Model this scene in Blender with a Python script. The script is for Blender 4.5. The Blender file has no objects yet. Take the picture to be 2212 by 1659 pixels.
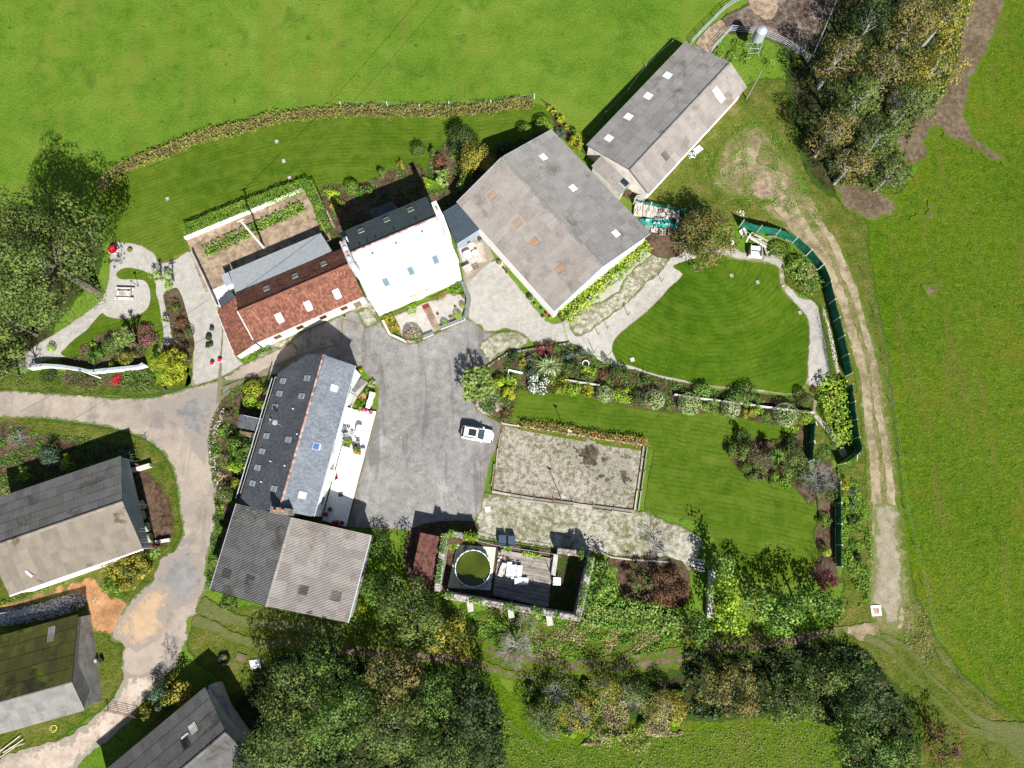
import bpy, bmesh, math, random
import numpy as np
from mathutils import Vector, Matrix, noise as mnoise
from mathutils.geometry import delaunay_2d_cdt

scene = bpy.context.scene
COL = scene.collection
rng = np.random.default_rng(7)
random.seed(7)

# ------------------------------------------------------------------ camera
W = 2212.0
CX, CY = 1106.0, 829.5
LENS = 24.6
FPX = LENS / 36.0 * W
H = 96.0
TILT = math.radians(12.4)
cam_d = bpy.data.cameras.new('drone_camera')
cam_d.sensor_width = 36.0
cam_d.lens = LENS
cam_d.clip_start = 1.0
cam_d.clip_end = 3000.0
cam = bpy.data.objects.new('drone_camera', cam_d)
COL.objects.link(cam)
cam.location = (0, 0, H)
cam.rotation_euler = (TILT, 0, 0)
scene.camera = cam

# ------------------------------------------------------------------ light
SUN_EL = math.radians(42)
SH = Vector((-0.37, 0.93, 0)).normalized()          # where shadows fall
world = bpy.data.worlds.new('World')
scene.world = world
world.use_nodes = True
wn = world.node_tree
bg = wn.nodes['Background']
sky = wn.nodes.new('ShaderNodeTexSky')
sky.sky_type = 'NISHITA'
sky.sun_disc = False
sky.sun_elevation = SUN_EL
sky.sun_rotation = math.atan2(-SH.x, -SH.y)
wn.links.new(sky.outputs[0], bg.inputs[0])
bg.inputs[1].default_value = 0.05
sun_d = bpy.data.lights.new('sun', 'SUN')
sun_d.energy = 5.0
sun_d.angle = math.radians(0.55)
sun_d.color = (1.0, 0.96, 0.9)
sun = bpy.data.objects.new('sun', sun_d)
COL.objects.link(sun)
sdir = Vector((SH.x * math.cos(SUN_EL), SH.y * math.cos(SUN_EL), -math.sin(SUN_EL)))
sun.rotation_euler = sdir.to_track_quat('-Z', 'Y').to_euler()
sun.location = (30, -60, 70)
vs = scene.view_settings
vs.view_transform = 'Standard'
vs.look = 'None'
vs.exposure = 1.05
vs.gamma = 1.0
vs.use_curve_mapping = False
scene.render.engine = 'CYCLES'

# ------------------------------------------------------------------ survey helpers
RF = Vector((0, math.sin(TILT), -math.cos(TILT)))
RU = Vector((0, math.cos(TILT), math.sin(TILT)))
RR = Vector((1, 0, 0))
def ray(p):
    return RF * FPX + RR * (p[0] - CX) + RU * (CY - p[1])
def G(p, z=0.0):
    d = ray(p)
    t = (H - z) / (-d.z)
    return Vector((d.x * t, d.y * t, z))
def GP(p, o, n):
    """where the sight line through p meets the plane (o, n)"""
    d = ray(p); c = Vector((0, 0, H))
    t = (o - c).dot(n) / d.dot(n)
    return c + d * t
def fr(x0, y0, w, shown=2212.0):
    k = w / shown * 0.548611
    ox, oy = x0 * 0.548611, y0 * 0.548611
    def f(*a):
        if len(a) == 1 and isinstance(a[0], str):
            out = []
            for s in a[0].split():
                x, y = s.split(',')
                out.append((ox + float(x) * k, oy + float(y) * k))
            return out
        return (ox + a[0] * k, oy + a[1] * k)
    return f
t00, t10, t20 = fr(0, 0, 1344), fr(1344, 0, 1344), fr(2688, 0, 1344)
t01, t11, t21 = fr(0, 1008, 1344), fr(1344, 1008, 1344), fr(2688, 1008, 1344)
t02, t12, t22 = fr(0, 2016, 1344), fr(1344, 2016, 1344), fr(2688, 2016, 1344)
z1 = fr(1300, 720, 600); z2 = fr(1400, 1050, 600); z3 = fr(800, 880, 640)
z4 = fr(1100, 1380, 440); z5 = fr(1100, 1700, 440, 1825.0); zp = fr(1720, 2060, 620)
zc = fr(1800, 1320, 800); zr = fr(2440, 760, 800); zb = fr(800, 1900, 700, 2074.0)
ov = fr(0, 0, 4032)
PXM = 0.0635          # metres per survey pixel on the ground

# ------------------------------------------------------------------ materials
class NT:
    def __init__(s, name):
        s.m = bpy.data.materials.new(name); s.m.use_nodes = True
        s.t = s.m.node_tree; s.n = s.t.nodes; s.l = s.t.links
        s.b = s.n['Principled BSDF']
        s.pos = s.n.new('ShaderNodeNewGeometry').outputs['Position']
    def noise(s, scale, detail=4, rough=0.55, dist=0.0, vec=None):
        n = s.n.new('ShaderNodeTexNoise')
        n.inputs['Scale'].default_value = scale
        n.inputs['Detail'].default_value = detail
        n.inputs['Roughness'].default_value = rough
        n.inputs['Distortion'].default_value = dist
        s.l.new(vec if vec is not None else s.pos, n.inputs['Vector'])
        return n.outputs['Fac']
    def math(s, op, a, b=None, clamp=False):
        n = s.n.new('ShaderNodeMath'); n.operation = op; n.use_clamp = clamp
        for i, v in enumerate((a, b)):
            if v is None: continue
            if isinstance(v, (int, float)): n.inputs[i].default_value = v
            else: s.l.new(v, n.inputs[i])
        return n.outputs[0]
    def rng(s, v, a, b, c=0.0, d=1.0):
        n = s.n.new('ShaderNodeMapRange'); n.interpolation_type = 'SMOOTHSTEP'
        s.l.new(v, n.inputs[0])
        for i, q in enumerate((a, b, c, d)): n.inputs[i + 1].default_value = q
        return n.outputs[0]
    def ramp(s, v, cols, lo=0.0, hi=1.0):
        n = s.n.new('ShaderNodeValToRGB')
        el = n.color_ramp.elements
        k = len(cols)
        while len(el) < k: el.new(0.5)
        for i, c in enumerate(cols):
            el[i].position = lo + (hi - lo) * i / max(1, k - 1)
            el[i].color = (c[0], c[1], c[2], 1)
        s.l.new(v, n.inputs[0])
        return n.outputs[0]
    def mix(s, f, a, b, mode='MIX'):
        n = s.n.new('ShaderNodeMix'); n.data_type = 'RGBA'; n.blend_type = mode
        if isinstance(f, (int, float)): n.inputs[0].default_value = f
        else: s.l.new(f, n.inputs[0])
        for i, v in ((6, a), (7, b)):
            if isinstance(v, tuple): n.inputs[i].default_value = (v[0], v[1], v[2], 1)
            else: s.l.new(v, n.inputs[i])
        return n.outputs[2]
    def attr(s, name):
        n = s.n.new('ShaderNodeAttribute'); n.attribute_name = name
        return n.outputs['Fac']
    def rand(s):
        return s.n.new('ShaderNodeObjectInfo').outputs['Random']
    def col(s, c): 
        if isinstance(c, tuple): s.b.inputs['Base Color'].default_value = (c[0], c[1], c[2], 1)
        else: s.l.new(c, s.b.inputs['Base Color'])
    def bump(s, h, strength=0.5, dist=0.1):
        n = s.n.new('ShaderNodeBump')
        n.inputs['Strength'].default_value = strength
        n.inputs['Distance'].default_value = dist
        s.l.new(h, n.inputs['Height'])
        s.l.new(n.outputs[0], s.b.inputs['Normal'])
    def fin(s, rough=0.9, spec=0.2, metal=0.0):
        s.b.inputs['Roughness'].default_value = rough
        s.b.inputs['Specular IOR Level'].default_value = spec
        s.b.inputs['Metallic'].default_value = metal
        return s.m

def ground_mat(name, cols, big=0.06, mid=0.5, fine=3.0, wts=(0.4, 0.35, 0.25), lo=0.3, hi=0.7,
               spots=(), edge=None, stripe=None, bump=(1.5, 0.5, 0.15), rough=0.95, streak=None):
    s = NT(name)
    f = s.math('ADD', s.math('MULTIPLY', s.noise(big, 3), wts[0]),
               s.math('ADD', s.math('MULTIPLY', s.noise(mid, 4, 0.6), wts[1]),
                      s.math('MULTIPLY', s.noise(fine, 3, 0.7), wts[2])))
    f = s.math('ADD', s.math('MULTIPLY', s.math('SUBTRACT', f, 0.5), 2.1), 0.5)
    c = s.ramp(f, cols, lo, hi)
    for (col, sc, th, soft, amt) in spots:
        m = s.rng(s.noise(sc, 6, 0.65, 0.3), th, th + soft, 0, amt)
        c = s.mix(m, c, col)
    if stripe:
        per, amt, dark, light = stripe
        st = s.attr('s')
        wob = s.math('MULTIPLY', s.noise(0.25, 2), 0.9)
        w = s.math('SINE', s.math('MULTIPLY', s.math('ADD', st, wob), 2 * math.pi / per))
        brk = s.noise(0.5, 4, 0.6)
        m = s.math('MULTIPLY', s.rng(w, 0.0, 0.9), s.math('MULTIPLY', s.rng(brk, 0.35, 0.65), amt))
        c = s.mix(m, c, dark)
        w2 = s.math('SINE', s.math('MULTIPLY', s.math('ADD', st, wob), 2 * math.pi / (per * 4.1)))
        m2 = s.math('MULTIPLY', s.rng(w2, 0.0, 1.0), s.math('MULTIPLY', s.rng(s.noise(0.3, 3), 0.4, 0.6), amt * 0.8))
        c = s.mix(m2, c, light)
    if streak:
        mp = s.n.new('ShaderNodeMapping'); mp.inputs['Scale'].default_value = (1.0, .14, 1); mp.inputs['Rotation'].default_value = (0, 0, streak[3] if len(streak) > 3 else .1); s.l.new(s.pos, mp.inputs[0])
        c = s.mix(s.rng(s.noise(streak[1], 5, .65, .3, mp.outputs[0]), .54, .62, 0, streak[2]), c, streak[0])
        if len(streak) < 5:
            v = s.n.new('ShaderNodeTexVoronoi'); v.feature = 'DISTANCE_TO_EDGE'; v.inputs['Scale'].default_value = .35
            wv = s.n.new('ShaderNodeMixRGB'); wv.blend_type = 'LINEAR_LIGHT'; wv.inputs[0].default_value = .9; s.l.new(s.pos, wv.inputs[1])
            nn = s.n.new('ShaderNodeTexNoise'); nn.inputs['Scale'].default_value = 1.1; nn.inputs['Detail'].default_value = 5; s.l.new(s.pos, nn.inputs['Vector']); s.l.new(nn.outputs['Color'], wv.inputs[2])
            s.l.new(wv.outputs[0], v.inputs['Vector'])
            ck = s.math('MULTIPLY', s.rng(v.outputs['Distance'], .0, .035, 1, 0), s.rng(s.noise(.25, 3), .45, .6, 0, streak[2] * .8))
            c = s.mix(ck, c, streak[0])
    if edge:
        col, wd = edge
        d = s.attr('d')
        nz = s.math('MULTIPLY', s.math('SUBTRACT', s.noise(1.2, 6, 0.7), 0.33), wd * 3.2)
        m = s.rng(s.math('SUBTRACT', nz, d), -wd * 0.15, wd * 0.25)
        c = s.mix(m, c, col)
    s.col(c)
    if bump:
        s.bump(s.noise(bump[0], 6, 0.75), bump[1], bump[2])
    return s.fin(rough, 0.0)

def leaf_mat(name, cols, trans=0.15, patch=0.6):
    s = NT(name)
    t = s.attr('t')
    f = s.math('ADD', s.math('MULTIPLY', t, 0.62), s.math('MULTIPLY', s.rng(s.noise(patch, 3), 0.3, 0.7), 0.38))
    c = s.ramp(f, cols, 0.05, 0.95)
    s.col(c)
    m = s.fin(0.6, 0.25)
    tr = s.n.new('ShaderNodeBsdfTranslucent'); s.l.new(c, tr.inputs[0])
    mx = s.n.new('ShaderNodeMixShader'); mx.inputs[0].default_value = trans
    s.l.new(s.b.outputs[0], mx.inputs[1]); s.l.new(tr.outputs[0], mx.inputs[2])
    s.l.new(mx.outputs[0], s.n['Material Output'].inputs[0])
    return m

def simple(name, cols, scale=2.0, rough=0.7, spec=0.3, metal=0.0, bump=None, rnd=0.0, lo=0.3, hi=0.7, stain=None, fine=None, tattr=0.0):
    """plain surface: noise between colours, optional stains, per-piece variation"""
    s = NT(name)
    if isinstance(cols, tuple): cols = [tuple(x * 0.85 for x in cols), tuple(min(1, x * 1.12) for x in cols)]
    f = s.noise(scale, 5, 0.6)
    if fine: f = s.math('ADD', s.math('MULTIPLY', f, 0.6), s.math('MULTIPLY', s.noise(fine, 4, 0.7), 0.4))
    if rnd: f = s.math('ADD', f, s.math('MULTIPLY', s.math('SUBTRACT', s.rand(), 0.5), rnd))
    if tattr: f = s.math('ADD', f, s.math('MULTIPLY', s.math('SUBTRACT', s.attr('t'), 0.5), tattr))
    c = s.ramp(f, cols, lo, hi)
    for st in (stain or ()):
        col, sc, th, soft, amt = st
        c = s.mix(s.rng(s.noise(sc, 7, 0.7, 0.4), th, th + soft, 0, amt), c, col)
    s.col(c)
    if bump: s.bump(s.noise(bump[0], 5, 0.7), bump[1], bump[2])
    return s.fin(rough, spec, metal)

M = {}
# ---- ground
M['meadow'] = ground_mat('meadow_grass', [(0.043, 0.097, 0.010), (0.073, 0.138, 0.013), (0.098, 0.165, 0.018), (0.135, 0.190, 0.034)], 0.045, 0.30, 3.2,
                         (0.30, 0.30, 0.40), 0.25, 0.75, spots=[((0.023, 0.073, 0.008), 0.55, 0.60, 0.10, 0.7), ((0.156, 0.150, 0.046), 0.7, 0.60, 0.15, 0.45), ((0.083, 0.060, 0.026), 4.0, 0.71, 0.06, 0.6), ((0.138, 0.163, 0.026), 0.09, 0.5, 0.2, 0.5), ((0.032, 0.086, 0.009), 0.16, 0.56, 0.12, 0.5)],
                         bump=(2.6, 0.8, 0.2), streak=((0.120, 0.142, 0.023), .3, .35, .5, 0))
M['pasture'] = ground_mat('pasture_grass', [(0.037, 0.083, 0.005), (0.064, 0.128, 0.006), (0.094, 0.158, 0.009), (0.150, 0.182, 0.019)], 0.05, 0.9, 3.0,
                          (0.22, 0.36, 0.42), 0.25, 0.75, spots=[((0.016, 0.047, 0.005), 1.6, 0.57, 0.12, 0.75), ((0.135, 0.109, 0.030), 1.0, 0.62, 0.12, 0.5), ((0.153, 0.148, 0.015), 0.12, 0.52, 0.15, 0.5)],
                          bump=(2.4, 1.0, 0.45), streak=((0.144, 0.129, 0.030), .35, .4, -.25, 0))
M['rough'] = ground_mat('rough_grass', [(0.039, 0.066, 0.010), (0.076, 0.110, 0.014), (0.121, 0.137, 0.026), (0.192, 0.163, 0.058)], 0.12, 0.6, 3.0,
                        (0.25, 0.35, 0.4), 0.25, 0.75, spots=[((0.194, 0.148, 0.077), 0.6, 0.56, 0.14, 0.7), ((0.016, 0.040, 0.007), 1.4, 0.62, 0.1, 0.7)],
                        edge=((0.057, 0.104, 0.013), 0.6), bump=(3.0, 1.0, 0.4))
LG = [(.033, .070, .005), (.051, .093, .007), (.071, .112, .010), (.098, .134, .018)]
M['lawn_a'] = ground_mat('mown_lawn', LG, 0.08, 0.6, 4.0, (0.35, 0.3, 0.35), 0.25, 0.75, spots=[((0.112, 0.117, 0.030), 0.5, 0.6, 0.15, 0.55), ((0.024, 0.055, 0.006), 0.35, 0.6, 0.15, 0.5)],
                         stripe=(0.62, 0.55, (0.024, 0.055, 0.005), (0.088, 0.121, 0.018)), bump=(5.0, 0.4, 0.08), edge=((0.080, 0.090, 0.024), 0.18))
M['lawn_b'] = ground_mat('mown_lawn_deep', [(0.027, 0.064, 0.004), (0.041, 0.086, 0.005), (0.059, 0.108, 0.007), (0.085, 0.129, 0.012)], 0.10, 0.6, 4.0, (0.35, 0.3, 0.35), 0.25, 0.75, spots=[((0.128, 0.129, 0.033), 0.35, 0.62, 0.12, 0.6)],
                         stripe=(0.66, 0.5, (0.017, 0.047, 0.004), (0.072, 0.106, 0.012)), bump=(5.0, 0.4, 0.08), edge=((0.111, 0.084, 0.036), 0.12))
M['asphalt'] = ground_mat('yard_asphalt', [(0.097, 0.094, 0.089), (0.160, 0.155, 0.148), (0.218, 0.213, 0.204), (0.291, 0.286, 0.272)], 0.09, 0.9, 6.0, (0.3, 0.34, 0.36), 0.2, 0.8,
                          spots=[((.11, .108, .10), 0.35, 0.60, 0.04, 0.45), ((.33, .325, .31), 0.25, 0.60, 0.05, 0.45), ((.09, .085, .07), 1.8, 0.63, 0.03, 0.6), ((.34, .33, .31), 4.0, 0.64, 0.05, 0.5)],
                          edge=((.15, .13, .085), 0.45), bump=(9, 0.3, 0.03), streak=((.085, .083, .078), .5, .5))
M['road'] = ground_mat('road_worn', [(.17, .145, .125), (.235, .20, .17), (.30, .255, .21), (.34, .29, .24)], 0.08, 0.4, 6.0, (0.38, 0.32, 0.3), 0.22, 0.78,
                       spots=[((.15, .14, .14), 0.22, 0.57, 0.14, 0.75), ((.36, .24, .13), 0.16, 0.64, 0.10, 0.35)], edge=((.10, .12, .05), 0.5), bump=(9, 0.3, 0.03), streak=((.15, .135, .12), .4, .35, .3))
M['road_grey'] = ground_mat('road_grey_patch', [(.12, .118, .115), (.175, .17, .165), (.22, .215, .205)], 0.2, 0.8, 6.0, (0.35, 0.35, 0.3), 0.25, 0.75, edge=((.225, .195, .17), 2.2), bump=(9, 0.3, 0.03))
M['road_orange'] = ground_mat('road_clay_dust', [(.25, .185, .12), (.34, .245, .155), (.40, .29, .19)], 0.2, 0.7, 6.0, (0.35, 0.35, 0.3), 0.25, 0.75, spots=[((.2, .17, .15), .35, .58, .15, .7)], edge=((.235, .20, .17), 1.6), bump=(9, 0.3, 0.03))
M['concrete_road'] = ground_mat('pale_concrete_track', [(0.276, 0.224, 0.185), (0.368, 0.304, 0.252), (0.432, 0.370, 0.311)], 0.15, 0.5, 6.0, (0.4, 0.35, 0.25), 0.34, 0.66,
                       spots=[((.2, .17, .13), 0.5, 0.60, 0.12, 0.5)], edge=((.22, .19, .155), 1.5), bump=(9, 0.3, 0.03))
M['verge_dry'] = ground_mat('dry_verge', [(0.067, 0.092, 0.018), (0.123, 0.132, 0.040), (0.190, 0.163, 0.080), (0.257, 0.216, 0.132)], 0.12, 0.7, 3.5, (0.25, 0.4, 0.35), 0.25, 0.75, edge=((0.081, 0.123, 0.018), 1.1), bump=(4, 1.0, 0.2))
M['gravel'] = ground_mat('pale_gravel', [(.19, .178, .155), (.275, .262, .235), (.34, .327, .30), (.42, .405, .375)], 0.12, 1.2, 9.0, (0.25, 0.3, 0.45), 0.2, 0.8,
                         spots=[((.20, .18, .11), 0.7, 0.64, 0.12, 0.4)], edge=((.19, .17, .10), 0.25), bump=(14, 0.7, 0.05))
M['gravel_mossy'] = ground_mat('mossy_gravel', [(.115, .115, .055), (.19, .18, .12), (.28, .27, .215), (.38, .37, .32)], 0.15, 1.4, 8.0, (0.25, 0.4, 0.35), 0.35, 0.64,
                         spots=[((.09, .12, .03), 1.2, 0.58, 0.10, 0.6), ((.40, .385, .33), 0.25, 0.58, 0.12, 0.6)], edge=((.10, .12, .045), 0.5), bump=(9, 0.8, 0.08))
M['court'] = ground_mat('court_gravel', [(0.113, 0.103, 0.064), (0.190, 0.172, 0.133), (0.268, 0.247, 0.201), (0.338, 0.317, 0.266)], 0.12, 1.6, 7.0, (0.2, 0.4, 0.4), 0.36, 0.63,
                         spots=[((.11, .12, .035), 1.1, 0.57, 0.08, 0.65), ((.09, .075, .05), .4, .62, .05, .6), ((.45, .43, .37), 0.2, 0.6, 0.1, 0.6)], edge=((.17, .11, .075), 0.35), bump=(7, 1.0, 0.1))
M['humus'] = ground_mat('dark_humus', [(.03, .024, .016), (.07, .058, .04), (.12, .10, .07)], 0.3, 1.6, 6.0, (0.3, 0.4, 0.3), 0.35, 0.65, edge=((.22, .21, .165), 0.9), bump=(5, 0.8, 0.1))
M['track'] = ground_mat('track_dirt', [(0.129, 0.102, 0.055), (0.189, 0.154, 0.093), (0.245, 0.205, 0.132), (0.305, 0.260, 0.175)], 0.2, 0.9, 8.0, (0.3, 0.35, 0.35), 0.34, 0.66,
                        spots=[((.09, .11, .03), 0.9, 0.64, 0.12, 0.6)], edge=((.11, .125, .04), 0.14), bump=(9, 0.7, 0.06))
M['dirt'] = ground_mat('brown_dirt', [(.075, .055, .035), (.12, .09, .06), (.17, .135, .09)], 0.2, 1.5, 7.0, (0.3, 0.35, 0.35), 0.35, 0.65,
                       spots=[((.06, .09, .018), 0.8, 0.62, 0.12, 0.6)], edge=((.072, .115, .010), 0.8), bump=(6, 1.0, 0.12))
M['worn'] = ground_mat('worn_grass', [(0.072, 0.106, 0.018), (0.112, 0.124, 0.043), (0.144, 0.133, 0.065)], 0.2, 1.5, 5.0, (0.3, 0.35, 0.35), 0.25, 0.75, edge=((.085, .115, .022), 0.3), bump=(5, 1.0, 0.2))
M['track_wide'] = ground_mat('track_gravel', [(0.144, 0.126, 0.084), (0.207, 0.180, 0.128), (0.261, 0.234, 0.172), (0.315, 0.288, 0.220)], 0.2, 0.9, 6.0, (0.3, 0.35, 0.35), 0.22, 0.78, spots=[((.12, .13, .05), 0.7, 0.58, 0.10, 0.6)], edge=((.12, .14, .05), 0.9), bump=(9, 0.7, 0.06), streak=((.20, .17, .11), .4, .5, .05, 0))
M['orange_dirt'] = ground_mat('orange_dirt', [(.22, .12, .06), (.34, .18, .085), (.43, .25, .13)], 0.2, 0.9, 7.0, (0.35, 0.35, 0.3), 0.34, 0.66,
                       spots=[((.13, .11, .05), 0.8, 0.58, 0.12, 0.6)], edge=((.10, .10, .035), 0.5), bump=(6, 0.8, 0.1))
M['bed'] = ground_mat('bed_soil', [(.035, .022, .014), (.075, .048, .032), (.125, .085, .058)], 0.3, 1.5, 7.0, (0.3, 0.35, 0.35), 0.35, 0.65,
                      spots=[((.045, .065, .015), 1.3, 0.55, 0.12, 0.7)], edge=((.06, .07, .02), 0.3), bump=(6, 1.0, 0.12))
M['pen'] = ground_mat('trampled_mud', [(.045, .032, .026), (.085, .062, .05), (.14, .11, .09), (.22, .18, .14)], 0.25, 1.2, 6.0, (0.35, 0.35, 0.3), 0.34, 0.66, edge=((.05, .07, .02), 0.6), bump=(5, 1.0, 0.15))
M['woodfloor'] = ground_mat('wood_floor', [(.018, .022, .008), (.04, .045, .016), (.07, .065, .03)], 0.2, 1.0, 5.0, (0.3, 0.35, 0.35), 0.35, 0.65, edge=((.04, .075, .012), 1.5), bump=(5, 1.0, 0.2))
M['soil_pale'] = ground_mat('pale_soil', [(.15, .11, .075), (.24, .18, .125), (.32, .25, .18)], 0.3, 1.2, 6.0, (0.3, 0.35, 0.35), 0.34, 0.66, bump=(6, 0.8, 0.08), spots=[((.08, .07, .05), 0.9, .55, .1, .6)])
# ---- building materials
def corr(name, cols, stain):
    return simple(name, cols, 0.9, 0.9, 0.15, bump=(14, 0.35, 0.02), rnd=0.26, stain=stain, fine=5, tattr=0.5, lo=.15, hi=.85)
M['fibro'] = corr('fibre_cement', [(.13, .125, .12), (.19, .183, .175), (.25, .243, .233)], [((.07, .065, .055), 0.3, 0.53, 0.14, 0.6), ((.25, .235, .21), .6, .58, .1, .5), ((.33, .315, .29), 6.0, 0.66, 0.1, 0.6)])
M['fibro_warm'] = corr('fibre_cement_lichen', [(.15, .135, .125), (.22, .20, .185), (.29, .268, .25)], [((.10, .085, .07), 0.35, 0.53, 0.14, 0.6), ((.24, .15, .06), 0.35, 0.62, 0.08, 0.6), ((.36, .34, .31), 5.0, 0.66, 0.1, 0.5)])
M['fibro_dark'] = corr('fibre_cement_dark', [(.075, .075, .073), (.115, .113, .11), (.165, .163, .16)], [((.05, .045, .03), 0.3, 0.53, 0.12, 0.7), ((.14, .09, .04), .5, .62, .08, .6), ((.23, .23, .22), 4.0, 0.66, 0.1, 0.5)])
M['fibro_left'] = corr('fibre_cement_ochre', [(.125, .11, .088), (.185, .16, .13), (.25, .22, .18)], [((.05, .042, .018), 0.22, 0.56, 0.08, 0.75), ((.22, .14, .055), 0.5, 0.62, 0.1, 0.45)])
M['fibro_moss'] = corr('mossy_fibre_cement', [(.03, .028, .016), (.05, .052, .014), (.08, .085, .018)], [((.075, .105, .012), 0.5, 0.52, 0.12, 0.8), ((.018, .016, .012), 0.25, 0.56, 0.08, 0.8)])
M['skylight'] = simple('translucent_sheet', (.80, .82, .84), 3, 0.35, 0.4)
M['skylight_brown'] = simple('aged_translucent_sheet', [(.17, .10, .06), (.30, .19, .11)], 3, 0.7, 0.2)
M['skylight_dark'] = simple('dark_translucent_sheet', (.06, .058, .055), 3, 0.6, 0.3)
M['slate_pale'] = simple('slate_sunlit', [(.085, .10, .12), (.125, .145, .17), (.17, .19, .215)], 0.5, 0.55, 0.4, stain=[((.06, .065, .075), 0.7, 0.58, 0.15, 0.6)], tattr=0.3, fine=6)  # paler copy of the dark slate, with sunlight put into its colour
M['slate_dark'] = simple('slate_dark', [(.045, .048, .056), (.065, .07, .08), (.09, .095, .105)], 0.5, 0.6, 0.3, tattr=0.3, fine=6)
M['glare_slate'] = simple('slate_painted_glare', [(.19, .195, .21), (.23, .235, .25), (.28, .285, .30)], 0.35, 0.39, 0.8, tattr=0.2, fine=5)  # same dark slate as the north slope, lightened to paint in sun glare
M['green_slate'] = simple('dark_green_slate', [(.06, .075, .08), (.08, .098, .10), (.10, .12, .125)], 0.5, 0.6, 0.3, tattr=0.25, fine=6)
M['red_tile'] = simple('red_clay_tile', [(.07, .034, .026), (.13, .052, .034), (.19, .078, .050), (.28, .135, .085)], 0.7, 0.8, 0.2, tattr=0.42, fine=3, lo=0.22, hi=0.85, stain=[((.06, .04, .035), 0.4, 0.60, 0.15, 0.5)], bump=(20, 0.3, 0.02))
M['brown_tile'] = simple('brown_clay_tile', [(.06, .028, .024), (.11, .045, .036), (.16, .07, .052)], 1.0, 0.8, 0.2, tattr=0.5, fine=3, lo=0.2, hi=0.8)
M['ridge_tile'] = simple('terracotta_ridge', [(.17, .09, .07), (.28, .175, .15), (.38, .30, .27)], 2.0, 0.8, 0.2, rnd=0.4, tattr=0.4)
M['white_wall'] = simple('white_render', [(.74, .72, .69), (.82, .81, .79)], 0.8, 0.85, 0.2)
M['cream_wall'] = simple('cream_render', [(.48, .44, .38), (.62, .58, .52), (.70, .67, .61)], 1.0, 0.9, 0.2, stain=[((.25, .22, .16), 0.8, 0.62, 0.1, 0.6)])
M['grey_wall'] = simple('grey_block_wall', [(.20, .19, .18), (.32, .31, .29), (.42, .41, .39)], 0.8, 0.9, 0.2, bump=(6, 0.4, 0.03))
M['blue_clad'] = simple('blue_grey_cladding', [(.17, .215, .25), (.24, .29, .33)], 1.0, 0.5, 0.4)
M['blue_metal'] = simple('slate_blue_metal', [(.030, .044, .06), (.042, .06, .08)], 1.0, 0.65, 0.3)
M['zinc'] = simple('zinc', [(.38, .42, .46), (.50, .54, .58)], 2.0, 0.4, 0.5, metal=0.4)
M['white_paint'] = simple('white_paint', (.78, .78, .77), 2.0, 0.5, 0.4)
M['glass_blue'] = simple('rooflight_glass_blue', (.09, .15, .18), 2.0, 0.04, 0.6)
M['glass_white'] = simple('white_pane', (.80, .80, .80), 2.0, 0.3, 0.5)
M['glass_green'] = simple('rooflight_glass_green', (.12, .19, .05), 2.0, 0.04, 0.5)
M['glass_grey'] = simple('rooflight_glass_grey', (.20, .23, .20), 2.0, 0.04, 0.5)
M['glass_deep'] = simple('rooflight_glass_deep_blue', (.06, .12, .26), 2.0, 0.04, 0.6)
M['glass_car'] = simple('car_glass', (.035, .06, .068), 2.0, 0.05, 0.6)
M['frame_grey'] = simple('grey_frame', (.26, .28, .29), 2.0, 0.5, 0.4)
M['shutter_green'] = simple('pale_green_paint', (.42, .62, .48), 2.0, 0.6, 0.3)
M['glass_dark'] = simple('dark_glass', (.02, .025, .03), 2.0, 0.1, 0.6)
M['polycarb'] = simple('weathered_glass_roof', [(.13, .17, .19), (.20, .25, .27), (.30, .35, .36), (.40, .42, .38)], 0.8, 0.45, 0.4, rnd=1.1, fine=3)
M['wood_grey'] = simple('weathered_wood', [(.14, .125, .105), (.24, .22, .19), (.36, .33, .29)], 1.2, 0.9, 0.15, rnd=0.35, fine=8)
M['wood_pale'] = simple('pale_timber', [(.34, .30, .25), (.50, .46, .41), (.62, .59, .55)], 1.2, 0.85, 0.2, rnd=0.35, fine=8)
M['wood_brown'] = simple('brown_timber', [(.10, .07, .045), (.19, .14, .09)], 1.2, 0.9, 0.15, rnd=0.3)
M['stone'] = simple('field_stone', [(.13, .12, .105), (.22, .205, .18), (.34, .32, .285)], 2.0, 0.9, 0.2, rnd=0.45, bump=(9, 0.6, 0.04), stain=[((.08, .10, .03), 1.2, 0.60, 0.1, 0.6)])
M['crazy'] = simple('flagstone', [(.15, .13, .125), (.22, .19, .18), (.31, .28, .26)], 2.0, 0.8, 0.2, rnd=0.4)
M['mortar'] = simple('pale_mortar', (.46, .43, .40), 3.0, 0.9, 0.2, bump=(10, .4, .02))
M['granite'] = simple('pale_granite', [(.42, .39, .35), (.55, .52, .48)], 3.0, 0.8, 0.3, rnd=0.3)
M['concrete'] = simple('concrete', [(.30, .29, .27), (.44, .43, .40)], 1.5, 0.9, 0.2, stain=[((.12, .11, .09), 0.9, .58, .12, .6)])
M['paver'] = simple('white_paving_tile', [(.62, .61, .60), (.76, .755, .75)], 2.5, 0.6, 0.3, tattr=0.3)
M['slab'] = simple('pool_slab', [(.28, .27, .20), (.42, .41, .32), (.52, .50, .40)], 1.2, 0.85, 0.2, rnd=0.3, stain=[((.06, .05, .035), 0.8, .54, .08, .85)])
M['green_net'] = simple('green_windbreak_net', [(.003, .055, .032), (.008, .11, .065), (.02, .15, .09)], 1.2, 0.75, 0.2)
M['green_tarp'] = simple('turquoise_tarp', [(.01, .20, .16), (.03, .34, .28)], 2.0, 0.5, 0.4)
M['plastic_white'] = simple('white_plastic', (.74, .75, .77), 2.0, 0.4, 0.5)
M['plastic_cream'] = simple('cream_plastic', (.50, .48, .43), 2.0, 0.5, 0.4)
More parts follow.
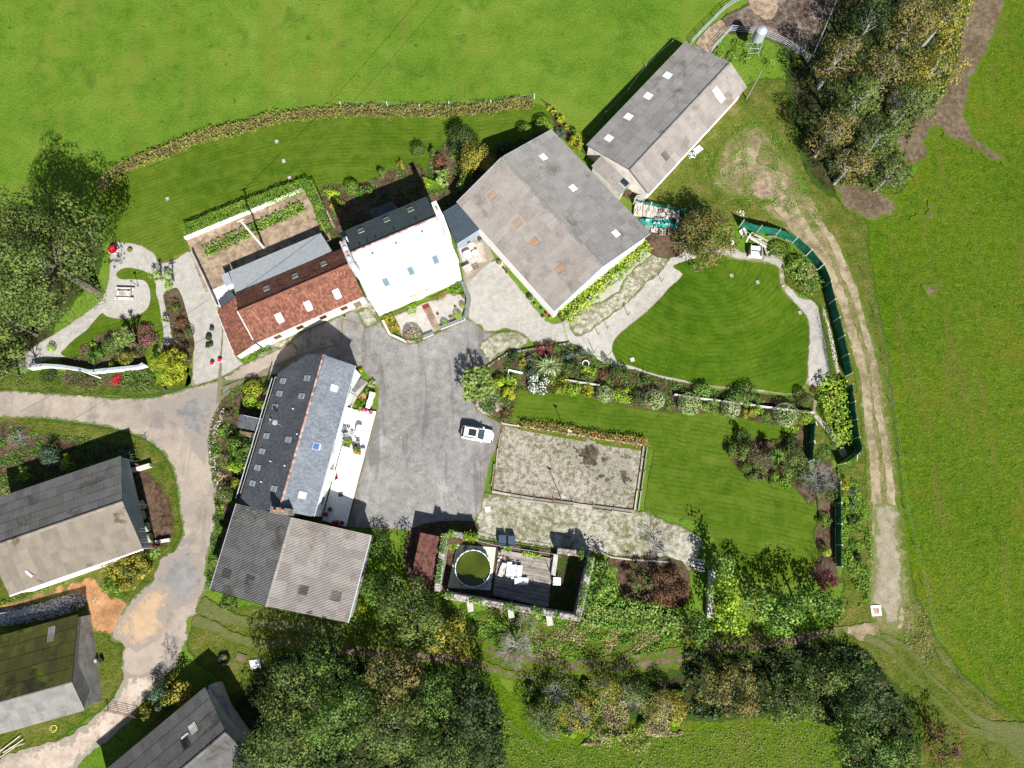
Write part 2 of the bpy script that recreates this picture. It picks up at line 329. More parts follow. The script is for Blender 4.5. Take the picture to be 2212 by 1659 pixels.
M['black'] = simple('black_rubber', (.02, .02, .022), 2.0, 0.7, 0.2)
M['dark_grey'] = simple('dark_grey_paint', (.06, .065, .07), 2.0, 0.6, 0.3)
M['galv'] = simple('galvanised_steel', [(.30, .34, .38), (.42, .46, .50)], 3.0, 0.5, 0.4, metal=0.3)
M['terracotta'] = simple('terracotta', (.42, .17, .09), 3.0, 0.8, 0.2)
M['pot_blue'] = simple('blue_glaze', (.03, .20, .55), 3.0, 0.3, 0.5)
M['pool_blue'] = simple('pool_wall_blue', (.12, .35, .62), 3.0, 0.5, 0.4)
M['car_paint'] = simple('car_white', (.80, .81, .82), 2.0, 0.22, 0.6)
M['dark_blue'] = simple('dark_blue_lid', (.03, .055, .085), 2.0, 0.5, 0.4)
M['mat_red'] = simple('red_doormat', (.16, .025, .022), 4.0, 0.95, 0.1)
M['bark'] = simple('bark', [(.07, .06, .048), (.15, .13, .11)], 3.0, 0.95, 0.1)
M['bark_pale'] = simple('pale_bark', [(.17, .165, .15), (.30, .29, .27)], 3.0, 0.95, 0.1)
M['bark_red'] = simple('reddish_bark', [(.09, .055, .05), (.20, .13, .12)], 3.0, 0.95, 0.1)
M['bark_grey'] = simple('grey_twigs', [(.20, .19, .18), (.34, .33, .31)], 3.0, 0.95, 0.1)
M['wrap'] = simple('bale_wrap', [(.20, .23, .14), (.32, .34, .24)], 2.0, 0.6, 0.3)
M['rubble'] = simple('rubble', [(.16, .17, .19), (.30, .31, .33), (.50, .50, .50)], 3.0, 0.9, 0.2, tattr=1.0, lo=0.1, hi=0.9)
M['yellow_hose'] = simple('yellow_hose', (.55, .50, .14), 2.0, 0.6, 0.3)
M['rust'] = simple('rusty_steel', [(.10, .055, .035), (.20, .11, .07)], 3.0, 0.9, 0.2)
# water
s = NT('green_pool_water')
s.col(s.ramp(s.noise(0.35, 2), [(.030, .045, .004), (.060, .075, .006)], 0.35, 0.65)); M['water'] = s.fin(0.08, 0.5)
# ---- leaves
LP = dict(
 olive=[(.022, .035, .008), (.042, .062, .012), (.075, .092, .018), (.115, .115, .028)],
 autumn=[(.028, .036, .010), (.055, .064, .014), (.090, .085, .020), (.125, .095, .026), (.15, .115, .04)],
 golden=[(.035, .05, .008), (.09, .10, .012), (.19, .16, .018), (.30, .24, .04)],
 yellow=[(.08, .12, .006), (.17, .21, .010), (.28, .30, .014), (.38, .37, .03)],
 lime=[(.04, .10, .006), (.09, .17, .010), (.17, .25, .015), (.25, .30, .03)],
 green=[(.015, .045, .007), (.030, .080, .011), (.055, .12, .016), (.09, .15, .026)],
 dark=[(.008, .022, .006), (.017, .042, .010), (.032, .066, .014), (.05, .085, .02)],
 bright=[(.025, .09, .007), (.045, .14, .010), (.075, .19, .016), (.12, .23, .03)],
 ivy=[(.03, .07, .010), (.06, .13, .016), (.11, .18, .03), (.20, .24, .06)],
 varieg=[(.06, .11, .03), (.16, .22, .08), (.28, .34, .15), (.42, .46, .28)],
 brownhedge=[(.05, .055, .015), (.11, .095, .03), (.17, .12, .05), (.14, .17, .025), (.24, .24, .05)],
 reddish=[(.04, .022, .012), (.075, .036, .019), (.105, .052, .025), (.13, .085, .035)],
 tuft=[(.022, .058, .008), (.042, .085, .009), (.062, .102, .012), (.09, .12, .025)],
 wine=[(.05, .010, .014), (.11, .02, .028), (.17, .035, .04)],
 heath=[(.025, .035, .012), (.05, .055, .02), (.085, .06, .035), (.11, .06, .045)],
 straw=[(.10, .085, .035), (.20, .17, .08), (.30, .26, .14)],
 palm=[(.05, .10, .016), (.10, .17, .03), (.19, .26, .06), (.30, .36, .12)],
 blue=[(.02, .042, .022), (.045, .075, .04), (.075, .11, .065)],
 redfl=[(.30, .008, .015), (.50, .015, .03), (.62, .04, .05)],
 pink=[(.45, .02, .12), (.62, .05, .22), (.70, .15, .30)],
 white=[(.55, .58, .52), (.70, .72, .68), (.78, .78, .76)],
 orange=[(.09, .13, .02), (.19, .17, .04), (.30, .15, .06), (.33, .27, .08)],
 yellowfl=[(.40, .26, .01), (.60, .42, .02)],
 purple=[(.20, .10, .28), (.30, .18, .38)],
)
LB_ = dict(white=1, redfl=1, pink=1, yellowfl=1, varieg=1.15, palm=1.25, straw=1.35, yellow=1.1, orange=1.1, dark=1.3, brownhedge=1.25)
LP['bright'] = [(.035, .080, .007), (.060, .120, .010), (.090, .155, .014), (.14, .19, .025)]
LP['green'] = [(.018, .045, .007), (.036, .078, .010), (.062, .110, .015), (.095, .138, .024)]
LP['dark'] = [(.012, .024, .006), (.022, .042, .009), (.038, .062, .013), (.06, .085, .02)]
LP['tuft'] = [(.04, .068, .006), (.058, .088, .008), (.078, .105, .010), (.11, .13, .02)]
LP['olive'] = [(.022, .040, .008), (.042, .070, .012), (.072, .100, .018), (.105, .122, .028)]
for k, v in LP.items(): M['L_' + k] = leaf_mat(k + '_leaves', [tuple(min(.8, x * LB_.get(k, 1.5)) for x in c) for c in v])

# ------------------------------------------------------------------ object helpers
def link(o, parent=None):
    COL.objects.link(o)
    if parent is not None: o.parent = parent
    return o
def tag(o, label=None, cat=None, group=None, kind=None):
    if label: o['label'] = label
    if cat: o['category'] = cat
    if group: o['group'] = group
    if kind: o['kind'] = kind
    return o
def thing(name, label, cat, loc=(0, 0, 0), rz=0.0, group=None):
    o = bpy.data.objects.new(name, None); o.empty_display_size = 0.3
    link(o); o.location = loc; o.rotation_euler = (0, 0, rz)
    return tag(o, label, cat, group)
def finish(name, me, mat, parent, base=None, world=True):
    """world: verts are world coordinates; rebased on the parent or on the mesh's own foot"""
    if mat is not None:
        for m in (mat if isinstance(mat, list) else [mat]): me.materials.append(m)
    o = bpy.data.objects.new(name, me)
    n = len(me.vertices)
    if world and n:
        co = np.empty(n * 3, dtype=np.float32); me.vertices.foreach_get('co', co); co = co.reshape(-1, 3)
        if parent is not None: off = np.array(parent.location[:], dtype=np.float32)
        else:
            off = np.array([(co[:, 0].min() + co[:, 0].max()) / 2, (co[:, 1].min() + co[:, 1].max()) / 2, co[:, 2].min()], dtype=np.float32)
            o.location = off.tolist()
        me.vertices.foreach_set('co', (co - off).ravel())
    me.update()
    return link(o, parent)

class MB:
    def __init__(s): s.v = []; s.f = []; s.mi = []; s.t = []
    def add(s, vs, fs, mi=0, t=0.5):
        b = len(s.v); s.v += [tuple(v) for v in vs]; s.f += [tuple(b + i for i in f) for f in fs]
        s.mi += [mi] * len(fs); s.t += [t] * len(vs)
    def frame(s, o, x, y, z, mi=0, t=0.5):
        """box from corner o with edge vectors"""
        o, x, y, z = map(Vector, (o, x, y, z))
        v = [o, o + x, o + x + y, o + y, o + z, o + x + z, o + x + y + z, o + y + z]
        s.add(v, [(0, 3, 2, 1), (4, 5, 6, 7), (0, 1, 5, 4), (1, 2, 6, 5), (2, 3, 7, 6), (3, 0, 4, 7)], mi, t)
    def box(s, c, sz, rz=0.0, mi=0, t=0.5, tilt=None):
        c = Vector(c); R = Matrix.Rotation(rz, 3, 'Z')
        if tilt: R = R @ Matrix.Rotation(tilt[0], 3, 'X') @ Matrix.Rotation(tilt[1], 3, 'Y')
        x, y, z = R @ Vector((sz[0], 0, 0)), R @ Vector((0, sz[1], 0)), R @ Vector((0, 0, sz[2]))
        s.frame(c - x / 2 - y / 2, x, y, z, mi, t)
    def prism(s, poly, z0, z1, mi=0, t=0.5):
        n = len(poly)
        a = sum(poly[i][0] * poly[(i + 1) % n][1] - poly[(i + 1) % n][0] * poly[i][1] for i in range(n))
        if a < 0: poly = poly[::-1]
        v = [(p[0], p[1], z0) for p in poly] + [(p[0], p[1], z1) for p in poly]
        s.add(v, [tuple(range(n - 1, -1, -1)), tuple(range(n, 2 * n))] + [(i, (i + 1) % n, n + (i + 1) % n, n + i) for i in range(n)], mi, t)
    def tube(s, pts, rad, n=6, mi=0, t=0.5, cap=True):
        pts = [Vector(p) for p in pts]
        if isinstance(rad, (int, float)): rad = [rad] * len(pts)
        b = len(s.v); ring = []
        for i, p in enumerate(pts):
            d = (pts[min(i + 1, len(pts) - 1)] - pts[max(i - 1, 0)])
            d = d.normalized() if d.length > 1e-6 else Vector((0, 0, 1))
            a = d.orthogonal().normalized() if abs(d.z) < 0.95 else Vector((1, 0, 0)).cross(d).normalized()
            c = d.cross(a)
            for k in range(n):
                an = 2 * math.pi * k / n
                ring.append(p + (a * math.cos(an) + c * math.sin(an)) * rad[i])
        fs = []
        for i in range(len(pts) - 1):
            for k in range(n):
                fs.append((i * n + k, i * n + (k + 1) % n, (i + 1) * n + (k + 1) % n, (i + 1) * n + k))
        if cap:
            fs.append(tuple(range(n - 1, -1, -1))); fs.append(tuple((len(pts) - 1) * n + k for k in range(n)))
        s.add(ring, fs, mi, t)
    def cyl(s, c, r, h, n=16, r2=None, mi=0, t=0.5):
        c = Vector(c); s.tube([c, c + Vector((0, 0, h))], [r, r if r2 is None else r2], n, mi, t)
    def lathe(s, c, prof, n=20, mi=0):
        c = Vector(c); v = []
        for (r, z) in prof:
            for k in range(n):
                a = 2 * math.pi * k / n; v.append(c + Vector((r * math.cos(a), r * math.sin(a), z)))
        f = []
        for i in range(len(prof) - 1):
            for k in range(n): f.append((i * n + k, i * n + (k + 1) % n, (i + 1) * n + (k + 1) % n, (i + 1) * n + k))
        f.append(tuple(range(n - 1, -1, -1))); f.append(tuple((len(prof) - 1) * n + k for k in range(n)))
        s.add(v, f, mi)
    def mesh(s, name):
        me = bpy.data.meshes.new(name); me.from_pydata([tuple(v) for v in s.v], [], s.f)
        if any(s.mi): me.polygons.foreach_set('material_index', s.mi)
        a = me.attributes.new('t', 'FLOAT', 'POINT'); a.data.foreach_set('value', s.t)
        return me
    def build(s, name, mat, parent=None, label=None, cat=None, group=None, kind=None, smooth=False, world=True):
        me = s.mesh(name)
        if smooth: me.polygons.foreach_set('use_smooth', [True] * len(me.polygons))
        o = finish(name, me, mat, parent, world=world)
        return tag(o, label, cat, group, kind)

def quads(name, P, N, S, T, mat, parent=None, aspect=1.35, label=None, cat=None, group=None, kind=None, droop=None):
    """one leaf-sized folded face per point"""
    P = np.asarray(P, dtype=np.float64); n = len(P)
    N = N / (np.linalg.norm(N, axis=1, keepdims=True) + 1e-9)
    A = rng.normal(size=(n, 3)); A -= (A * N).sum(1, keepdims=True) * N
    A /= np.linalg.norm(A, axis=1, keepdims=True) + 1e-9
    B = np.cross(N, A)
    S = np.asarray(S)[:, None]
    a = A * S * aspect * 0.5; b = B * S * 0.5; u = N * S * 0.12
    V = np.stack([P - a, P - b * 0.9 + u, P + a, P + b * 0.9 + u], axis=1).reshape(-1, 3)
    me = bpy.data.meshes.new(name)
    me.vertices.add(4 * n); me.vertices.foreach_set('co', V.astype(np.float32).ravel())
    me.loops.add(4 * n); me.loops.foreach_set('vertex_index', np.arange(4 * n, dtype=np.int32))
    me.polygons.add(n); me.polygons.foreach_set('loop_start', np.arange(0, 4 * n, 4, dtype=np.int32))
    me.polygons.foreach_set('loop_total', np.full(n, 4, dtype=np.int32))
    at = me.attributes.new('t', 'FLOAT', 'POINT'); at.data.foreach_set('value', np.repeat(np.clip(T, 0, 1), 4).astype(np.float32))
    me.update(calc_edges=True)
    return tag(finish(name, me, mat, parent), label, cat, group, kind)

# ------------------------------------------------------------------ ground sheets
def smooth_closed(pts, k=4):
    n = len(pts); out = []
    for i in range(n):
        p0, p1, p2, p3 = (np.array(pts[(i + j - 1) % n][:2]) for j in range(4))
        for q in range(k):
            t = q / k
            out.append(0.5 * ((2 * p1) + (-p0 + p2) * t + (2 * p0 - 5 * p1 + 4 * p2 - p3) * t * t + (-p0 + 3 * p1 - 3 * p2 + p3) * t ** 3))
    return [tuple(o) for o in out]
def smooth_open(pts, k=4):
    n = len(pts); out = []
    for i in range(n - 1):
        p0, p1, p2, p3 = (np.array(pts[min(max(i + j - 1, 0), n - 1)]) for j in range(4))
        for q in range(k):
            t = q / k
            out.append(tuple(0.5 * ((2 * p1) + (-p0 + p2) * t + (2 * p0 - 5 * p1 + 4 * p2 - p3) * t * t + (-p0 + 3 * p1 - 3 * p2 + p3) * t ** 3)))
    out.append(tuple(pts[-1])); return out
def inside(P, poly):
    x, y = P[:, 0], P[:, 1]; r = np.zeros(len(P), bool); n = len(poly); j = n - 1
    for i in range(n):
        xi, yi = poly[i]; xj, yj = poly[j]
        if yi != yj:
            c = ((yi > y) != (yj > y)) & (x < (xj - xi) * (y - yi) / (yj - yi) + xi); r ^= c
        j = i
    return r
def edist(P, poly):
    d = np.full(len(P), 1e9); n = len(poly)
    for i in range(n):
        a = np.array(poly[i]); b = np.array(poly[(i + 1) % n]); ab = b - a
        t = np.clip(((P - a) @ ab) / (ab @ ab + 1e-12), 0, 1)
        d = np.minimum(d, np.linalg.norm(P - (a + t[:, None] * ab), axis=1))
    return d
LAYER = [0.0]
def sheet(name, px, mat, jit=0.15, step=0.35, cell=0.8, smooth=True, kind='structure', z=None, sfun=None, world=False, parent=None, label=None, cat=None):
    if z is None:
        LAYER[0] += 0.004; z = LAYER[0]
    pts = [tuple(G(p, z)[:2]) for p in px] if not world else [tuple(p[:2]) for p in px]
    if smooth: pts = smooth_closed(pts, 4)
    out = []; n = len(pts)
    for i in range(n):
        a, b = np.array(pts[i]), np.array(pts[(i + 1) % n]); L = np.linalg.norm(b - a)
        k = max(1, int(round(L / step)))
        nr = np.array([-(b - a)[1], (b - a)[0]]) / (L + 1e-9)
        for q in range(k):
            p = a + (b - a) * q / k
            j = jit * (mnoise.noise(Vector((p[0] * 0.9, p[1] * 0.9, 3.1))) + 0.7 * mnoise.noise(Vector((p[0] * 2.7, p[1] * 2.7, 8.1)))) if jit else 0
            p = p + nr * j
            if not out or np.linalg.norm(p - np.array(out[-1])) > 0.04: out.append(tuple(p))
    B = np.array(out)
    x0, y0 = B.min(0); x1, y1 = B.max(0)
    gx, gy = np.meshgrid(np.arange(x0, x1, cell), np.arange(y0, y1, cell))
    Q = np.stack([gx.ravel(), gy.ravel()], 1) + rng.uniform(-.2, .2, (gx.size, 2)) * cell
    Q = Q[inside(Q, out)]
    if len(Q): Q = Q[edist(Q, out) > cell * 0.35]
    # extra ring just inside the border so that the wear along edges is smooth
    allp = [Vector(p) for p in out] + [Vector(q) for q in Q]
    m = len(out)
    r = delaunay_2d_cdt(allp, [(i, (i + 1) % m) for i in range(m)], [list(range(m))], 1, 1e-5)
    vs, fs = r[0], r[2]
    V = np.array([(v.x, v.y) for v in vs])
    fs = [list(f) if (vs[f[1]] - vs[f[0]]).cross(vs[f[2]] - vs[f[0]]) > 0 else list(f)[::-1] for f in fs]
    me = bpy.data.meshes.new(name)
    me.from_pydata([(v[0], v[1], z) for v in V], [], fs)
    d = me.attributes.new('d', 'FLOAT', 'POINT'); d.data.foreach_set('value', edist(V, out).astype(np.float32))
    sv = np.array([sfun(v[0], v[1]) for v in V], dtype=np.float32) if sfun else np.zeros(len(V), np.float32)
    a = me.attributes.new('s', 'FLOAT', 'POINT'); a.data.foreach_set('value', sv)
    o = finish(name, me, mat, parent)
    return tag(o, label, cat, None, kind)
def ribbon(name, px, width, mat, jit=0.15, **k):
    """a strip of ground along a centre line (pixels), width in metres (single or per point)"""
    c = [tuple(G(p)[:2]) for p in px]; n = len(c)
    w = width if isinstance(width, (list, tuple)) else [width] * n
    L, R = [], []
    for i in range(n):
        a = np.array(c[max(i - 1, 0)]); b = np.array(c[min(i + 1, n - 1)]); d = (b - a) / (np.linalg.norm(b - a) + 1e-9)
        nr = np.array([-d[1], d[0]])
        L.append(tuple(np.array(c[i]) + nr * w[i] / 2)); R.append(tuple(np.array(c[i]) - nr * w[i] / 2))
    k.setdefault('cell', .4)
    return sheet(name, L + R[::-1], mat, jit=jit, world=True, **k)
# ================================================================== THE GROUND
mb = MB(); mb.add([(-1200, -1200, 0), (1200, -1200, 0), (1200, 1200, 0), (-1200, 1200, 0)], [(0, 1, 2, 3)])
mb.build('meadow', M['meadow'], kind='structure')
sheet('pasture', ov('2085,-60 2060,150 2010,280 1965,390 1860,430 1890,600 1925,820 1945,1010 1960,1180 1990,1300 2035,1400 2110,1480 2212,1570 2320,1700 2380,1700 2380,-60'), M['pasture'], 0.4, 0.6, 2.0)
# rough grass right side verge around the track
sheet('grass_verge', ov('1440,330 1640,170 1780,230 1800,420 1860,430 1890,600 1925,820 1945,1010 1960,1180 1990,1300 2040,1400 2120,1490 2240,1590 2230,1720 1700,1720 1400,1500 1500,1400 1750,1390 1820,1260 1800,1020 1840,990 1800,800 1780,600 1700,520 1600,480 1450,480 1380,400'), M['rough'], 0.4, 0.6, 1.5)
# lower field, bottom centre
sheet('lower_meadow', ov('1040,1440 1100,1490 1180,1500 1500,1560 1800,1560 1830,1720 1060,1720'), M['pasture'], 0.4, 0.6, 1.5)
sheet('rough_ground', ov('440,1330 560,1310 800,1345 960,1290 1000,1320 1400,1330 1750,1370 1800,1440 1500,1480 1050,1460 1040,1500 950,1560 560,1600 480,1480 400,1400'), M['rough'], 0.4, 0.5, 1.2)
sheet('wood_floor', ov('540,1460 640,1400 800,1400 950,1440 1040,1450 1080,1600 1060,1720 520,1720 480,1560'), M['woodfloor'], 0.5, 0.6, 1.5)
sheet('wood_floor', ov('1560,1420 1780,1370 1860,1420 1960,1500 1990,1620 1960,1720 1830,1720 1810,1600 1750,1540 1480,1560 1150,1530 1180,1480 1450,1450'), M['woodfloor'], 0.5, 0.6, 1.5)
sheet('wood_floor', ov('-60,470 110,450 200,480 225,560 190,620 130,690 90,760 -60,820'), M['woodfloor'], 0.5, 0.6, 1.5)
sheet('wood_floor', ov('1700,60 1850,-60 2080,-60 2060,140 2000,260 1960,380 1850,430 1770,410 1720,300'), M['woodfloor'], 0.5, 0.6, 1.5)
# left lower verges and yards
LAYER[0] = .052
sheet('roadside_verge', t01('-60,1035 250,1050 500,1080 700,1110 880,1160 960,1200 1060,1280 1120,1380 1150,1500 1165,1660 1185,1800 1130,1910 1050,2060 900,2200 790,2310 720,2490 800,2520 820,2680 760,2840 600,2980 300,3200 -60,3400'), M['rough'], 0.3, 0.5, 1.2)
sheet('left_yard_soil', t01('0,1080 300,1160 640,1190 900,1250 880,1330 790,1300 0,1560 -60,1560'), M['bed'], 0.4)
sheet('barn_gravel', t01('820,1400 930,1380 1060,1500 1130,1700 1100,1850 1040,1900 930,1880 880,1700'), M['bed'], 0.4)
sheet('orange_soil', t02('-60,610 150,560 300,500 480,460 600,420 670,490 720,550 830,580 860,660 790,730 750,830 680,780 590,760 560,620 500,560 300,560 -60,700'), M['orange_dirt'], 0.4)
sheet('roadside_garden', t01('1430,960 1440,850 1560,800 1790,760 1800,900 1550,1640 1500,1900 1440,2120 1370,2160 1380,1900 1395,1640 1400,1450 1370,1350 1355,1200 1370,1080'), M['bed'], 0.3)
sheet('grass_bank', t01('-60,830 100,770 250,750 600,760 930,740 1000,850 1230,720 1240,790 1220,840 1090,885 1000,905 850,915 700,905 480,890 200,878 -60,872'), M['rough'], 0.25)
# the tracks
LAYER[0] = .052
ribbon('dry_verge', t20('620,1250 740,1400 850,1560 930,1668') + t21('1010,160 1075,320 1120,450 1165,600 1200,750 1230,900 1250,1050 1270,1200 1290,1350 1300,1500 1310,1660') + t22('1330,300 1340,600 1400,800'), [7, 6, 5.5, 5.5, 5, 4.5, 4.5, 4.2, 4.2, 4.2, 4.2, 4.2, 4.5, 4.5, 5, 5.5, 6, 5], M['verge_dry'], 0.4)
sheet('worn_verge', t20('180,1150 250,950 420,800 560,840 620,960 740,1080 820,1250 920,1400 860,1480 700,1420 600,1320 420,1290 260,1260'), M['verge_dry'], 0.5)
ribbon('farm_track', t20('640,1290 720,1420 820,1560 905,1668') + t21('960,120 1025,260 1062,380 1105,520 1150,680 1180,800 1195,950 1205,1100 1232,1260 1245,1400 1262,1660') + t22('1280,300 1290,500 1300,640'),
       [3.2, 3.0, 2.4, 2.0, 1.5, 1.5, 1.3, 1.4, 1.4, 1.3, 1.3, 1.3, 1.3, 1.4, 1.5, 1.8, 1.9, 1.9, 1.5], M['track'], 0.25)
ribbon('farm_track', t20('830,1360 900,1470 980,1580 1010,1668') + t21('1050,100 1110,240 1150,380 1182,500 1222,650 1242,800 1258,950 1282,1080 1302,1200 1322,1330 1340,1450 1352,1660') + t22('1365,300 1370,500 1380,730'),
       [1.0, 1.0, 1.2, 1.3, 1.5, 1.3, 1.0, 1.0, 1.0, 1.1, 1.1, 1.1, 1.0, 1.1, 1.2, 1.3, 1.5, 2.0, 2.0, 1.2], M['track'], 0.2)
sheet('gravel_track', t22('1240,-40 1238,150 1245,300 1235,450 1215,560 1270,630 1310,700 1340,745 1395,780 1410,650 1430,520 1435,400 1420,250 1398,100 1390,-40'), M['track_wide'], 0.45)
sheet('worn_ground', t20('240,1110 330,1020 420,900 500,870 520,960 480,1040 560,1090 690,1140 700,1210 640,1230 560,1180 470,1160 360,1150 260,1190'), M['track'], 0.5)
sheet('worn_ground', t20('500,1150 640,1190 640,1260 570,1290 480,1280 440,1200'), M['soil_pale'], 0.4)
sheet('worn_ground', t22('850,770 1000,750 1200,720 1270,700 1260,790 1150,830 1080,790 930,800'), M['track'], 0.3)
ribbon('farm_lane', t22('1200,820 1350,900 1450,1010 1600,1180 1750,1330 1900,1420 2080,1480 2230,1560'), [1.2, .9, .6, .6, .8, .8, 1.6, 3.0], M['worn'], 0.25)
ribbon('farm_lane', t22('1300,800 1480,900 1560,1020 1700,1150 1850,1300 2000,1390 2150,1430 2230,1470'), [.8, .8, .6, .6, .7, 1.6, 2.6, 3.0], M['worn'], 0.25)
ribbon('shaded_lane', t12('-300,840 0,900 400,930 700,940 930,1000 1200,1080 1500,1010') + t22('-300,990 0,940 300,880 600,850 900,800'), [2.4, 2.0, 2.0, 2.2, 1.6, 1.2, 1.5, 1.7, 1.7, 1.7, 1.7, 1.7], M['dirt'], 0.3)
ribbon('shaded_lane', t12('930,850 1000,900 1300,960 1600,975 1900,940 2212,900') + t22('300,830 600,800'), [1.6, 1.5, 1.6, 1.3, 1.2, 1.2, 1.2, 1.0], M['dirt'], 0.3)
ribbon('grass_track', t02('1300,600 1400,650 1500,690 1620,720 1900,740 2212,780'), [2.0, 1.8, 1.5, 1.3, 1.3, 1.3], M['worn'], 0.25)
ribbon('grass_track', t02('1260,700 1380,740 1500,800 1650,850 1900,850 2212,870'), [1.4, 1.2, 1.2, 1.2, 1.2, 1.2], M['worn'], 0.25)
# molehill soil in the pasture
sheet('churned_earth', t20('1860,-80 2100,-80 2080,80 2040,220 1990,320 1930,420 1890,540 1850,660 1840,760 1880,840 1960,930 2090,1010 2120,1080 2000,1040 1850,960 1740,890 1650,840 1600,900 1590,1000 1540,1080 1440,1060 1380,980 1380,880 1480,760 1640,640 1730,480 1760,330 1780,180 1850,60'), M['dirt'], 0.9, 0.4)
sheet('churned_earth', t20('980,1190 1060,1170 1200,1200 1300,1240 1390,1310 1360,1390 1250,1430 1120,1400 1040,1330 1000,1260'), M['dirt'], 0.5)
sheet('churned_earth', t20('1590,1300 1640,1320 1650,1400 1600,1420 1480,1430 1500,1390 1580,1390'), M['dirt'], 0.4)
sheet('churned_earth', t21('1550,180 1640,180 1660,230 1620,270 1560,230'), M['dirt'], 0.3)
sheet('mud_pen', t20('250,120 330,70 430,20 560,-60 1010,-60 985,30 930,150 880,260 830,380 700,330 560,260 460,230 310,220 260,180'), M['pen'], 0.3)
sheet('trodden_soil', t20('90,280 160,190 250,130 310,190 250,230 200,330 140,320'), M['soil_pale'], 0.3)
sheet('trodden_soil', t20('440,-60 600,-60 615,40 590,100 540,130 470,80 430,20'), M['soil_pale'], 0.35)

# ---------------- lawns
LAYER[0] = .056
_hx = [G(p)[:2] for p in t00('640,1200 830,1070 1100,970 1400,860 1750,770 2212,710') + t10('300,715 700,712 1240,650 1700,640')]
_xs = [p[0] for p in _hx]; _ys = [p[1] for p in _hx]
def s_upper(x, y): return y - float(np.interp(x, _xs, _ys)) * 1.0
sheet('upper_lawn', ov('213,405 238,372 300,330 400,291 500,264 600,248 700,241 800,240 900,243 1000,240 1100,230 1162,224 1195,252 1200,288 1110,330 1000,370 930,395 925,430 880,400 820,395 760,402 712,400 716,460 690,500 400,545 380,562 345,562 330,545 300,530 262,528 243,530 236,470 205,430'), M['lawn_a'], 0.12, 0.3, 0.7, sfun=s_upper)
_c = G((1530, 560))
def s_right(x, y): return math.hypot((x - _c.x) * 0.8, y - _c.y)
sheet('gravel_court', t11('820,390 850,440 900,450 930,490 1000,490 1060,470 1150,500 1240,560 1480,565 1600,620 1700,700 1850,760 2000,770 2212,830 2500,830 2500,720 1700,420 2212,100 2300,0 2150,-60 2000,-40 1900,140 1750,300 1560,300 1440,420 1330,420 1190,250 1090,120 1040,20 980,30 900,60 850,110 800,120 800,180 830,260'), M['gravel'], 0.2)
sheet('gravel_court', t11('1440,420 1560,280 1750,120 1900,-20 2030,-110 2200,-60 2240,60 2212,130 1970,370 1790,520 1740,640 1600,640 1480,560'), M['gravel'], 0.1)
sheet('mossy_gravel', t11('1480,420 1560,340 1760,250 1850,130 1990,0 2080,-60 2130,-30 2110,60 2000,160 1860,300 1760,380 1660,450 1560,520 1490,490'), M['gravel_mossy'], 0.3)
sheet('gravel_path', t21('-60,-20 180,-20 360,20 600,60 640,200 740,320 800,390 822,480 812,650 805,800 770,880 700,900 480,880 100,840 -60,800 -60,740 100,800 480,850 700,870 790,820 850,900 880,960 860,1010 1000,1160 1070,1280 1030,1300 940,1160 850,1040 850,900 830,850 930,830 940,720 910,600 900,450 860,300 760,270 700,200 660,170 640,20 400,-20 300,-60'), M['gravel'], 0.12)
sheet('right_lawn', t11('2212,120 2130,200 2070,270 1970,370 1880,440 1790,520 1757,570 1760,630 1800,690 1900,720 2050,770 2212,803') + t21('100,830 480,865 700,890 795,832 810,650 820,480 800,390 740,320 640,220 620,120 600,66 360,36 180,0 -60,60'), M['lawn_b'], 0.05, 0.25, 0.6, sfun=s_right)
_l2 = G((1340, 700))
def s_low(x, y): return (y - _l2.y) - 0.12 * (x - _l2.x) * -1 + 0.003 * (x - _l2.x) ** 2
sheet('lower_lawn', ov('1122,843 1154,851 1204,846 1284,855 1370,862 1475,880 1548,890 1608,898 1691,908 1742,935 1748,1000 1757,1060 1766,1110 1764,1170 1772,1230 1720,1262 1640,1255 1590,1225 1552,1198 1540,1160 1505,1130 1440,1113 1394,1108 1400,1040 1405,957 1300,938 1200,925 1100,912'), M['lawn_a'], 0.05, 0.25, 0.6, sfun=s_low)
# ---------------- left garden
LAYER[0] = .060
sheet('garden_gravel', ov('240,530 270,524 305,530 330,546 348,566 378,560 398,546 412,546 425,570 448,610 470,658 472,672 490,720 510,770 527,787 480,813 433,830 414,834 415,790 410,760 330,760 300,780 215,795 120,775 70,790 60,760 150,700 215,650 235,600'), M['gravel'], 0.12)
sheet('garden_lawn', t01('755,110 800,80 860,78 930,95 985,130 1010,180 1010,240 1030,300 1045,400 1055,450 1060,520 1040,590 980,640 900,655 700,670 560,690 400,640 430,590 480,540 560,480 610,420 660,370 690,390 760,405 850,400 920,370 960,330 975,260 960,190 930,158 860,152 800,152 765,140'), M['lawn_a'], 0.04, 0.2, 0.5, sfun=s_low)
sheet('flower_bed', t01('620,520 700,490 760,470 880,458 950,455 1000,500 990,560 940,620 920,720 700,720 520,710 400,690 395,655 520,660 640,640'), M['bed'], 0.08, cell=.6)
sheet('flower_bed', t01('1080,230 1150,210 1200,330 1230,450 1262,560 1250,640 1200,840 1235,780 1050,600 1110,570 1110,480 1070,330 1060,260'), M['bed'], 0.08, cell=.6)
sheet('flower_bed', t01('420,760 700,770 930,745 960,850 700,850 480,830 400,790'), M['bed'], 0.15, cell=.6)
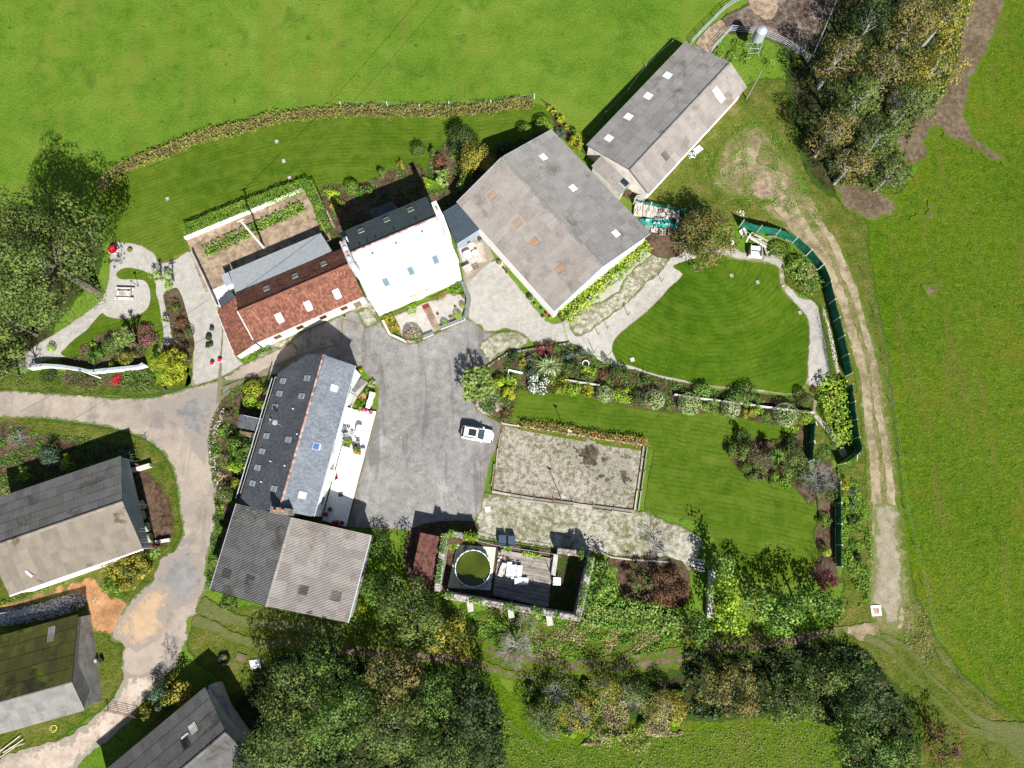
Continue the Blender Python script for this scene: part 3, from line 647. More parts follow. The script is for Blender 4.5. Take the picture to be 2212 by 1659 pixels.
# ---------------- beds behind the white house
LAYER[0] = .080
sheet('flower_bed', t10('-130,1210 0,1190 110,1180 200,1160 350,1080 420,1060 480,1050 560,1130 560,1230 680,1230 760,1310 500,1420 -60,1640 -200,1640 -140,1400') , M['bed'], 0.15)
sheet('flower_bed', t10('560,1050 640,960 720,900 980,980 1050,1000 1160,900 1370,850 1400,900 1360,860 1020,1020 760,1310 660,1200 560,1130'), M['bed'], 0.15)
sheet('flower_bed', t10('1380,700 1460,830 1580,950 1600,1020 1530,960 1400,860 1340,700 1290,640'), M['bed'], 0.15)
sheet('barn_side_grass', t10('1800,1260 1900,1230 1960,1290 2212,1400 2212,1640 2000,1640 1900,1330'), M['bed'], 0.15)
# ---------------- roads and yard
LAYER[0] = .084
sheet('lane_base', z3('700,1660 2250,1050 2500,1500 1500,1950 800,2000'), M['asphalt'], .1, smooth=False)
sheet('paved_corner', z1('1840,950 2212,700 2380,1100 1960,1480'), M['concrete_road'], .1, smooth=False)
sheet('road', t01('-60,880 300,888 500,900 700,915 850,920 1000,912 1100,890 1200,858 1300,832 1440,790 1575,700 1700,650 1900,560 1920,700 1790,765 1560,800 1440,850 1430,960 1370,1080 1355,1200 1370,1350 1400,1450 1395,1660 1390,1830 1350,1940 1325,2080 1345,2170 1300,2210 1290,2310 1220,2360 1225,2450 1190,2540 1130,2620 1040,2700 960,2790 860,2800 800,2740 790,2610 800,2520 720,2490 740,2420 790,2310 850,2230 950,2130 1050,2060 1130,1910 1185,1790 1165,1660 1150,1500 1120,1380 1060,1280 960,1200 880,1160 700,1110 500,1080 250,1050 -60,1035'), M['road'], 0.12)
sheet('concrete_track', t02('790,1000 900,1060 1130,930 1180,880 1140,980 1040,1100 930,1230 860,1330 770,1420 650,1510 520,1620 440,1720 -60,1740 0,1600 150,1540 430,1460 520,1400 690,1260 750,1180 800,1080'), M['concrete_road'], 0.25)
sheet('road_patch', t01('960,960 1150,910 1300,850 1420,880 1400,1000 1350,1150 1330,1350 1250,1250 1200,1150 1100,1050'), M['road_grey'], 0.5)
sheet('road_patch', t02('1050,300 1250,250 1330,400 1280,560 1100,640 1000,560'), M['road_grey'], 0.5)
sheet('road_dust', t02('860,600 960,500 1080,470 1120,560 1050,640 1080,740 980,860 860,900 780,840 740,800 770,690'), M['road_orange'], 0.4)
sheet('yard', t11('-760,330') + t01('1400,960 1560,830 1700,740 1920,640 2212,560') + t11('0,400 150,440 280,450 320,520 430,570 520,550 700,460 830,400 870,440 930,490 1010,500 1060,560 1060,640 945,715 800,740 800,830 850,930 880,1000 990,1060 1035,1090 1030,1150 1000,1250 960,1350 930,1500 910,1660') + t12('850,60 700,70 480,120 200,110 30,90') + t11('60,1655 230,1010 240,860 130,720') + t01('2212,700 1900,680 1790,765 1560,800 1440,850 1430,940'), M['asphalt'], 0.12, smooth=False)
sheet('worn_concrete', t11('900,560 1010,500 1130,490 1220,540 1160,600 1060,620 960,690 920,640'), M['gravel_mossy'], 0.2)
sheet('house_apron', z3('720,1640 2205,1000 2350,1300 2212,1330 2050,1200 1750,1330 1450,1420 1150,1640 1000,1720 700,1700'), M['gravel_mossy'], 0.25)
sheet('front_gravel', z2('545,700 905,560 1080,490 1340,385 1545,400 1600,480 1570,640 1540,740 1400,820 1210,900 1130,950 960,1030 700,1050 640,940'), M['gravel'], 0.03, cell=.6, smooth=False)
sheet('stone_apron', z2('30,640 180,600 350,790 400,780 150,905 120,880'), M['gravel_mossy'], 0.06, cell=.6)
# ---------------- court and the ground south of it
LAYER[0] = .084
sheet('mossy_yard', t11('930,1500 960,1540 1900,1650 1990,1640') + t12('2000,0 2100,60 2212,90 2300,150 2350,200 2212,420 1900,320 1700,280 1400,240 850,160 870,60'), M['gravel_mossy'], 0.2)
sheet('boules_court', t11('1045,1085 1960,1222 1900,1650 975,1520'), M['court'], 0.04, smooth=False)
def blob(name, f, cx, cy, rx, ry, mat, j=0.35, seed=0, **k):
    pts = [f(cx + rx * math.cos(a) * (1 + .25 * math.sin(3 * a + seed)), cy + ry * math.sin(a) * (1 + .2 * math.cos(2 * a + seed))) for a in np.linspace(0, 2 * math.pi, 13)[:-1]]
    return sheet(name, pts, mat, j, 0.15, 0.4, **k)
sheet('reddish_strip', t11('1130,1105 1940,1228 1935,1262 1500,1190 1130,1120'), M['dirt'], 0.08, cell=.5)
for (x, y, a, b) in ((1600, 1300, 110, 65), (1710, 1320, 40, 55), (1835, 1300, 45, 40), (1830, 1430, 35, 75), (1720, 1440, 60, 45), (1520, 1290, 30, 40)):
    blob('humus_patch', t11, x, y, a * 1.25, b * 1.25, M['humus'], 0.9, x, kind='structure')
# centre planting bed, island bed and right margin beds
sheet('flower_bed', t11('945,715 1060,640 1200,610 1480,565 1600,640 1680,690 1780,720 1900,740 2100,800 2300,850 2300,1010 2000,1000 1800,960 1640,920 1500,890 1250,895 1155,860 1100,1060 1035,1085 990,1050 860,960 800,860'), M['bed'], 0.12)
sheet('flower_bed', t21('-60,860 100,870 480,900 700,920 830,900 840,1060 790,1160 740,1120 400,1060 200,1020 -60,1010'), M['bed'], 0.12)
sheet('flower_bed', t21('290,1270 340,1190 480,1180 640,1200 720,1130 800,1150 810,1330 860,1500 830,1620 700,1480 560,1460 420,1440 340,1360'), M['bed'], 0.1)
sheet('flower_bed', t22('850,-300 980,-300 990,350 1060,460 830,420 880,290 850,150 880,20'), M['bed'], 0.1)
sheet('yard_corner', t12('450,110 850,60 870,150 690,110 660,500 440,470'), M['bed'], 0.1)
sheet('vegetable_plot', t00('1210,1560 1970,1235 2120,1500 2150,1560 1330,1895 1270,1740'), M['soil_pale'], 0.05, smooth=False)
sheet('overgrown_bed', t21('660,90 740,-20 860,80 940,290 1000,540 1050,760 1090,1200 1060,1260 1000,1160 870,990 930,830 960,750 900,420 870,310 700,210'), M['rough'], 0.15)
sheet('bank_grass', t21('830,1030 900,1100 960,1180 1010,1300 830,1330 820,1120'), M['rough'], 0.1)
sheet('garden_soil', t12('1740,300 2212,320 2212,620 1850,560 1780,420'), M['bed'], 0.2)

# ================================================================== ROOFS AND BUILDINGS
def sheet_mesh(name, wd, ln, waves=6, amp=0.036):
    key = (name, round(wd, 3), round(ln, 3))
    vs, fs = [], []; n = waves * 4
    for j in range(2):
        for i in range(n + 1):
            ph = 2 * math.pi * i / 4
            vs.append((wd * i / n, ln * j, amp * math.cos(ph) + (0.035 if j == 0 else 0.0)))
    for i in range(n): fs.append((i, i + 1, n + 2 + i, n + 1 + i))
    b = len(vs)
    for i in range(n + 1): vs.append((wd * i / n, 0, vs[i][2] - 0.02))
    for i in range(n): fs.append((b + i, b + i + 1, i + 1, i))
    me = bpy.data.meshes.new(name); me.from_pydata(vs, [], fs)
    me.attributes.new('t', 'FLOAT', 'POINT').data.foreach_set('value', [.5 + .5 * math.cos(2 * math.pi * (i % (n + 1)) / 4) for i in range(len(vs))])
    return me
def slope_frame(A, B, R):
    """eave from A to B, R a point on the ridge -> origin, u, v, n, length, slope"""
    u = (B - A); L = u.length; u = u / L
    v = (R - A); v = v - u * v.dot(u); S = v.length; v = v / S
    n = u.cross(v)
    if n.z < 0: n = -n
    return A.copy(), u, v, n, L, S
def fmat(o, u, v, n):
    m = Matrix.Identity(4)
    for i, a in enumerate((u, v, n)):
        for r in range(3): m[r][i] = a[r]
    m.translation = o
    return m
def place(o, parent, m):
    o.parent = parent
    o.matrix_local = Matrix.Translation(-Vector(parent.location)) @ m
def corrugated(root, frame, mat, ln=1.8, name='roof_sheet', deck=M['fibro_dark'], over=0.02, clip=None):
    o, u, v, n, L, S = frame
    if u.cross(v).dot(n) < 0: o = o + u * L; u = -u
    nu = max(1, round(L / 1.06)); nv = max(1, round(S / ln))
    wd, hl = L / nu, S / nv
    me = sheet_mesh(name, wd, hl + 0.08); me.materials.append(mat)
    for i in range(nu):
        for j in range(nv):
            p = o + u * (wd * i) + v * (hl * j) + n * (0.05 + 0.004 * ((i + j) % 2))
            if clip and not clip(p + u * wd / 2 + v * hl / 2): continue
            q = bpy.data.objects.new(name, me); COL.objects.link(q)
            a = random.uniform(-.004, .004)
            place(q, root, fmat(p, (u + v * a).normalized(), (v - u * a).normalized(), n))
    d = MB(); d.frame(o + u * .03 - n * .08 + v * .03, u * (L - .06), v * (S - .03), n * .09); d.build('roof_deck', deck, root)
def tiles(root, frame, mat, tw, tl, polypx=None, name='roof_tiles', lift=0.03, deck=None, thick=0.03):
    o, u, v, n, L, S = frame
    if u.cross(v).dot(n) < 0: o = o + u * L; u = -u
    P2 = None
    if polypx:
        P2 = [((GP(p, o, n) - o).dot(u), (GP(p, o, n) - o).dot(v)) for p in polypx]
    xs = np.array([p[0] for p in P2]) if P2 else np.array([0, L]); ys = np.array([p[1] for p in P2]) if P2 else np.array([0, S])
    nu = int(round((xs.max() - xs.min()) / tw)); nv = int(round((ys.max() - ys.min()) / tl))
    tw2, tl2 = (xs.max() - xs.min()) / nu, (ys.max() - ys.min()) / nv
    I, J = np.meshgrid(np.arange(-1, nu + 1), np.arange(nv)); I = I.ravel(); J = J.ravel()
    x = xs.min() + (I + 0.5 * (J % 2)) * tw2; y = ys.min() + J * tl2
    C = np.stack([x + tw2 / 2, y + tl2 / 2], 1)
    poly = P2 if P2 else [(0, 0), (L, 0), (L, S), (0, S)]
    k = inside(C, poly); x, y = x[k], y[k]; m = len(x)
    li = lift + rng.uniform(-.004, .006, m); g = 0.006; tl3 = tl2 * 1.12
    oo, uu, vv, nn = (np.array(a) for a in (o, u, v, n))
    x1 = np.clip(x + g, 0 if not P2 else -1e9, 1e9); x2 = np.minimum(x + tw2 - g, L if not P2 else 1e9)
    def pt(a, b, c): return oo + a[:, None] * uu + b[:, None] * vv + c[:, None] * nn
    z0 = np.zeros(m)
    V = np.stack([pt(x1, y, li + thick), pt(x2, y, li + thick), pt(x2, y + tl3, z0 + .012), pt(x1, y + tl3, z0 + .012), pt(x1, y, z0), pt(x2, y, z0)], 1).reshape(-1, 3)
    F = []
    for i in range(m):
        b = 6 * i; F += [(b, b + 1, b + 2, b + 3), (b + 4, b + 5, b + 1, b)]
    me = bpy.data.meshes.new(name); me.from_pydata(V.tolist(), [], F)
    a = me.attributes.new('t', 'FLOAT', 'POINT'); a.data.foreach_set('value', np.repeat(rng.random(m), 6).astype(np.float32))
    tag(finish(name, me, mat, root), kind='stuff')
    d = MB(); w3 = [o + u * p[0] + v * p[1] for p in poly]
    a2 = sum(poly[i][0] * poly[(i + 1) % len(poly)][1] - poly[(i + 1) % len(poly)][0] * poly[i][1] for i in range(len(poly)))
    if a2 < 0: w3 = w3[::-1]
    k = len(w3); d.add([p - n * .1 for p in w3] + [p + n * .005 for p in w3], [tuple(range(k - 1, -1, -1)), tuple(range(k, 2 * k))] + [(i, (i + 1) % k, k + (i + 1) % k, k + i) for i in range(k)])
    d.build('roof_deck', deck or mat, root)
def rooflight(root, frame, px, w, h, glass, name='rooflight', fr_mat=None, up=0.07):
    o, u, v, n = frame[:4]
    c = GP(px, o + n * .05, n)
    a = MB(); fr_mat = fr_mat or M['frame_grey']
    t = 0.09
    for (dx, dy, sx, sy) in ((-w / 2, 0, t, h + t), (w / 2, 0, t, h + t), (0, -h / 2, w - t, t * 1.4), (0, h / 2, w - t, t)):
        q = c + u * (dx - sx / 2) + v * (dy - sy / 2)
        a.frame(q, u * sx, v * sy, n * up)
    a.frame(c - u * w / 2 - v * (h / 2 + .22), u * w, v * .16, n * .03)
    f = a.build(name, fr_mat, root)
    g = MB(); g.frame(c - u * (w - t) / 2 - v * (h - t) / 2, u * (w - t), v * (h - t), n * (up - .02))
    gg = g.build('pane', glass, None); 
    gg.parent = f; gg.location = gg.location - Vector(root.location) - f.location
    return f
def patch_sheet(root, frame, px, w, h, mat, name='skylight'):
    o, u, v, n = frame[:4]
    if u.cross(v).dot(n) < 0: u = -u
    c = GP(px, o + n * .08, n)
    me = sheet_mesh(name, w, h, waves=max(2, round(w / .177))); me.materials.append(mat)
    q = bpy.data.objects.new(name, me); COL.objects.link(q)
    place(q, root, fmat(c - u * w / 2 - v * h / 2 + n * .012, u, v, n))
class Gable: pass
def gable(rid, eA, eB, hr, hA, hB=None):
    """ridge pixels (2), eave pixels on each side (2 each, same order), heights -> regularised frames"""
    hB = hA if hB is None else hB
    R = [G(p, hr) for p in rid]; A = [G(p, hA) for p in eA]; B = [G(p, hB) for p in eB]
    ax = (R[1] - R[0]).normalized() * 1.0 + (A[1] - A[0]).normalized() * .5 + (B[1] - B[0]).normalized() * .5
    ax.z = 0; ax.normalize(); pr = Vector((ax.y, -ax.x, 0))
    m = (R[0] + R[1]) / 2; m0 = Vector((m.x, m.y, 0))
    s0 = sum((p - m0).dot(ax) for p in (R[0], A[0], B[0])) / 3; s1 = sum((p - m0).dot(ax) for p in (R[1], A[1], B[1])) / 3
    wA = sum((p - m0).dot(pr) for p in A) / 2; wB = sum((p - m0).dot(pr) for p in B) / 2
    g = Gable(); g.ax, g.pr, g.m0, g.s0, g.s1, g.wA, g.wB, g.hr, g.hA, g.hB = ax, pr, m0, s0, s1, wA, wB, hr, hA, hB
    P = lambda s, w, h: m0 + ax * s + pr * w + Vector((0, 0, h))
    g.P = P
    g.FA = slope_frame(P(s0, wA, hA), P(s1, wA, hA), P(s0, 0, hr))
    g.FB = slope_frame(P(s0, wB, hB), P(s1, wB, hB), P(s0, 0, hr))
    g.c = m0 + ax * (s0 + s1) / 2
    print('GABLE len %.1f wA %.1f wB %.1f' % (s1 - s0, wA, wB))
    return g
def gable_walls(root, g, mat, inset=0.25, inA=0.3, inB=0.3, mats=None):
    """four wall slabs, the gables pentagonal; each its own part"""
    s0, s1 = g.s0 + inset, g.s1 - inset
    sg = 1 if g.wA > g.wB else -1
    a, b = g.wA - sg * inA, g.wB + sg * inB
    def hz(w):
        if (w > 0) == (g.wA > 0): return g.hr + (g.hA - g.hr) * w / g.wA - .12
        return g.hr + (g.hB - g.hr) * w / g.wB - .12
    mats = mats or {}
    T = .25
    for nm, s in (('start', s0), ('end', s1)):
        d = T if nm == 'start' else -T
        mb = MB()
        prof = [(a, 0), (a, hz(a)), (0, g.hr - .12), (b, hz(b)), (b, 0)]
        v = [g.P(s, w, h) for w, h in prof] + [g.P(s + d, w, h) for w, h in prof]
        f = [(0, 1, 2, 3, 4), (9, 8, 7, 6, 5)] + [(i, (i + 1) % 5 + 0, (i + 1) % 5 + 5, i + 5) for i in range(5)]
        mb.add(v, f); mb.build('gable_wall', mats.get(nm, mat), root)
    for nm, w in (('A', a), ('B', b)):
        mb = MB(); d = -T if w > 0 else T
        o = g.P(s0 + T + .002, w, 0)
        mb.frame(o, g.ax * (s1 - s0 - 2 * T - .004), g.pr * d, Vector((0, 0, hz(w) - .02)))
        mb.build('wall', mats.get(nm, mat), root)
    g.ins = (s0, s1, a, b)
def ridge_caps(root, g, mat, r=0.16, seg=0.45, name='ridge_cap'):
    L = g.s1 - g.s0; n = max(1, int(round(L / seg))); 
    mb = MB(); vs = []; k = 5; ln = L / n
    for j in (0, 1):
        for i in range(k + 1):
            a = math.pi * i / k; vs.append((ln * j * 1.04, r * math.cos(a) * (1.1 if j == 0 else 1), r * math.sin(a) * .75 * (1.15 if j == 0 else 1)))
    me = bpy.data.meshes.new(name); me.from_pydata(vs, [], [(i, i + 1, k + 2 + i, k + 1 + i) for i in range(k)] + [tuple(range(k, -1, -1))]); me.materials.append(mat)
    me.attributes.new('t', 'FLOAT', 'POINT').data.foreach_set('value', [0.5] * len(vs))
    for i in range(n):
        q = bpy.data.objects.new(name, me); COL.objects.link(q)
        place(q, root, fmat(g.P(g.s0 + ln * i, 0, g.hr + .03), g.ax, -g.pr if g.ax.cross(-g.pr).z > 0 else g.pr, Vector((0, 0, 1))))
def gutter(root, A, B, mat, r=.07):
    mb = MB(); mb.tube([A, B], r, 8); mb.build('gutter', mat, root)
def wall_thing_at(c): return (c.x, c.y, 0)
def panel(root, o, u, up, out, w, h, mat, name, th=.06, frame=None):
    """door / window / shutter on a wall: centre-bottom o"""
    mb = MB(); mb.frame(o - u * w / 2 - out * .02, u * w, up * h, out * (th + .02))
    ob = mb.build(name, mat, root)
    if frame:
        f = MB(); t = .09
        for (dx, dz, sx, sz) in ((-w / 2 - t, -t, t, h + 2 * t), (w / 2, -t, t, h + 2 * t), (-w / 2, h, w, t), (-w / 2, -t, w, t)):
            f.frame(o + u * dx + up * dz - out * .02, u * sx, up * sz, out * (th + .05))
        f.build('frame', frame, root)
    return ob
UP = Vector((0, 0, 1))

# ---- big corrugated barn
g = gable([t10(1025, 1015), t11(1680, 45)], [t10(1370, 850), t10(2000, 1510)], [t10(765, 1310), t11(1385, 385)], 7.0, 4.2)
r = thing('barn', 'largest grey corrugated barn, its long ridge running down to the gravel beside the white house', 'barn', wall_thing_at(g.c))
corrugated(r, g.FA, M['fibro'], 1.75); corrugated(r, g.FB, M['fibro_warm'], 1.75)
gable_walls(r, g, M['white_wall'])
ridge_caps(r, g, M['fibro'], .2, 1.06)
for p in ((1310, 1020), (1502, 1220), (1780, 1515)): patch_sheet(r, g.FA, t10(*p), 1.06, 0.95, M['skylight'])
for p in ((978, 1268), (1142, 1447), (1252, 1567)): patch_sheet(r, g.FB, t10(*p), 0.95, 1.3, M['skylight_brown'])
patch_sheet(r, g.FB, t11(1418, 88), 0.95, 1.3, M['skylight_brown'])
gutter(r, g.P(g.s0, g.wB - .06, g.hB), g.P(g.s1, g.wB - .06, g.hB), M['zinc']); gutter(r, g.P(g.s0, g.wA + .06, g.hA), g.P(g.s1, g.wA + .06, g.hA), M['zinc'])
for s_, w_ in ((g.s0, g.wA), (g.s0, g.wB), (g.s1, g.wA), (g.s1, g.wB)):
    mb = MB(); A_ = g.P(s_, 0, g.hr + .06); B_ = g.P(s_, w_, g.hA + .06); d_ = g.ax * (.14 if s_ == g.s1 else -.14)
    mb.add([A_, B_, B_ + d_, A_ + d_, A_ - UP * .2, B_ - UP * .2, B_ + d_ - UP * .2, A_ + d_ - UP * .2], [(0, 1, 2, 3), (7, 6, 5, 4), (0, 4, 5, 1), (1, 5, 6, 2), (2, 6, 7, 3), (3, 7, 4, 0)])
    mb.build('verge_board', M['zinc'], r)
BARN = g
# ---- long barn, upper right
g = gable([t10(1865, 1110), t20(300, 415)], [t10(1585, 940), t20(10, 280)], [t10(1995, 1255), t20(430, 550)], 5.0, 2.9)
r = thing('barn', 'long narrow corrugated barn beside the muddy pen, five translucent sheets on its roof', 'barn', wall_thing_at(g.c))
corrugated(r, g.FA, M['fibro'], 1.75); corrugated(r, g.FB, M['fibro_warm'], 1.6)
gable_walls(r, g, M['grey_wall'], mats={'start': M['cream_wall'], 'B': M['white_wall']})
ridge_caps(r, g, M['fibro'], .2, 1.06)
for p in ((2113, 490), (1988, 623), (1860, 758), (1733, 897)): patch_sheet(r, g.FA, t10(*p), 1.06, 1.15, M['skylight'])
patch_sheet(r, g.FB, t20(232, 615), 1.1, 2.3, M['skylight'])
patch_sheet(r, g.FB, t10(2100, 1010), 1.0, 1.3, M['skylight_dark'])
# annex of the long barn
A, B, C, D = (G(p, h) for p, h in zip(t10('1622,1078 1815,1258 1870,1165 1672,1005'), (2.3, 2.3, 2.9, 2.9)))
c = (A + B + C + D) / 4
r = thing('shed', 'small lean-to shed against the lower gable of the long barn, dark pane in its roof', 'shed', (c.x, c.y, 0))
F = slope_frame(A, B, D); corrugated(r, F, M['fibro_warm'], 1.3)
mb = MB(); q = .15; u_, v_ = F[1], Vector((F[2].x, F[2].y, 0)).normalized()
P_ = [A + u_ * q + v_ * q, B - u_ * q + v_ * q, C - u_ * q - v_ * q, D + u_ * q - v_ * q]
mb.prism([(p.x, p.y) for p in P_], 0, 2.2); mb.build('wall', M['cream_wall'], r)
rooflight(r, F, t10(1835, 1182), 1.3, .9, M['glass_dark'])

# ---- white house
g = gable([z1(325, 1015), z1(1550, 480)], [z1(95, 765), z1(1435, 175)], [(792, 646), (999, 570)], 11.0, 7.4)
r = thing('house', 'tall white house with a glare-white south roof slope and a dark north slope', 'house', wall_thing_at(g.c))
HOUSE = g
tiles(r, g.FA, M['green_slate'], .24, .32); tiles(r, g.FB, M['glare_slate'], .24, .32)
gable_walls(r, g, M['white_wall'], inset=.12, inA=.2, inB=.25)
ridge_caps(r, g, M['ridge_tile'], .11, .42)
for p in ((447, 697), (820, 535), (1167, 388)): rooflight(r, g.FA, z1(*p), .75, .95, M['glass_green'])
for p in ((810, 1440), (1172, 1280), (1530, 1115)): rooflight(r, g.FB, z1(*p), .80, 1.15, M['glass_blue'])
for p in ((618, 1025), (960, 880), (1338, 712)):
    c = GP(z1(*p), g.FB[0], g.FB[3]); mb = MB(); mb.box(c + UP * .08, (.18, .18, .16), math.atan2(g.ax.y, g.ax.x)); mb.build('roof_vent', M['dark_grey'], r)
for p in ((430, 915), (550, 860), (670, 812), (935, 695), (1260, 550)):
    c = GP(z1(*p), g.FA[0], g.FA[3]); mb = MB(); mb.box(c + UP * .06, (.2, .14, .12), math.atan2(g.ax.y, g.ax.x)); mb.build('roof_vent', M['black'], r)
gutter(r, g.P(g.s0, g.wB - .06, g.hB), g.P(g.s1, g.wB - .06, g.hB), M['white_paint'])
# facade
s0, s1, a, b = g.ins; out = g.pr * (1 if b > 0 else -1)
L_ = s1 - s0
for k, f_ in enumerate((.14, .38, .62, .86)):
    o_ = g.P(s0 + L_ * f_, b, 4.1)
    wi = panel(r, o_, g.ax, UP, out, .95, 1.5, M['glass_white'], 'window', .03, M['white_paint'])  # panes coloured white to imitate the overexposed facade
    for sd in (-1, 1): panel(r, o_ + g.ax * sd * .85, g.ax, UP, out, .5, 1.6, M['white_paint'], 'shutter', .05)
for f_ in (.14, .38, .86): 
    panel(r, g.P(s0 + L_ * f_, b, .95), g.ax, UP, out, 1.0, 1.4, M['glass_white'], 'window', .03, M['white_paint'])  # ground floor panes too: overexposure put into their colour
dc = G(z2(960, 500), .0); sd_ = (dc - g.m0).dot(g.ax)
panel(r, g.P(sd_, b, .15), g.ax, UP, out, 1.1, 2.1, M['cream_wall'], 'door', .05, M['white_paint'])
# glazed porch over the door: fan shaped awning
mb = MB(); o_ = g.P(sd_, b, 2.9); k = 8
arc = [o_ + g.ax * (1.5 * math.cos(math.pi * i / k)) + out * (.25 + .9 * math.sin(math.pi * i / k)) - UP * .35 for i in range(k + 1)]
mb.add([o_ + UP * .1] + arc, [(0, i + 1, i + 2) for i in range(k)] + [(0, i + 2, i + 1) for i in range(k)])
mb.build('door_canopy', M['cream_wall'], r)
for i in range(0, k + 1, 2):
    mb = MB(); mb.tube([o_ + UP * .12, arc[i] + UP * .03], .025, 5); mb.build('canopy_rib', M['frame_grey'], r)
# chimney stacks
def stack(px, hbase, htop, mat, name='chimney'):
    T_ = [G(p, htop) for p in px]
    mb = MB(); mb.prism([(p.x, p.y) for p in T_], hbase, htop); return mb.build(name, mat, r), T_
ch, T_ = stack(z1('1468,290 1535,258 1640,470 1565,520'), 8.5, 12.4, M['white_wall'])
mb = MB(); c = sum(T_, Vector()) / 4; mb.cyl((c.x, c.y, 12.4), .16, .35, 10); mb.build('chimney_pot', M['terracotta'], r)
ch, T_ = stack(z1('1570,500 1640,460 1740,740 1665,700'), 7.0, 11.2, M['white_wall'], 'parapet')
ch, T_ = stack(z1('130,855 213,822 350,1160 268,1190'), 8.0, 12.3, M['zinc'])
ax_ = (T_[3] - T_[0]); 
for i, (f_, m_) in enumerate(((.12, 'terracotta'), (.35, 'plastic_white'), (.55, 'terracotta'), (.78, 'wood_pale'))):
    c = T_[0] + ax_ * f_ + (T_[1] - T_[0]) * .5
    mb = MB(); mb.cyl(c, .2, .3 + .1 * (i % 2), 10, .15); mb.build('chimney_pot', M[m_], r)
ch, T_ = stack(z1('295,1205 375,1165 420,1255 340,1288'), 8.0, 10.8, M['zinc'], 'chimney_shoulder')
ch, T_ = stack(z1('165,798 240,780 255,830 215,820'), 7.5, 10.0, M['cream_wall'], 'flue_stack')
# front step and mat
c = G(z2(1022, 580), .05)
mb = MB(); mb.box((c.x, c.y, .17), (1.0, .62, .04), math.atan2(g.ax.y, g.ax.x))
tag(mb.build('doormat', M['mat_red']), 'dark red doormat on the path at the white house front door', 'doormat')

# small dark extension north of the white house
A, B, C, D = (G(p, h) for p, h in zip(z1('570,405 910,265 970,365 625,525'), (4.6, 4.6, 5.0, 5.0)))
c = (A + B + C + D) / 4
r = thing('extension', 'small dark flat extension behind the white house, below the north eave', 'extension', (c.x, c.y, 0))
tiles(r, slope_frame(A, B, D), M['slate_dark'], .24, .3)
mb = MB(); mb.prism([(p.x, p.y) for p in (A, B, C, D)], 0, 4.45); mb.build('wall', M['grey_wall'], r)
# metal roofed passage between house and barn
A, B, C, D = (G(p, h) for p, h in zip(z1('1835,885 2180,665 1872,292 1640,430'), (2.7, 2.7, 3.2, 3.2)))
c = (A + B + C + D) / 4
r = thing('carport', 'dark blue ribbed metal roof between the white house and the largest barn', 'carport', (c.x, c.y, 0))
u = (B - A); v = (D - A)
mb = MB(); n_ = u.cross(v).normalized(); n_ = n_ if n_.z > 0 else -n_
w3 = [A, B, C, D]
mb.add([p - n_ * .05 for p in w3] + [p for p in w3], [(3, 2, 1, 0), (4, 5, 6, 7), (0, 1, 5, 4), (1, 2, 6, 5), (2, 3, 7, 6), (3, 0, 4, 7)]); mb.build('roof_deck', M['blue_metal'], r)
for i in range(13):
    f_ = i / 12; 
    p0 = A.lerp(D, f_); p1 = B.lerp(C, f_)
    mb = MB(); d_ = (D - A).normalized() * .07
    mb.frame(p0, p1 - p0, d_, n_ * .07); mb.build('roof_rib', M['blue_metal'], r)
mb = MB()
w_ = [A + (C - A) * .04, B + (D - B) * .04, C + (A - C) * .04, D + (B - D) * .04]
mb.prism([(p.x, p.y) for p in w_], 0, 2.55); mb.build('wall', M['blue_clad'], r)

# ---- long red tiled house
g = gable([z3(470, 1190), z3(1975, 560)], [z3(445, 975), z3(1880, 330)], [z3(715, 1625), z3(2205, 995)], 5.9, 3.3)
r = thing('house', 'long low house with orange-red clay tile roof joined to the white house', 'house', wall_thing_at(g.c))
tiles(r, g.FA, M['red_tile'], .24, .3, thick=.035); tiles(r, g.FB, M['red_tile'], .24, .3, thick=.035)
gable_walls(r, g, M['white_wall'], inset=.1, inA=.15, inB=.25, mats={'B': M['cream_wall']})
ridge_caps(r, g, M['red_tile'], .12, .4)
for p in ((1035, 1280), (1428, 1115), (1818, 952)): rooflight(r, g.FB, z3(*p), .85, 1.15, M['glass_white'])
for p in ((862, 885), (1250, 715), (1640, 548)): rooflight(r, g.FA, z3(*p), .75, .95, M['glass_grey'])
gutter(r, g.P(g.s0, g.wB - .08, g.hB), g.P(g.s1, g.wB - .08, g.hB), M['white_paint'], .09)
s0, s1, a, b = g.ins; out = g.pr * (1 if b > 0 else -1)
for f_ in (.17, .38, .60, .80): panel(r, g.P(s0 + (s1 - s0) * f_, b, 1.2), g.ax, UP, out, .9, 1.1, M['glass_dark'], 'window', .03, M['terracotta'])
panel(r, g.P(s0 + (s1 - s0) * .92, b, .05), g.ax, UP, out, 1.0, 2.1, M['wood_brown'], 'door', .04, M['granite'])
# verge strip on the west gable
mb = MB(); A_ = g.P(g.s0, g.wB, g.hB + .05); B_ = g.P(g.s0, 0, g.hr + .08); d_ = g.ax * -.12
mb.add([A_, B_, B_ + d_, A_ + d_, A_ - UP * .25, B_ - UP * .25, B_ + d_ - UP * .25, A_ + d_ - UP * .25], [(0, 1, 2, 3), (7, 6, 5, 4), (0, 4, 5, 1), (1, 5, 6, 2), (2, 6, 7, 3), (3, 7, 4, 0)]); mb.build('verge_board', M['granite'], r)
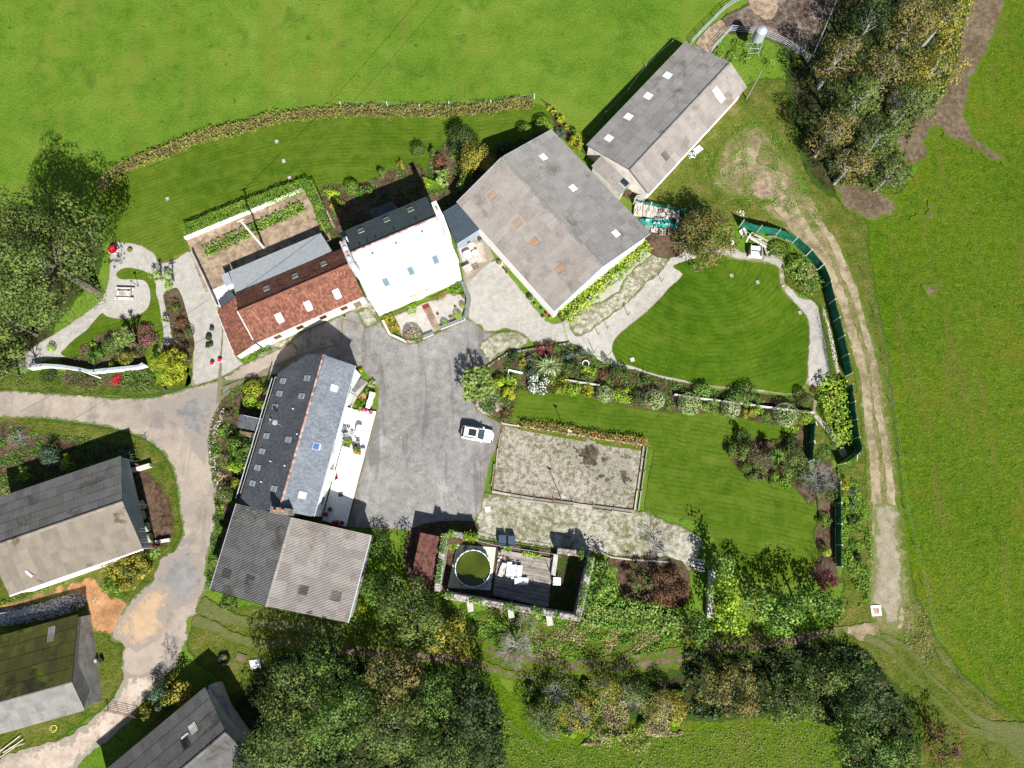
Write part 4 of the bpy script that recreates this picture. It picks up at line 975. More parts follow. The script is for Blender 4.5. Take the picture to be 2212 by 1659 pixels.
# lower red lean-to at the west end
A, B, C, D = G(t01(1405, 355), 2.5), G(t01(1525, 655), 2.5), G(z3(705, 1632), 3.2), G(z3(443, 1005), 3.9)
c = (A + B + C + D) / 4
r = thing('outbuilding', 'lower red tiled lean-to at the gravel end of the long red roofed house', 'outbuilding', (c.x, c.y, 0))
F = slope_frame(A, B, D.lerp(C, .4))
tiles(r, F, M['red_tile'], .24, .3, polypx=[t01(1405, 355), t01(1525, 655), t01(1655, 567), z3(470, 1200), z3(443, 1005)], thick=.035)
mb = MB(); k_ = [A, B, C, D]; cc = c
mb.prism([((p.x - cc.x) * .93 + cc.x, (p.y - cc.y) * .93 + cc.y) for p in k_], 0, 2.35); mb.build('wall', M['white_wall'], r)
gutter(r, A, B, M['white_paint'], .07)
# glazed lean-to behind
A, B, C, D = (G(p, h) for p, h in zip(z3('355,655 1600,130 1752,372 445,968'), (2.3, 2.3, 3.1, 3.1)))
c = (A + B + C + D) / 4
r = thing('greenhouse', 'grey translucent lean-to roof of weathered panels behind the long red tiled house', 'greenhouse', (c.x, c.y, 0))
u = B - A; v = D - A; n_ = u.cross(v).normalized()
nu, nv = 30, 4
me = bpy.data.meshes.new('roof_panel'); e = u.length / nu; hh = v.length / nv
me.from_pydata([(0, 0, 0), (e * .94, 0, 0), (e * .94, hh * .97, .0), (0, hh * .97, .0), (0, 0, -.015), (e * .94, 0, -.015)], [], [(0, 1, 2, 3), (4, 5, 1, 0)]); me.materials.append(M['polycarb'])
uu, vv = u.normalized(), (v - u.normalized() * v.dot(u.normalized())).normalized()
for i in range(nu):
    for j in range(nv):
        q = bpy.data.objects.new('roof_panel', me); COL.objects.link(q)
        p0 = A + u * (i / nu) + v * (j / nv)
        place(q, r, fmat(p0 + n_ * (.05 - .012 * (j % 2)), uu, vv, n_))
mb = MB()
w3 = [A, B, C, D]; mb.add([p - n_ * .05 for p in w3] + [p + n_ * .0 for p in w3], [(3, 2, 1, 0), (4, 5, 6, 7), (0, 1, 5, 4), (1, 2, 6, 5), (2, 3, 7, 6), (3, 0, 4, 7)]); mb.build('roof_frame', M['frame_grey'], r)
mb = MB(); mb.prism([((p.x - c.x) * .97 + c.x, (p.y - c.y) * .97 + c.y) for p in w3], 0, 2.15); mb.build('wall', M['cream_wall'], r)
# little blue shed and tiled patio
A, B, C, D = (G(p, 2.2) for p in z3('245,705 345,665 402,820 310,862'))
c = (A + B + C + D) / 4
r = thing('shed', 'tiny pale blue roofed shed beside the small tiled patio', 'shed', (c.x, c.y, 0))
mb = MB(); mb.prism([((p.x - c.x) * .92 + c.x, (p.y - c.y) * .92 + c.y) for p in (A, B, C, D)], 0, 2.12); mb.build('wall', M['white_wall'], r)
for i in range(8):
    p0, p1 = A.lerp(B, i / 8), A.lerp(B, (i + .85) / 8); q0, q1 = D.lerp(C, i / 8), D.lerp(C, (i + .85) / 8)
    mb = MB(); mb.add([p0, p1, q1, q0, p0 + UP * .08, p1 + UP * .08, q1 + UP * .08, q0 + UP * .08], [(3, 2, 1, 0), (4, 5, 6, 7), (0, 1, 5, 4), (1, 2, 6, 5), (2, 3, 7, 6), (3, 0, 4, 7)]); mb.build('roof_plank', M['zinc'], r)
def tile_floor(name, px, z, size, mat, label, cat, gap=.012, base=None):
    """rectangular tiling inside a four-sided outline (a, b, c, d)"""
    P4 = [G(p, z) for p in px]; c = sum(P4, Vector()) / 4
    r = thing(name, label, cat, (c.x, c.y, 0))
    mb = MB(); mb.prism([(p.x, p.y) for p in P4], 0.0, z - .012); mb.build('slab', base or M['concrete'], r)
    u = P4[1] - P4[0]; L = u.length; nu = max(1, round(L / size)); nv = max(1, round((P4[3] - P4[0]).length / size))
    mb = MB()
    for i in range(nu):
        for j in range(nv):
            def q(a, b): return (P4[0].lerp(P4[1], a)).lerp(P4[3].lerp(P4[2], a), b)
            g1, g2 = gap / L, gap / ((P4[3] - P4[0]).length)
            v = [q(i / nu + g1, j / nv + g2), q((i + 1) / nu - g1, j / nv + g2), q((i + 1) / nu - g1, (j + 1) / nv - g2), q(i / nu + g1, (j + 1) / nv - g2)]
            dz = random.uniform(0, .003)
            v = [p + UP * dz for p in v]
            if (v[1] - v[0]).cross(v[3] - v[0]).z < 0: v = v[::-1]
            mb.add(v + [p - UP * .012 for p in v], [(0, 1, 2, 3), (0, 4, 5, 1), (1, 5, 6, 2), (2, 6, 7, 3), (3, 7, 4, 0)], 0, random.random())
    mb.build('paving_tiles', mat, r, kind='stuff')
    return r, P4
tile_floor('patio', z3('65,815 240,735 440,1000 225,1140'), .12, .33, M['paver'], 'small white tiled patio in the corner by the red tiled house', 'patio')

# ---- long slate house with terrace
RT, RB = G(z4(905, 75), 7.8), G(z5(5, 1180), 7.8)
g = gable([z4(905, 75), z5(5, 1180)], [z4(1520, 320), z5(530, 1430)], [(598, 760), (516, 1086)], 7.8, 5.0, 3.0)
r = thing('house', 'long slate roofed house with shaded black west slope, sunlit blue-grey east slope and red ridge', 'house', wall_thing_at(g.c))
SLATE = g
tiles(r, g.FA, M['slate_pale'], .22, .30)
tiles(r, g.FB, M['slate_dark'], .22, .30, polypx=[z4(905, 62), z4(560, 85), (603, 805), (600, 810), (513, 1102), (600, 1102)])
ridge_caps(r, g, M['ridge_tile'], .15, .4)
sgn = 1 if g.wA > 0 else -1
# walls: east, south, cut corner, west
a = g.wA - sgn * .3; b = g.wB + sgn * .3; s0, s1 = g.s0 + .15, g.s1 - .1
mb = MB(); mb.frame(g.P(s0, a, 0), g.ax * (s1 - s0), g.pr * (-.25 * sgn), UP * (g.hA + .05)); mb.build('wall', M['white_wall'], r)
cut = 3.4
foot = [g.P(s0, a - sgn * .26, 0), g.P(s0, 0, 0), g.P(s0 + .8, b * .42, 0), g.P(s0 + cut, b, 0), g.P(s1, b, 0), g.P(s1, a - sgn * .26, 0)]
def hz(w): return (g.hr + (g.hA - g.hr) * w / g.wA) - .15 if (w > 0) == (g.wA > 0) else (g.hr + (g.hB - g.hr) * w / g.wB) - .15
top = [p + UP * hz((p - g.m0).dot(g.pr)) for p in foot]
mb = MB(); n = len(foot)
mb.add(foot + top, [(i, (i + 1) % n, n + (i + 1) % n, n + i) for i in range(n)]); mb.build('rear_wall', M['cream_wall'], r)
for p, m_ in (((1075, 745), 'glass_white'),): rooflight(r, g.FA, z4(*p), .85, .85, M[m_], fr_mat=M['galv'])
rooflight(r, g.FA, z5(600, 238), .85, .85, M['glass_deep'], fr_mat=M['galv']); rooflight(r, g.FA, z5(365, 1035), .85, .85, M['glass_white'], fr_mat=M['galv'])
for p in t01('1836,810 1812,892 1783,978 1728,1166 1700,1266 1670,1372 1638,1474 1992,792 1956,908 1870,1190 1777,1508'):
    rooflight(r, g.FB, p, .62, .85, M['glass_grey'], fr_mat=M['galv'])
for p in t01('1902,992 1755,1062 1927,1155 1848,1360 1757,1332 1697,1465'):
    c = GP(p, g.FB[0], g.FB[3]); mb = MB(); mb.cyl(c, .07, .35, 8); mb.build('roof_vent', M['plastic_white'], r)
gutter(r, g.P(g.s0, g.wA + sgn * .07, g.hA), g.P(g.s1, g.wA + sgn * .07, g.hA), M['zinc'])
gutter(r, g.P(g.s0 + cut + .3, g.wB - sgn * .07, g.hB), g.P(g.s1, g.wB - sgn * .07, g.hB), M['zinc'])
out = g.pr * sgn
def east_s(px):           # position along the wall of a pixel on the ground at its foot
    return (G(px, .2) - g.m0).dot(g.ax)
for px, hh_, z_, w_ in ((z4(1500, 870), 1.5, 2.9, 1.1), (z4(1420, 1130), 2.1, .3, 1.2), (z4(1300, 1560), 2.1, .3, 1.3), (z5(950, 340), 1.5, 2.9, 1.0), (z5(840, 720), 2.1, .3, 1.3), (z5(740, 1130), 1.5, 1.2, 1.1)):
    s_ = east_s(px); o_ = g.P(s_, a, z_)
    panel(r, o_, g.ax, UP, out, w_, hh_, M['glass_blue'], 'window', .03, M['white_paint'])
    for sd in (-1, 1): panel(r, o_ + g.ax * sd * (w_ * .5 + .36), g.ax, UP, out, .5, hh_, M['shutter_green'], 'shutter', .06)
# awnings
for (pa, pb, m_) in ((z5(880, 640), z5(800, 800), 'plastic_cream'), (z4(1380, 1180), z4(1290, 1480), 'wood_pale')):
    sa, sb = east_s(pa), east_s(pb); lo_, hi_ = min(sa, sb), max(sa, sb)
    mb = MB(); o_ = g.P(lo_, a, 2.7); e_ = out * .95 - UP * .25
    mb.add([o_, o_ + g.ax * (hi_ - lo_), o_ + g.ax * (hi_ - lo_) + e_, o_ + e_] + [p + UP * .06 for p in (o_, o_ + g.ax * (hi_ - lo_), o_ + g.ax * (hi_ - lo_) + e_, o_ + e_)], [(3, 2, 1, 0), (4, 5, 6, 7), (0, 1, 5, 4), (1, 2, 6, 5), (2, 3, 7, 6), (3, 0, 4, 7)])
    mb.build('awning', M[m_], r)
# stone chimney at the south end
T_ = [G(p, 8.6) for p in zb('790,280 1003,305 985,385 778,350')]
mb = MB(); mb.prism([(p.x, p.y) for p in T_], 4, 8.6); mb.build('chimney', M['stone'], r)
c = sum(T_, Vector()) / 4
for d_ in (-.5, .5): mb = MB(); mb.cyl((c.x + d_, c.y, 8.6), .16, .35, 10); mb.build('chimney_pot', M['terracotta'], r)
# tv mast
c = GP(t01(1822, 1100), g.FB[0], g.FB[3])
mb = MB(); mb.tube([c, c + UP * 3.0], .035, 6); rr = mb.build('antenna_mast', M['galv'], r)
mb = MB(); mb.lathe(c + UP * 1.0 + Vector((-.45, .2, 0)), [(.02, 0), (.2, .05), (.33, .14)], 14); mb.build('satellite_dish', M['galv'], r)
for k in range(4): mb = MB(); mb.tube([c + UP * (2.9 - k * .02) + Vector((-.5 + .3 * k, -.35, 0)), c + UP * (2.9 - k * .02) + Vector((-.5 + .3 * k, .35, 0))], .015, 4); mb.build('antenna_rod', M['galv'], r)

# terrace
TERR, P4 = tile_floor('terrace', [z4(1440, 1165), z4(1915, 1205), z5(1085, 1552), z5(695, 1445)], .35, .27, M['paver'], 'white tiled terrace along the east wall of the slate roofed house', 'terrace')
mb = MB(); mb.box(G(z5(1003, 1022), .37), (.62, .62, .03), .25); mb.build('drain_cover', M['dark_grey'], TERR)

# ---- barn south of the slate house
g = gable([zb(1030, 420), zb(735, 1455)], [zb(390, 260), zb(75, 1265)], [zb(1960, 590), zb(1690, 1610)], 6.4, 4.2)
r = thing('barn', 'wide two-tone corrugated barn attached to the south end of the slate roofed house', 'barn', wall_thing_at(g.c))
corrugated(r, g.FA, M['fibro_dark'], 1.8); corrugated(r, g.FB, M['fibro_warm'], 1.8)
gable_walls(r, g, M['grey_wall']); ridge_caps(r, g, M['fibro_warm'], .2, 1.06)
for F_, p in ((g.FA, (548, 1140)), (g.FA, (275, 1065)), (g.FB, (1163, 1258)), (g.FB, (1550, 1325))): patch_sheet(r, F_, zb(*p), 1.06, 1.25, M['skylight_dark'])
gutter(r, g.P(g.s0, g.wB + .07 * (1 if g.wB > 0 else -1), g.hB), g.P(g.s1, g.wB + .07 * (1 if g.wB > 0 else -1), g.hB), M['galv'], .09)
gutter(r, g.P(g.s0, g.wA + .07 * (1 if g.wA > 0 else -1), g.hA), g.P(g.s1, g.wA + .07 * (1 if g.wA > 0 else -1), g.hA), M['galv'], .07)

# ---- left barn with blue cladding
g = gable([(-8, 1178), (268.3, 1083)], [(-40, 1087), (261.7, 986.3)], [(26, 1285), (308.3, 1184.3)], 6.6, 4.3)
r = thing('barn', 'corrugated barn left of the forked road, pale blue cladding on its end gable', 'barn', wall_thing_at(g.c))
corrugated(r, g.FA, M['fibro_dark'], 1.5); corrugated(r, g.FB, M['fibro_left'], 1.5)
ridge_caps(r, g, M['fibro_left'], .2, 1.06)
s0, s1 = g.s0 + .3, g.s1 - .12
nb = 34
wa, wb = g.wA * .97, g.wB * .97
for i in range(nb):                     # vertical cladding boards of the end gable
    w_ = wa + (wb - wa) * (i + .5) / nb; bw = abs(wb - wa) / nb * .9
    h_ = (g.hr + (g.hA - g.hr) * w_ / g.wA if (w_ > 0) == (g.wA > 0) else g.hr + (g.hB - g.hr) * w_ / g.wB) - .12
    mb = MB(); mb.frame(g.P(s1, w_ - bw / 2, 2.4), g.pr * bw, g.ax * -.05, UP * (h_ - 2.4 - .02)); mb.build('cladding_board', M['blue_clad'], r)
for w_ in (wa, wb): mb = MB(); mb.frame(g.P(s0, w_ - .1, 0), g.pr * .2, g.ax * (s1 - s0 - 4), UP * (g.hA - .15)); mb.build('wall', M['cream_wall'], r)
for w_ in (wa, 0, wb): mb = MB(); mb.frame(g.P(s1 - .3, w_ - .1, 0), g.pr * .2, g.ax * .2, UP * 4.1); mb.build('post', M['galv'], r)
mb = MB(); mb.frame(g.P(s1 - 4.2, wa, 0), g.pr * (wb - wa), g.ax * .2, UP * 4.1); mb.build('inner_wall', M['grey_wall'], r)
gutter(r, g.P(g.s0, g.wB + .08 * (1 if g.wB > 0 else -1), g.hB), g.P(g.s1, g.wB + .08 * (1 if g.wB > 0 else -1), g.hB), M['white_paint'], .1)
LB = g
# ---- mossy barn, lower left
g = gable([(-40, 1528), (153, 1474)], [(-40, 1383), (164, 1330)], [(-20, 1592), (193, 1530)], 6.0, 3.2, 4.2)
r = thing('barn', 'lower left barn whose roof is dark with moss, with a pale lower roof strip', 'barn', wall_thing_at(g.c))
corrugated(r, g.FA, M['fibro_moss'], 1.6); corrugated(r, g.FB, M['fibro'], 1.6)
gable_walls(r, g, M['grey_wall'])
patch_sheet(r, g.FA, t02(335, 790), .9, 1.9, M['fibro'], 'replacement_sheet')
# ---- bottom barn
g = gable([t02(1468, 1425), t02(1190, 1680)], [t02(1330, 1135), t02(700, 1660)], [t02(1570, 1610), t02(1400, 1800)], 6.2, 4.0)
# rebuild explicitly: ridge and west eave only, mirrored
def two_pt(e1, e2, rd, he, hr_, wid, l0=0, l1=0):
    A, B, R_ = G(e1, he), G(e2, he), G(rd, hr_)
    ax = (B - A).normalized(); pr = (R_ - A); pr.z = 0; pr = pr - ax * pr.dot(ax); w = pr.length; pr = pr / w
    g = Gable(); g.ax, g.pr, g.m0 = ax, pr, Vector((A.x, A.y, 0)) + pr * w
    g.s0, g.s1, g.wA, g.wB, g.hr, g.hA, g.hB = -l0, (B - A).length + l1, -w, wid, hr_, he, hr_ - (hr_ - he) * wid / w
    P = lambda s, w_, h: g.m0 + ax * s + pr * w_ + Vector((0, 0, h)); g.P = P
    g.FA = slope_frame(P(g.s0, g.wA, g.hA), P(g.s1, g.wA, g.hA), P(g.s0, 0, hr_)); g.FB = slope_frame(P(g.s0, g.wB, g.hB), P(g.s1, g.wB, g.hB), P(g.s0, 0, hr_)); g.c = g.m0 + ax * (g.s0 + g.s1) / 2
    print('TWO', w, g.s1); return g
g = two_pt(t02(1330, 1135), t02(700, 1660), t02(1465, 1428), 3.8, 6.0, 5.2, 0, 3)
r = thing('barn', 'grey corrugated barn at the bottom edge with one square hole in its roof', 'barn', wall_thing_at(g.c))
corrugated(r, g.FA, M['fibro_dark'], 1.7); corrugated(r, g.FB, M['fibro_dark'], 1.7); gable_walls(r, g, M['grey_wall']); ridge_caps(r, g, M['fibro_dark'], .2, 1.06)
patch_sheet(r, g.FA, t02(1252, 1402), .95, 1.2, M['wood_pale'], 'replacement_sheet')
patch_sheet(r, g.FA, t02(1202, 1495), .95, 1.3, M['black'], 'dark_hole_sheet')  # black sheet, the darkness inside the hole put into its colour
patch_sheet(r, g.FA, t02(1198, 1452), .95, .25, M['skylight'], 'skylight')
# lean-to beside it
A, B, C, D = (G(p, h) for p, h in zip(t02('1345,1130 1392,1122 1580,1600 1500,1640'), (2.6, 2.4, 2.4, 2.6)))
c = (A + B + C + D) / 4
r = thing('outbuilding', 'narrow pale concrete outbuilding along the gable of the bottom barn', 'outbuilding', (c.x, c.y, 0))
mb = MB(); mb.prism([(p.x, p.y) for p in (A, B, C, D)], 0, 2.4); mb.build('wall', M['concrete'], r)
mb = MB(); k_ = [G(p, 2.6) for p in t02('1395,1195 1445,1180 1560,1440 1490,1470')]; mb.prism([(p.x, p.y) for p in k_], 2.41, 2.5); mb.build('roof', M['grey_wall'], r)
# ---- pool shed
A, B, C, D = (G(p, h) for p, h in zip(t12('445,445 630,485 690,172 510,135'), (2.5, 2.5, 3.0, 3.0)))
c = (A + B + C + D) / 4
r = thing('shed', 'brown-red tiled shed against the stone wall left of the round pool', 'shed', (c.x, c.y, 0))
tiles(r, slope_frame(A, B, D), M['brown_tile'], .24, .32, thick=.04)
mb = MB(); mb.prism([((p.x - c.x) * .93 + c.x, (p.y - c.y) * .93 + c.y) for p in (A, B, C, D)], 0, 2.35); mb.build('wall', M['cream_wall'], r)
# ---- black shed by the slate house
A, B, C, D = (G(p, h) for p, h in zip(t01('1540,1110 1680,1140 1710,1060 1578,1032'), (2.2, 2.2, 2.6, 2.6)))
c = (A + B + C + D) / 4
r = thing('shed', 'small black tiled shed in the shrubs against the west wall of the slate house', 'shed', (c.x, c.y, 0))
tiles(r, slope_frame(A, B, D), M['slate_dark'], .3, .35, thick=.05)
mb = MB(); mb.prism([((p.x - c.x) * .9 + c.x, (p.y - c.y) * .9 + c.y) for p in (A, B, C, D)], 0, 2.05); mb.build('wall', M['wood_brown'], r)
gutter(r, D, C, M['galv'], .05)
A, B, C, D = (G(p, 2.0) for p in t01('1545,1130 1672,1150 1662,1200 1545,1145'))
mb = MB(); mb.prism([(p.x, p.y) for p in (A, B, C, D)], 0, 1.6)
tag(mb.build('garden_cabin', M['wood_brown']), 'low brown flat cabin just below the small black tiled shed', 'cabin')
# ================================================================== VEGETATION BUILDERS
def rdirs(n, up=0.0):
    d = rng.normal(size=(n, 3)); d /= np.linalg.norm(d, axis=1, keepdims=True)
    if up: d[:, 2] += up; d /= np.linalg.norm(d, axis=1, keepdims=True)
    return d
def crown_cloud(c, R, n, nl=24, lr=0.34, low=-0.75, fuzz=0.16):
    """leaf positions on many overlapping clumps that fill an uneven dome"""
    R = np.array(R, float); c = np.array(c, float)
    L = rdirs(nl * 3); L = L[L[:, 2] > low][:nl]; nl = len(L)
    k = rng.uniform(0.35, 0.88, nl)[:, None]
    LC = c + L * R * k
    lrad = lr * R.mean() * rng.uniform(0.6, 1.35, nl)
    pr = lrad ** 2 / (lrad ** 2).sum()
    w = rng.choice(nl, n, p=pr)
    out = L[w] * 0.55 + rdirs(n); out /= np.linalg.norm(out, axis=1, keepdims=True)
    rr = lrad[w] * (1 - np.abs(rng.normal(0, fuzz, n))) * rng.choice([1, 1, 1, 1.18], n)
    sq = np.array([1, 1, 0.8])
    P = LC[w] + out * rr[:, None] * sq
    lobe_t = rng.random(nl)
    T = 0.5 + (lobe_t[w] - 0.5) * 0.55 + rng.normal(0, 0.20, n)
    N = out * 1.15 + rdirs(n) * 0.62 + np.array([0, 0, .2])
    P[:, 2] = np.maximum(P[:, 2], 0.03)
    return P, N, T, LC
def limbs(mb, base, tips, r0, bend=0.25):
    base = Vector(base)
    for t in tips:
        t = Vector(t); d = t - base
        m1 = base + d * .35 + Vector(rng.normal(0, bend, 3)) * d.length * .12 + UP * d.length * .06
        m2 = base + d * .7 + Vector(rng.normal(0, bend, 3)) * d.length * .12
        mb.tube([base, m1, m2, t], [r0, r0 * .6, r0 * .35, r0 * .12], 5)
def tree(label, px, rpx, h, pal, name='tree', cat='tree', nl=34, dens=1.0, leaf=0.30, bark='bark', ry=None, group=None, flat=0.46, branches=7, fuzz=.16, lr=.34, twigs=0):
    """px: where the middle of the crown shows; rpx: crown radius in survey pixels"""
    zc_ = h * 0.52; c = G(px, zc_)
    k = (H - zc_) / FPX * 1.0; R = (rpx * k, (ry or rpx) * k, h * flat)
    r = thing(name, label, cat, (c.x, c.y, 0), 0, group)
    area = 2 * math.pi * R[0] * R[1] * 1.25
    n = int(area / (leaf * leaf) * 1.5 * dens)
    P, N, T, LC = crown_cloud(c, R, n, nl, lr=lr, fuzz=fuzz)
    quads('crown', P, N, leaf * rng.uniform(.55, 1.25, n), T, M['L_' + pal], r)
    mb = MB(); tr = 0.022 * h
    mb.tube([(c.x, c.y, 0), (c.x + .1, c.y, h * .25), (c.x, c.y + .1, h * .5)], [tr * 1.3, tr, tr * .75], 8); mb.build('trunk', M[bark], r)
    sel = rng.choice(len(LC), min(branches, len(LC)), replace=False)
    for i in sel:
        mb = MB(); limbs(mb, (c.x, c.y, h * .38), [LC[i]], tr * .5)
        if twigs:
            b = Vector(LC[i])
            for q in range(twigs): 
                e = b + Vector(rdirs(1, .6)[0]) * R[0] * lr * 1.0; mb.tube([b, (b + e) / 2 + Vector(rng.normal(0, .08, 3)), e], [.04, .025, .01], 3)
        mb.build('branch', M[bark], r)
    return r
def bare(label, px, rpx, h, bark='bark_grey', name='bare_tree', cat='tree', seed=1, depth=4, spread=.8, thick=.12, n0=9, group=None):
    """leafless crown: forked twigs"""
    zc_ = h * .5; c = G(px, zc_); R = rpx * (H - zc_) / FPX
    r = thing(name, label, cat, (c.x, c.y, 0), 0, group)
    rnd = random.Random(seed)
    mb = MB(); mb.tube([(c.x, c.y, 0), (c.x, c.y, h * .3)], [thick, thick * .8], 6); mb.build('trunk', M[bark], r)
    def grow(mb, p, d, L, rad, dep):
        q = p + d * L
        m = (p + q) / 2 + Vector((rnd.gauss(0, 1), rnd.gauss(0, 1), rnd.gauss(0, 1))) * L * .09
        mb.tube([p, m, q], [rad, rad * .8, rad * .6], 4 if dep > 1 else 3, cap=False)
        if dep == 0: return
        for k in range(3 if dep > 1 else 4):
            nd = (d + Vector((rnd.gauss(0, 1), rnd.gauss(0, 1), rnd.gauss(0, .7))) * .62).normalized()
            nd.z = max(nd.z, -.25)
            grow(mb, p.lerp(q, rnd.uniform(.45, 1)), nd, L * rnd.uniform(.55, .8), rad * .58, dep - 1)
    for k in range(n0):
        a = 2 * math.pi * k / n0 + rnd.uniform(-.3, .3); e = rnd.uniform(.25, 1.1)
        d = Vector((math.cos(a) * math.cos(e), math.sin(a) * math.cos(e), math.sin(e)))
        mb = MB(); grow(mb, Vector((c.x, c.y, h * rnd.uniform(.15, .35))), d, R * .52, thick * .6, depth - 1)
        mb.build('branch', M[bark], r)
    return r
def shrub(label, px, rpx, h, pal, name='shrub', cat='shrub', kind='loose', ry=None, leaf=0.16, dens=1.0, group=None, bloom=None, rz=0.0):
    zc_ = h * .5; c = G(px, zc_); k = (H - zc_) / FPX
    R = np.array([rpx * k, (ry or rpx) * k, h * .55])
    r = thing(name, label, cat, (c.x, c.y, 0), 0, group)
    area = 2 * math.pi * R[0] * R[1] + math.pi * (R[0] + R[1]) * h * .5
    n = max(60, int(area / (leaf * leaf) * 1.5 * dens))
    if kind == 'round':
        d = rdirs(n); d = d[d[:, 2] > -.45]; n = len(d)
        f = 1 - np.abs(rng.normal(0, .035, n)); P = np.array([c.x, c.y, zc_]) + d * R * f[:, None]
        bump_ = np.array([mnoise.noise(Vector(p) * 1.6) for p in P]) * .12
        P += d * bump_[:, None]
        N = d + rdirs(n) * .55; T = .5 + rng.normal(0, .22, n)
    else:
        P, N, T, _ = crown_cloud((c.x, c.y, h * .42), R, n, nl=9 if rpx < 12 else 16, lr=.46, fuzz=.22)
    if rz:
        ca, sa = math.cos(rz), math.sin(rz); x, y = P[:, 0] - c.x, P[:, 1] - c.y
        P[:, 0], P[:, 1] = c.x + ca * x - sa * y, c.y + sa * x + ca * y
    P[:, 2] = np.maximum(P[:, 2], .03)
    quads('foliage', P, N, leaf * rng.uniform(.55, 1.25, n), T, M['L_' + pal], r)
    mb = MB(); mb.tube([(c.x, c.y, 0), (c.x, c.y, h * .5)], [.07, .04], 5); mb.build('stem', M['bark'], r)
    if bloom:
        bp, frac = bloom; top = P[P[:, 2] > np.percentile(P[:, 2], 45)]
        m = max(8, int(n * frac)); q = top[rng.integers(0, len(top), m)] + rng.normal(0, .04, (m, 3)) + np.array([0, 0, .06])
        quads('blossom', q, rdirs(m, 1.2), leaf * rng.uniform(.6, 1.2, m), rng.random(m), M['L_' + bp], r)
    return r
def hedge(label, px, width, h, pal, name='hedge', cat='hedge', leaf=0.16, dens=1.0, wob=0.12, group=None, bloom=None, closed_top=True, taper=1.0, gaps=0.0):
    pts = [G(p, h * .5) for p in px]; seg = [(pts[i], pts[i + 1]) for i in range(len(pts) - 1)]
    Ls = np.array([(b - a).length for a, b in seg]); L = Ls.sum()
    r = thing(name, label, cat, (pts[len(pts) // 2].x, pts[len(pts) // 2].y, 0), 0, group)
    per = width + 2 * h; n = int(L * per / (leaf * leaf) * 1.5 * dens)
    s = rng.uniform(0, L, n); cum = np.concatenate([[0], np.cumsum(Ls)]); idx = np.clip(np.searchsorted(cum, s, side='right') - 1, 0, len(seg) - 1)
    P = np.zeros((n, 3)); N = np.zeros((n, 3)); q = rng.uniform(0, per, n)
    for i, (a, b) in enumerate(seg):
        m = idx == i; k = m.sum()
        if not k: continue
        d = (b - a).normalized(); nr = Vector((-d.y, d.x, 0)); t = (s[m] - cum[i]) / Ls[i]
        base = np.array(a)[None, :2] + (np.array(b)[:2] - np.array(a)[:2])[None] * t[:, None]
        qq = q[m]; hh = np.where(qq < h, qq, np.where(qq < h + width, h, per - qq)); off = np.where(qq < h, -width / 2, np.where(qq < h + width, qq - h - width / 2, width / 2))
        nn = np.where((qq >= h) & (qq < h + width), 0.0, np.sign(off)); nz = np.where((qq >= h) & (qq < h + width), 1.0, 0.1)
        P[m, :2] = base + np.array([nr.x, nr.y])[None] * off[:, None]; P[m, 2] = hh
        N[m, 0] = nr.x * nn; N[m, 1] = nr.y * nn; N[m, 2] = nz
    wv = np.array([mnoise.noise(Vector((p[0] * .8, p[1] * .8, p[2]))) + .6 * mnoise.noise(Vector((p[0] * 2.3, p[1] * 2.3, 5.0))) for p in P])
    P += N * (wv * wob * 1.6)[:, None] + rng.normal(0, wob * .45, (n, 3)); P[:, 2] = np.maximum(P[:, 2], .03)
    T = .5 + wv * .35 + rng.normal(0, .2, n)
    if gaps:
        g_ = np.array([mnoise.noise(Vector((p[0] * .5, p[1] * .5, 9.0))) for p in P]); k = g_ > (-.5 + gaps); P, N, T = P[k], N[k], T[k]; n = len(P)
    quads('foliage', P, N + rdirs(n) * .6, leaf * rng.uniform(.55, 1.25, n), T, M['L_' + pal], r)
    mb = MB()
    for a, b in seg:
        d = (b - a).normalized(); nr = Vector((-d.y, d.x, 0)) * width * .4
        mb.frame(Vector((a.x, a.y, .02)) - nr / 2, Vector((b.x - a.x, b.y - a.y, 0)), nr, UP * h * .4)
    mb.build('stem', M['bed'], r)
    if bloom:
        bp, frac = bloom; m = int(n * frac); top = P[P[:, 2] > h * .75]; qv = top[rng.integers(0, len(top), m)] + np.array([0, 0, .06])
        quads('blossom', qv, rdirs(m, 1.2), leaf * rng.uniform(.6, 1.2, m), rng.random(m), M['L_' + bp], r)
    return r
def blades(name, c, n, L, wd, pal, parent, up=0.35, droop=.35):
    """rosette of strap leaves, each bent over"""
    mb = MB()
    for k in range(n):
        a = random.uniform(0, 2 * math.pi); e = random.uniform(.05, 1.35); l = L * random.uniform(.75, 1.1)
        d = Vector((math.cos(a) * math.cos(e), math.sin(a) * math.cos(e), math.sin(e))); s = Vector((-math.sin(a), math.cos(a), 0)) * wd
        p1 = c + d * l * .55; p2 = c + d * l - UP * l * droop * math.cos(e)
        mb.add([c - s * .35, c + s * .35, p1 + s * .6, p1 - s * .6, p2], [(0, 1, 2, 3), (3, 2, 4)], 0, random.random())
    return mb.build(name, M['L_' + pal], parent)
def palm(label, px, heads, hgt, L=0.85, wd=.07, pal='palm', n=46, name='cordyline', cat='palm', trunk=True, group=None):
    c = G(px, hgt)
    r = thing(name, label, cat, (c.x, c.y, 0), 0, group)
    for i, (x, y, dz) in enumerate(heads):
        p = G((px[0] + x, px[1] + y), hgt + dz)
        if trunk:
            mb = MB(); mb.tube([(c.x, c.y, 0), ((c.x * 2 + p.x) / 3, (c.y * 2 + p.y) / 3, p.z * .5), (p.x, p.y, p.z)], [.14, .1, .07], 6); mb.build('trunk', M['bark'], r)
        blades('leaf_head', p, n, L, wd, pal, r)
    return r

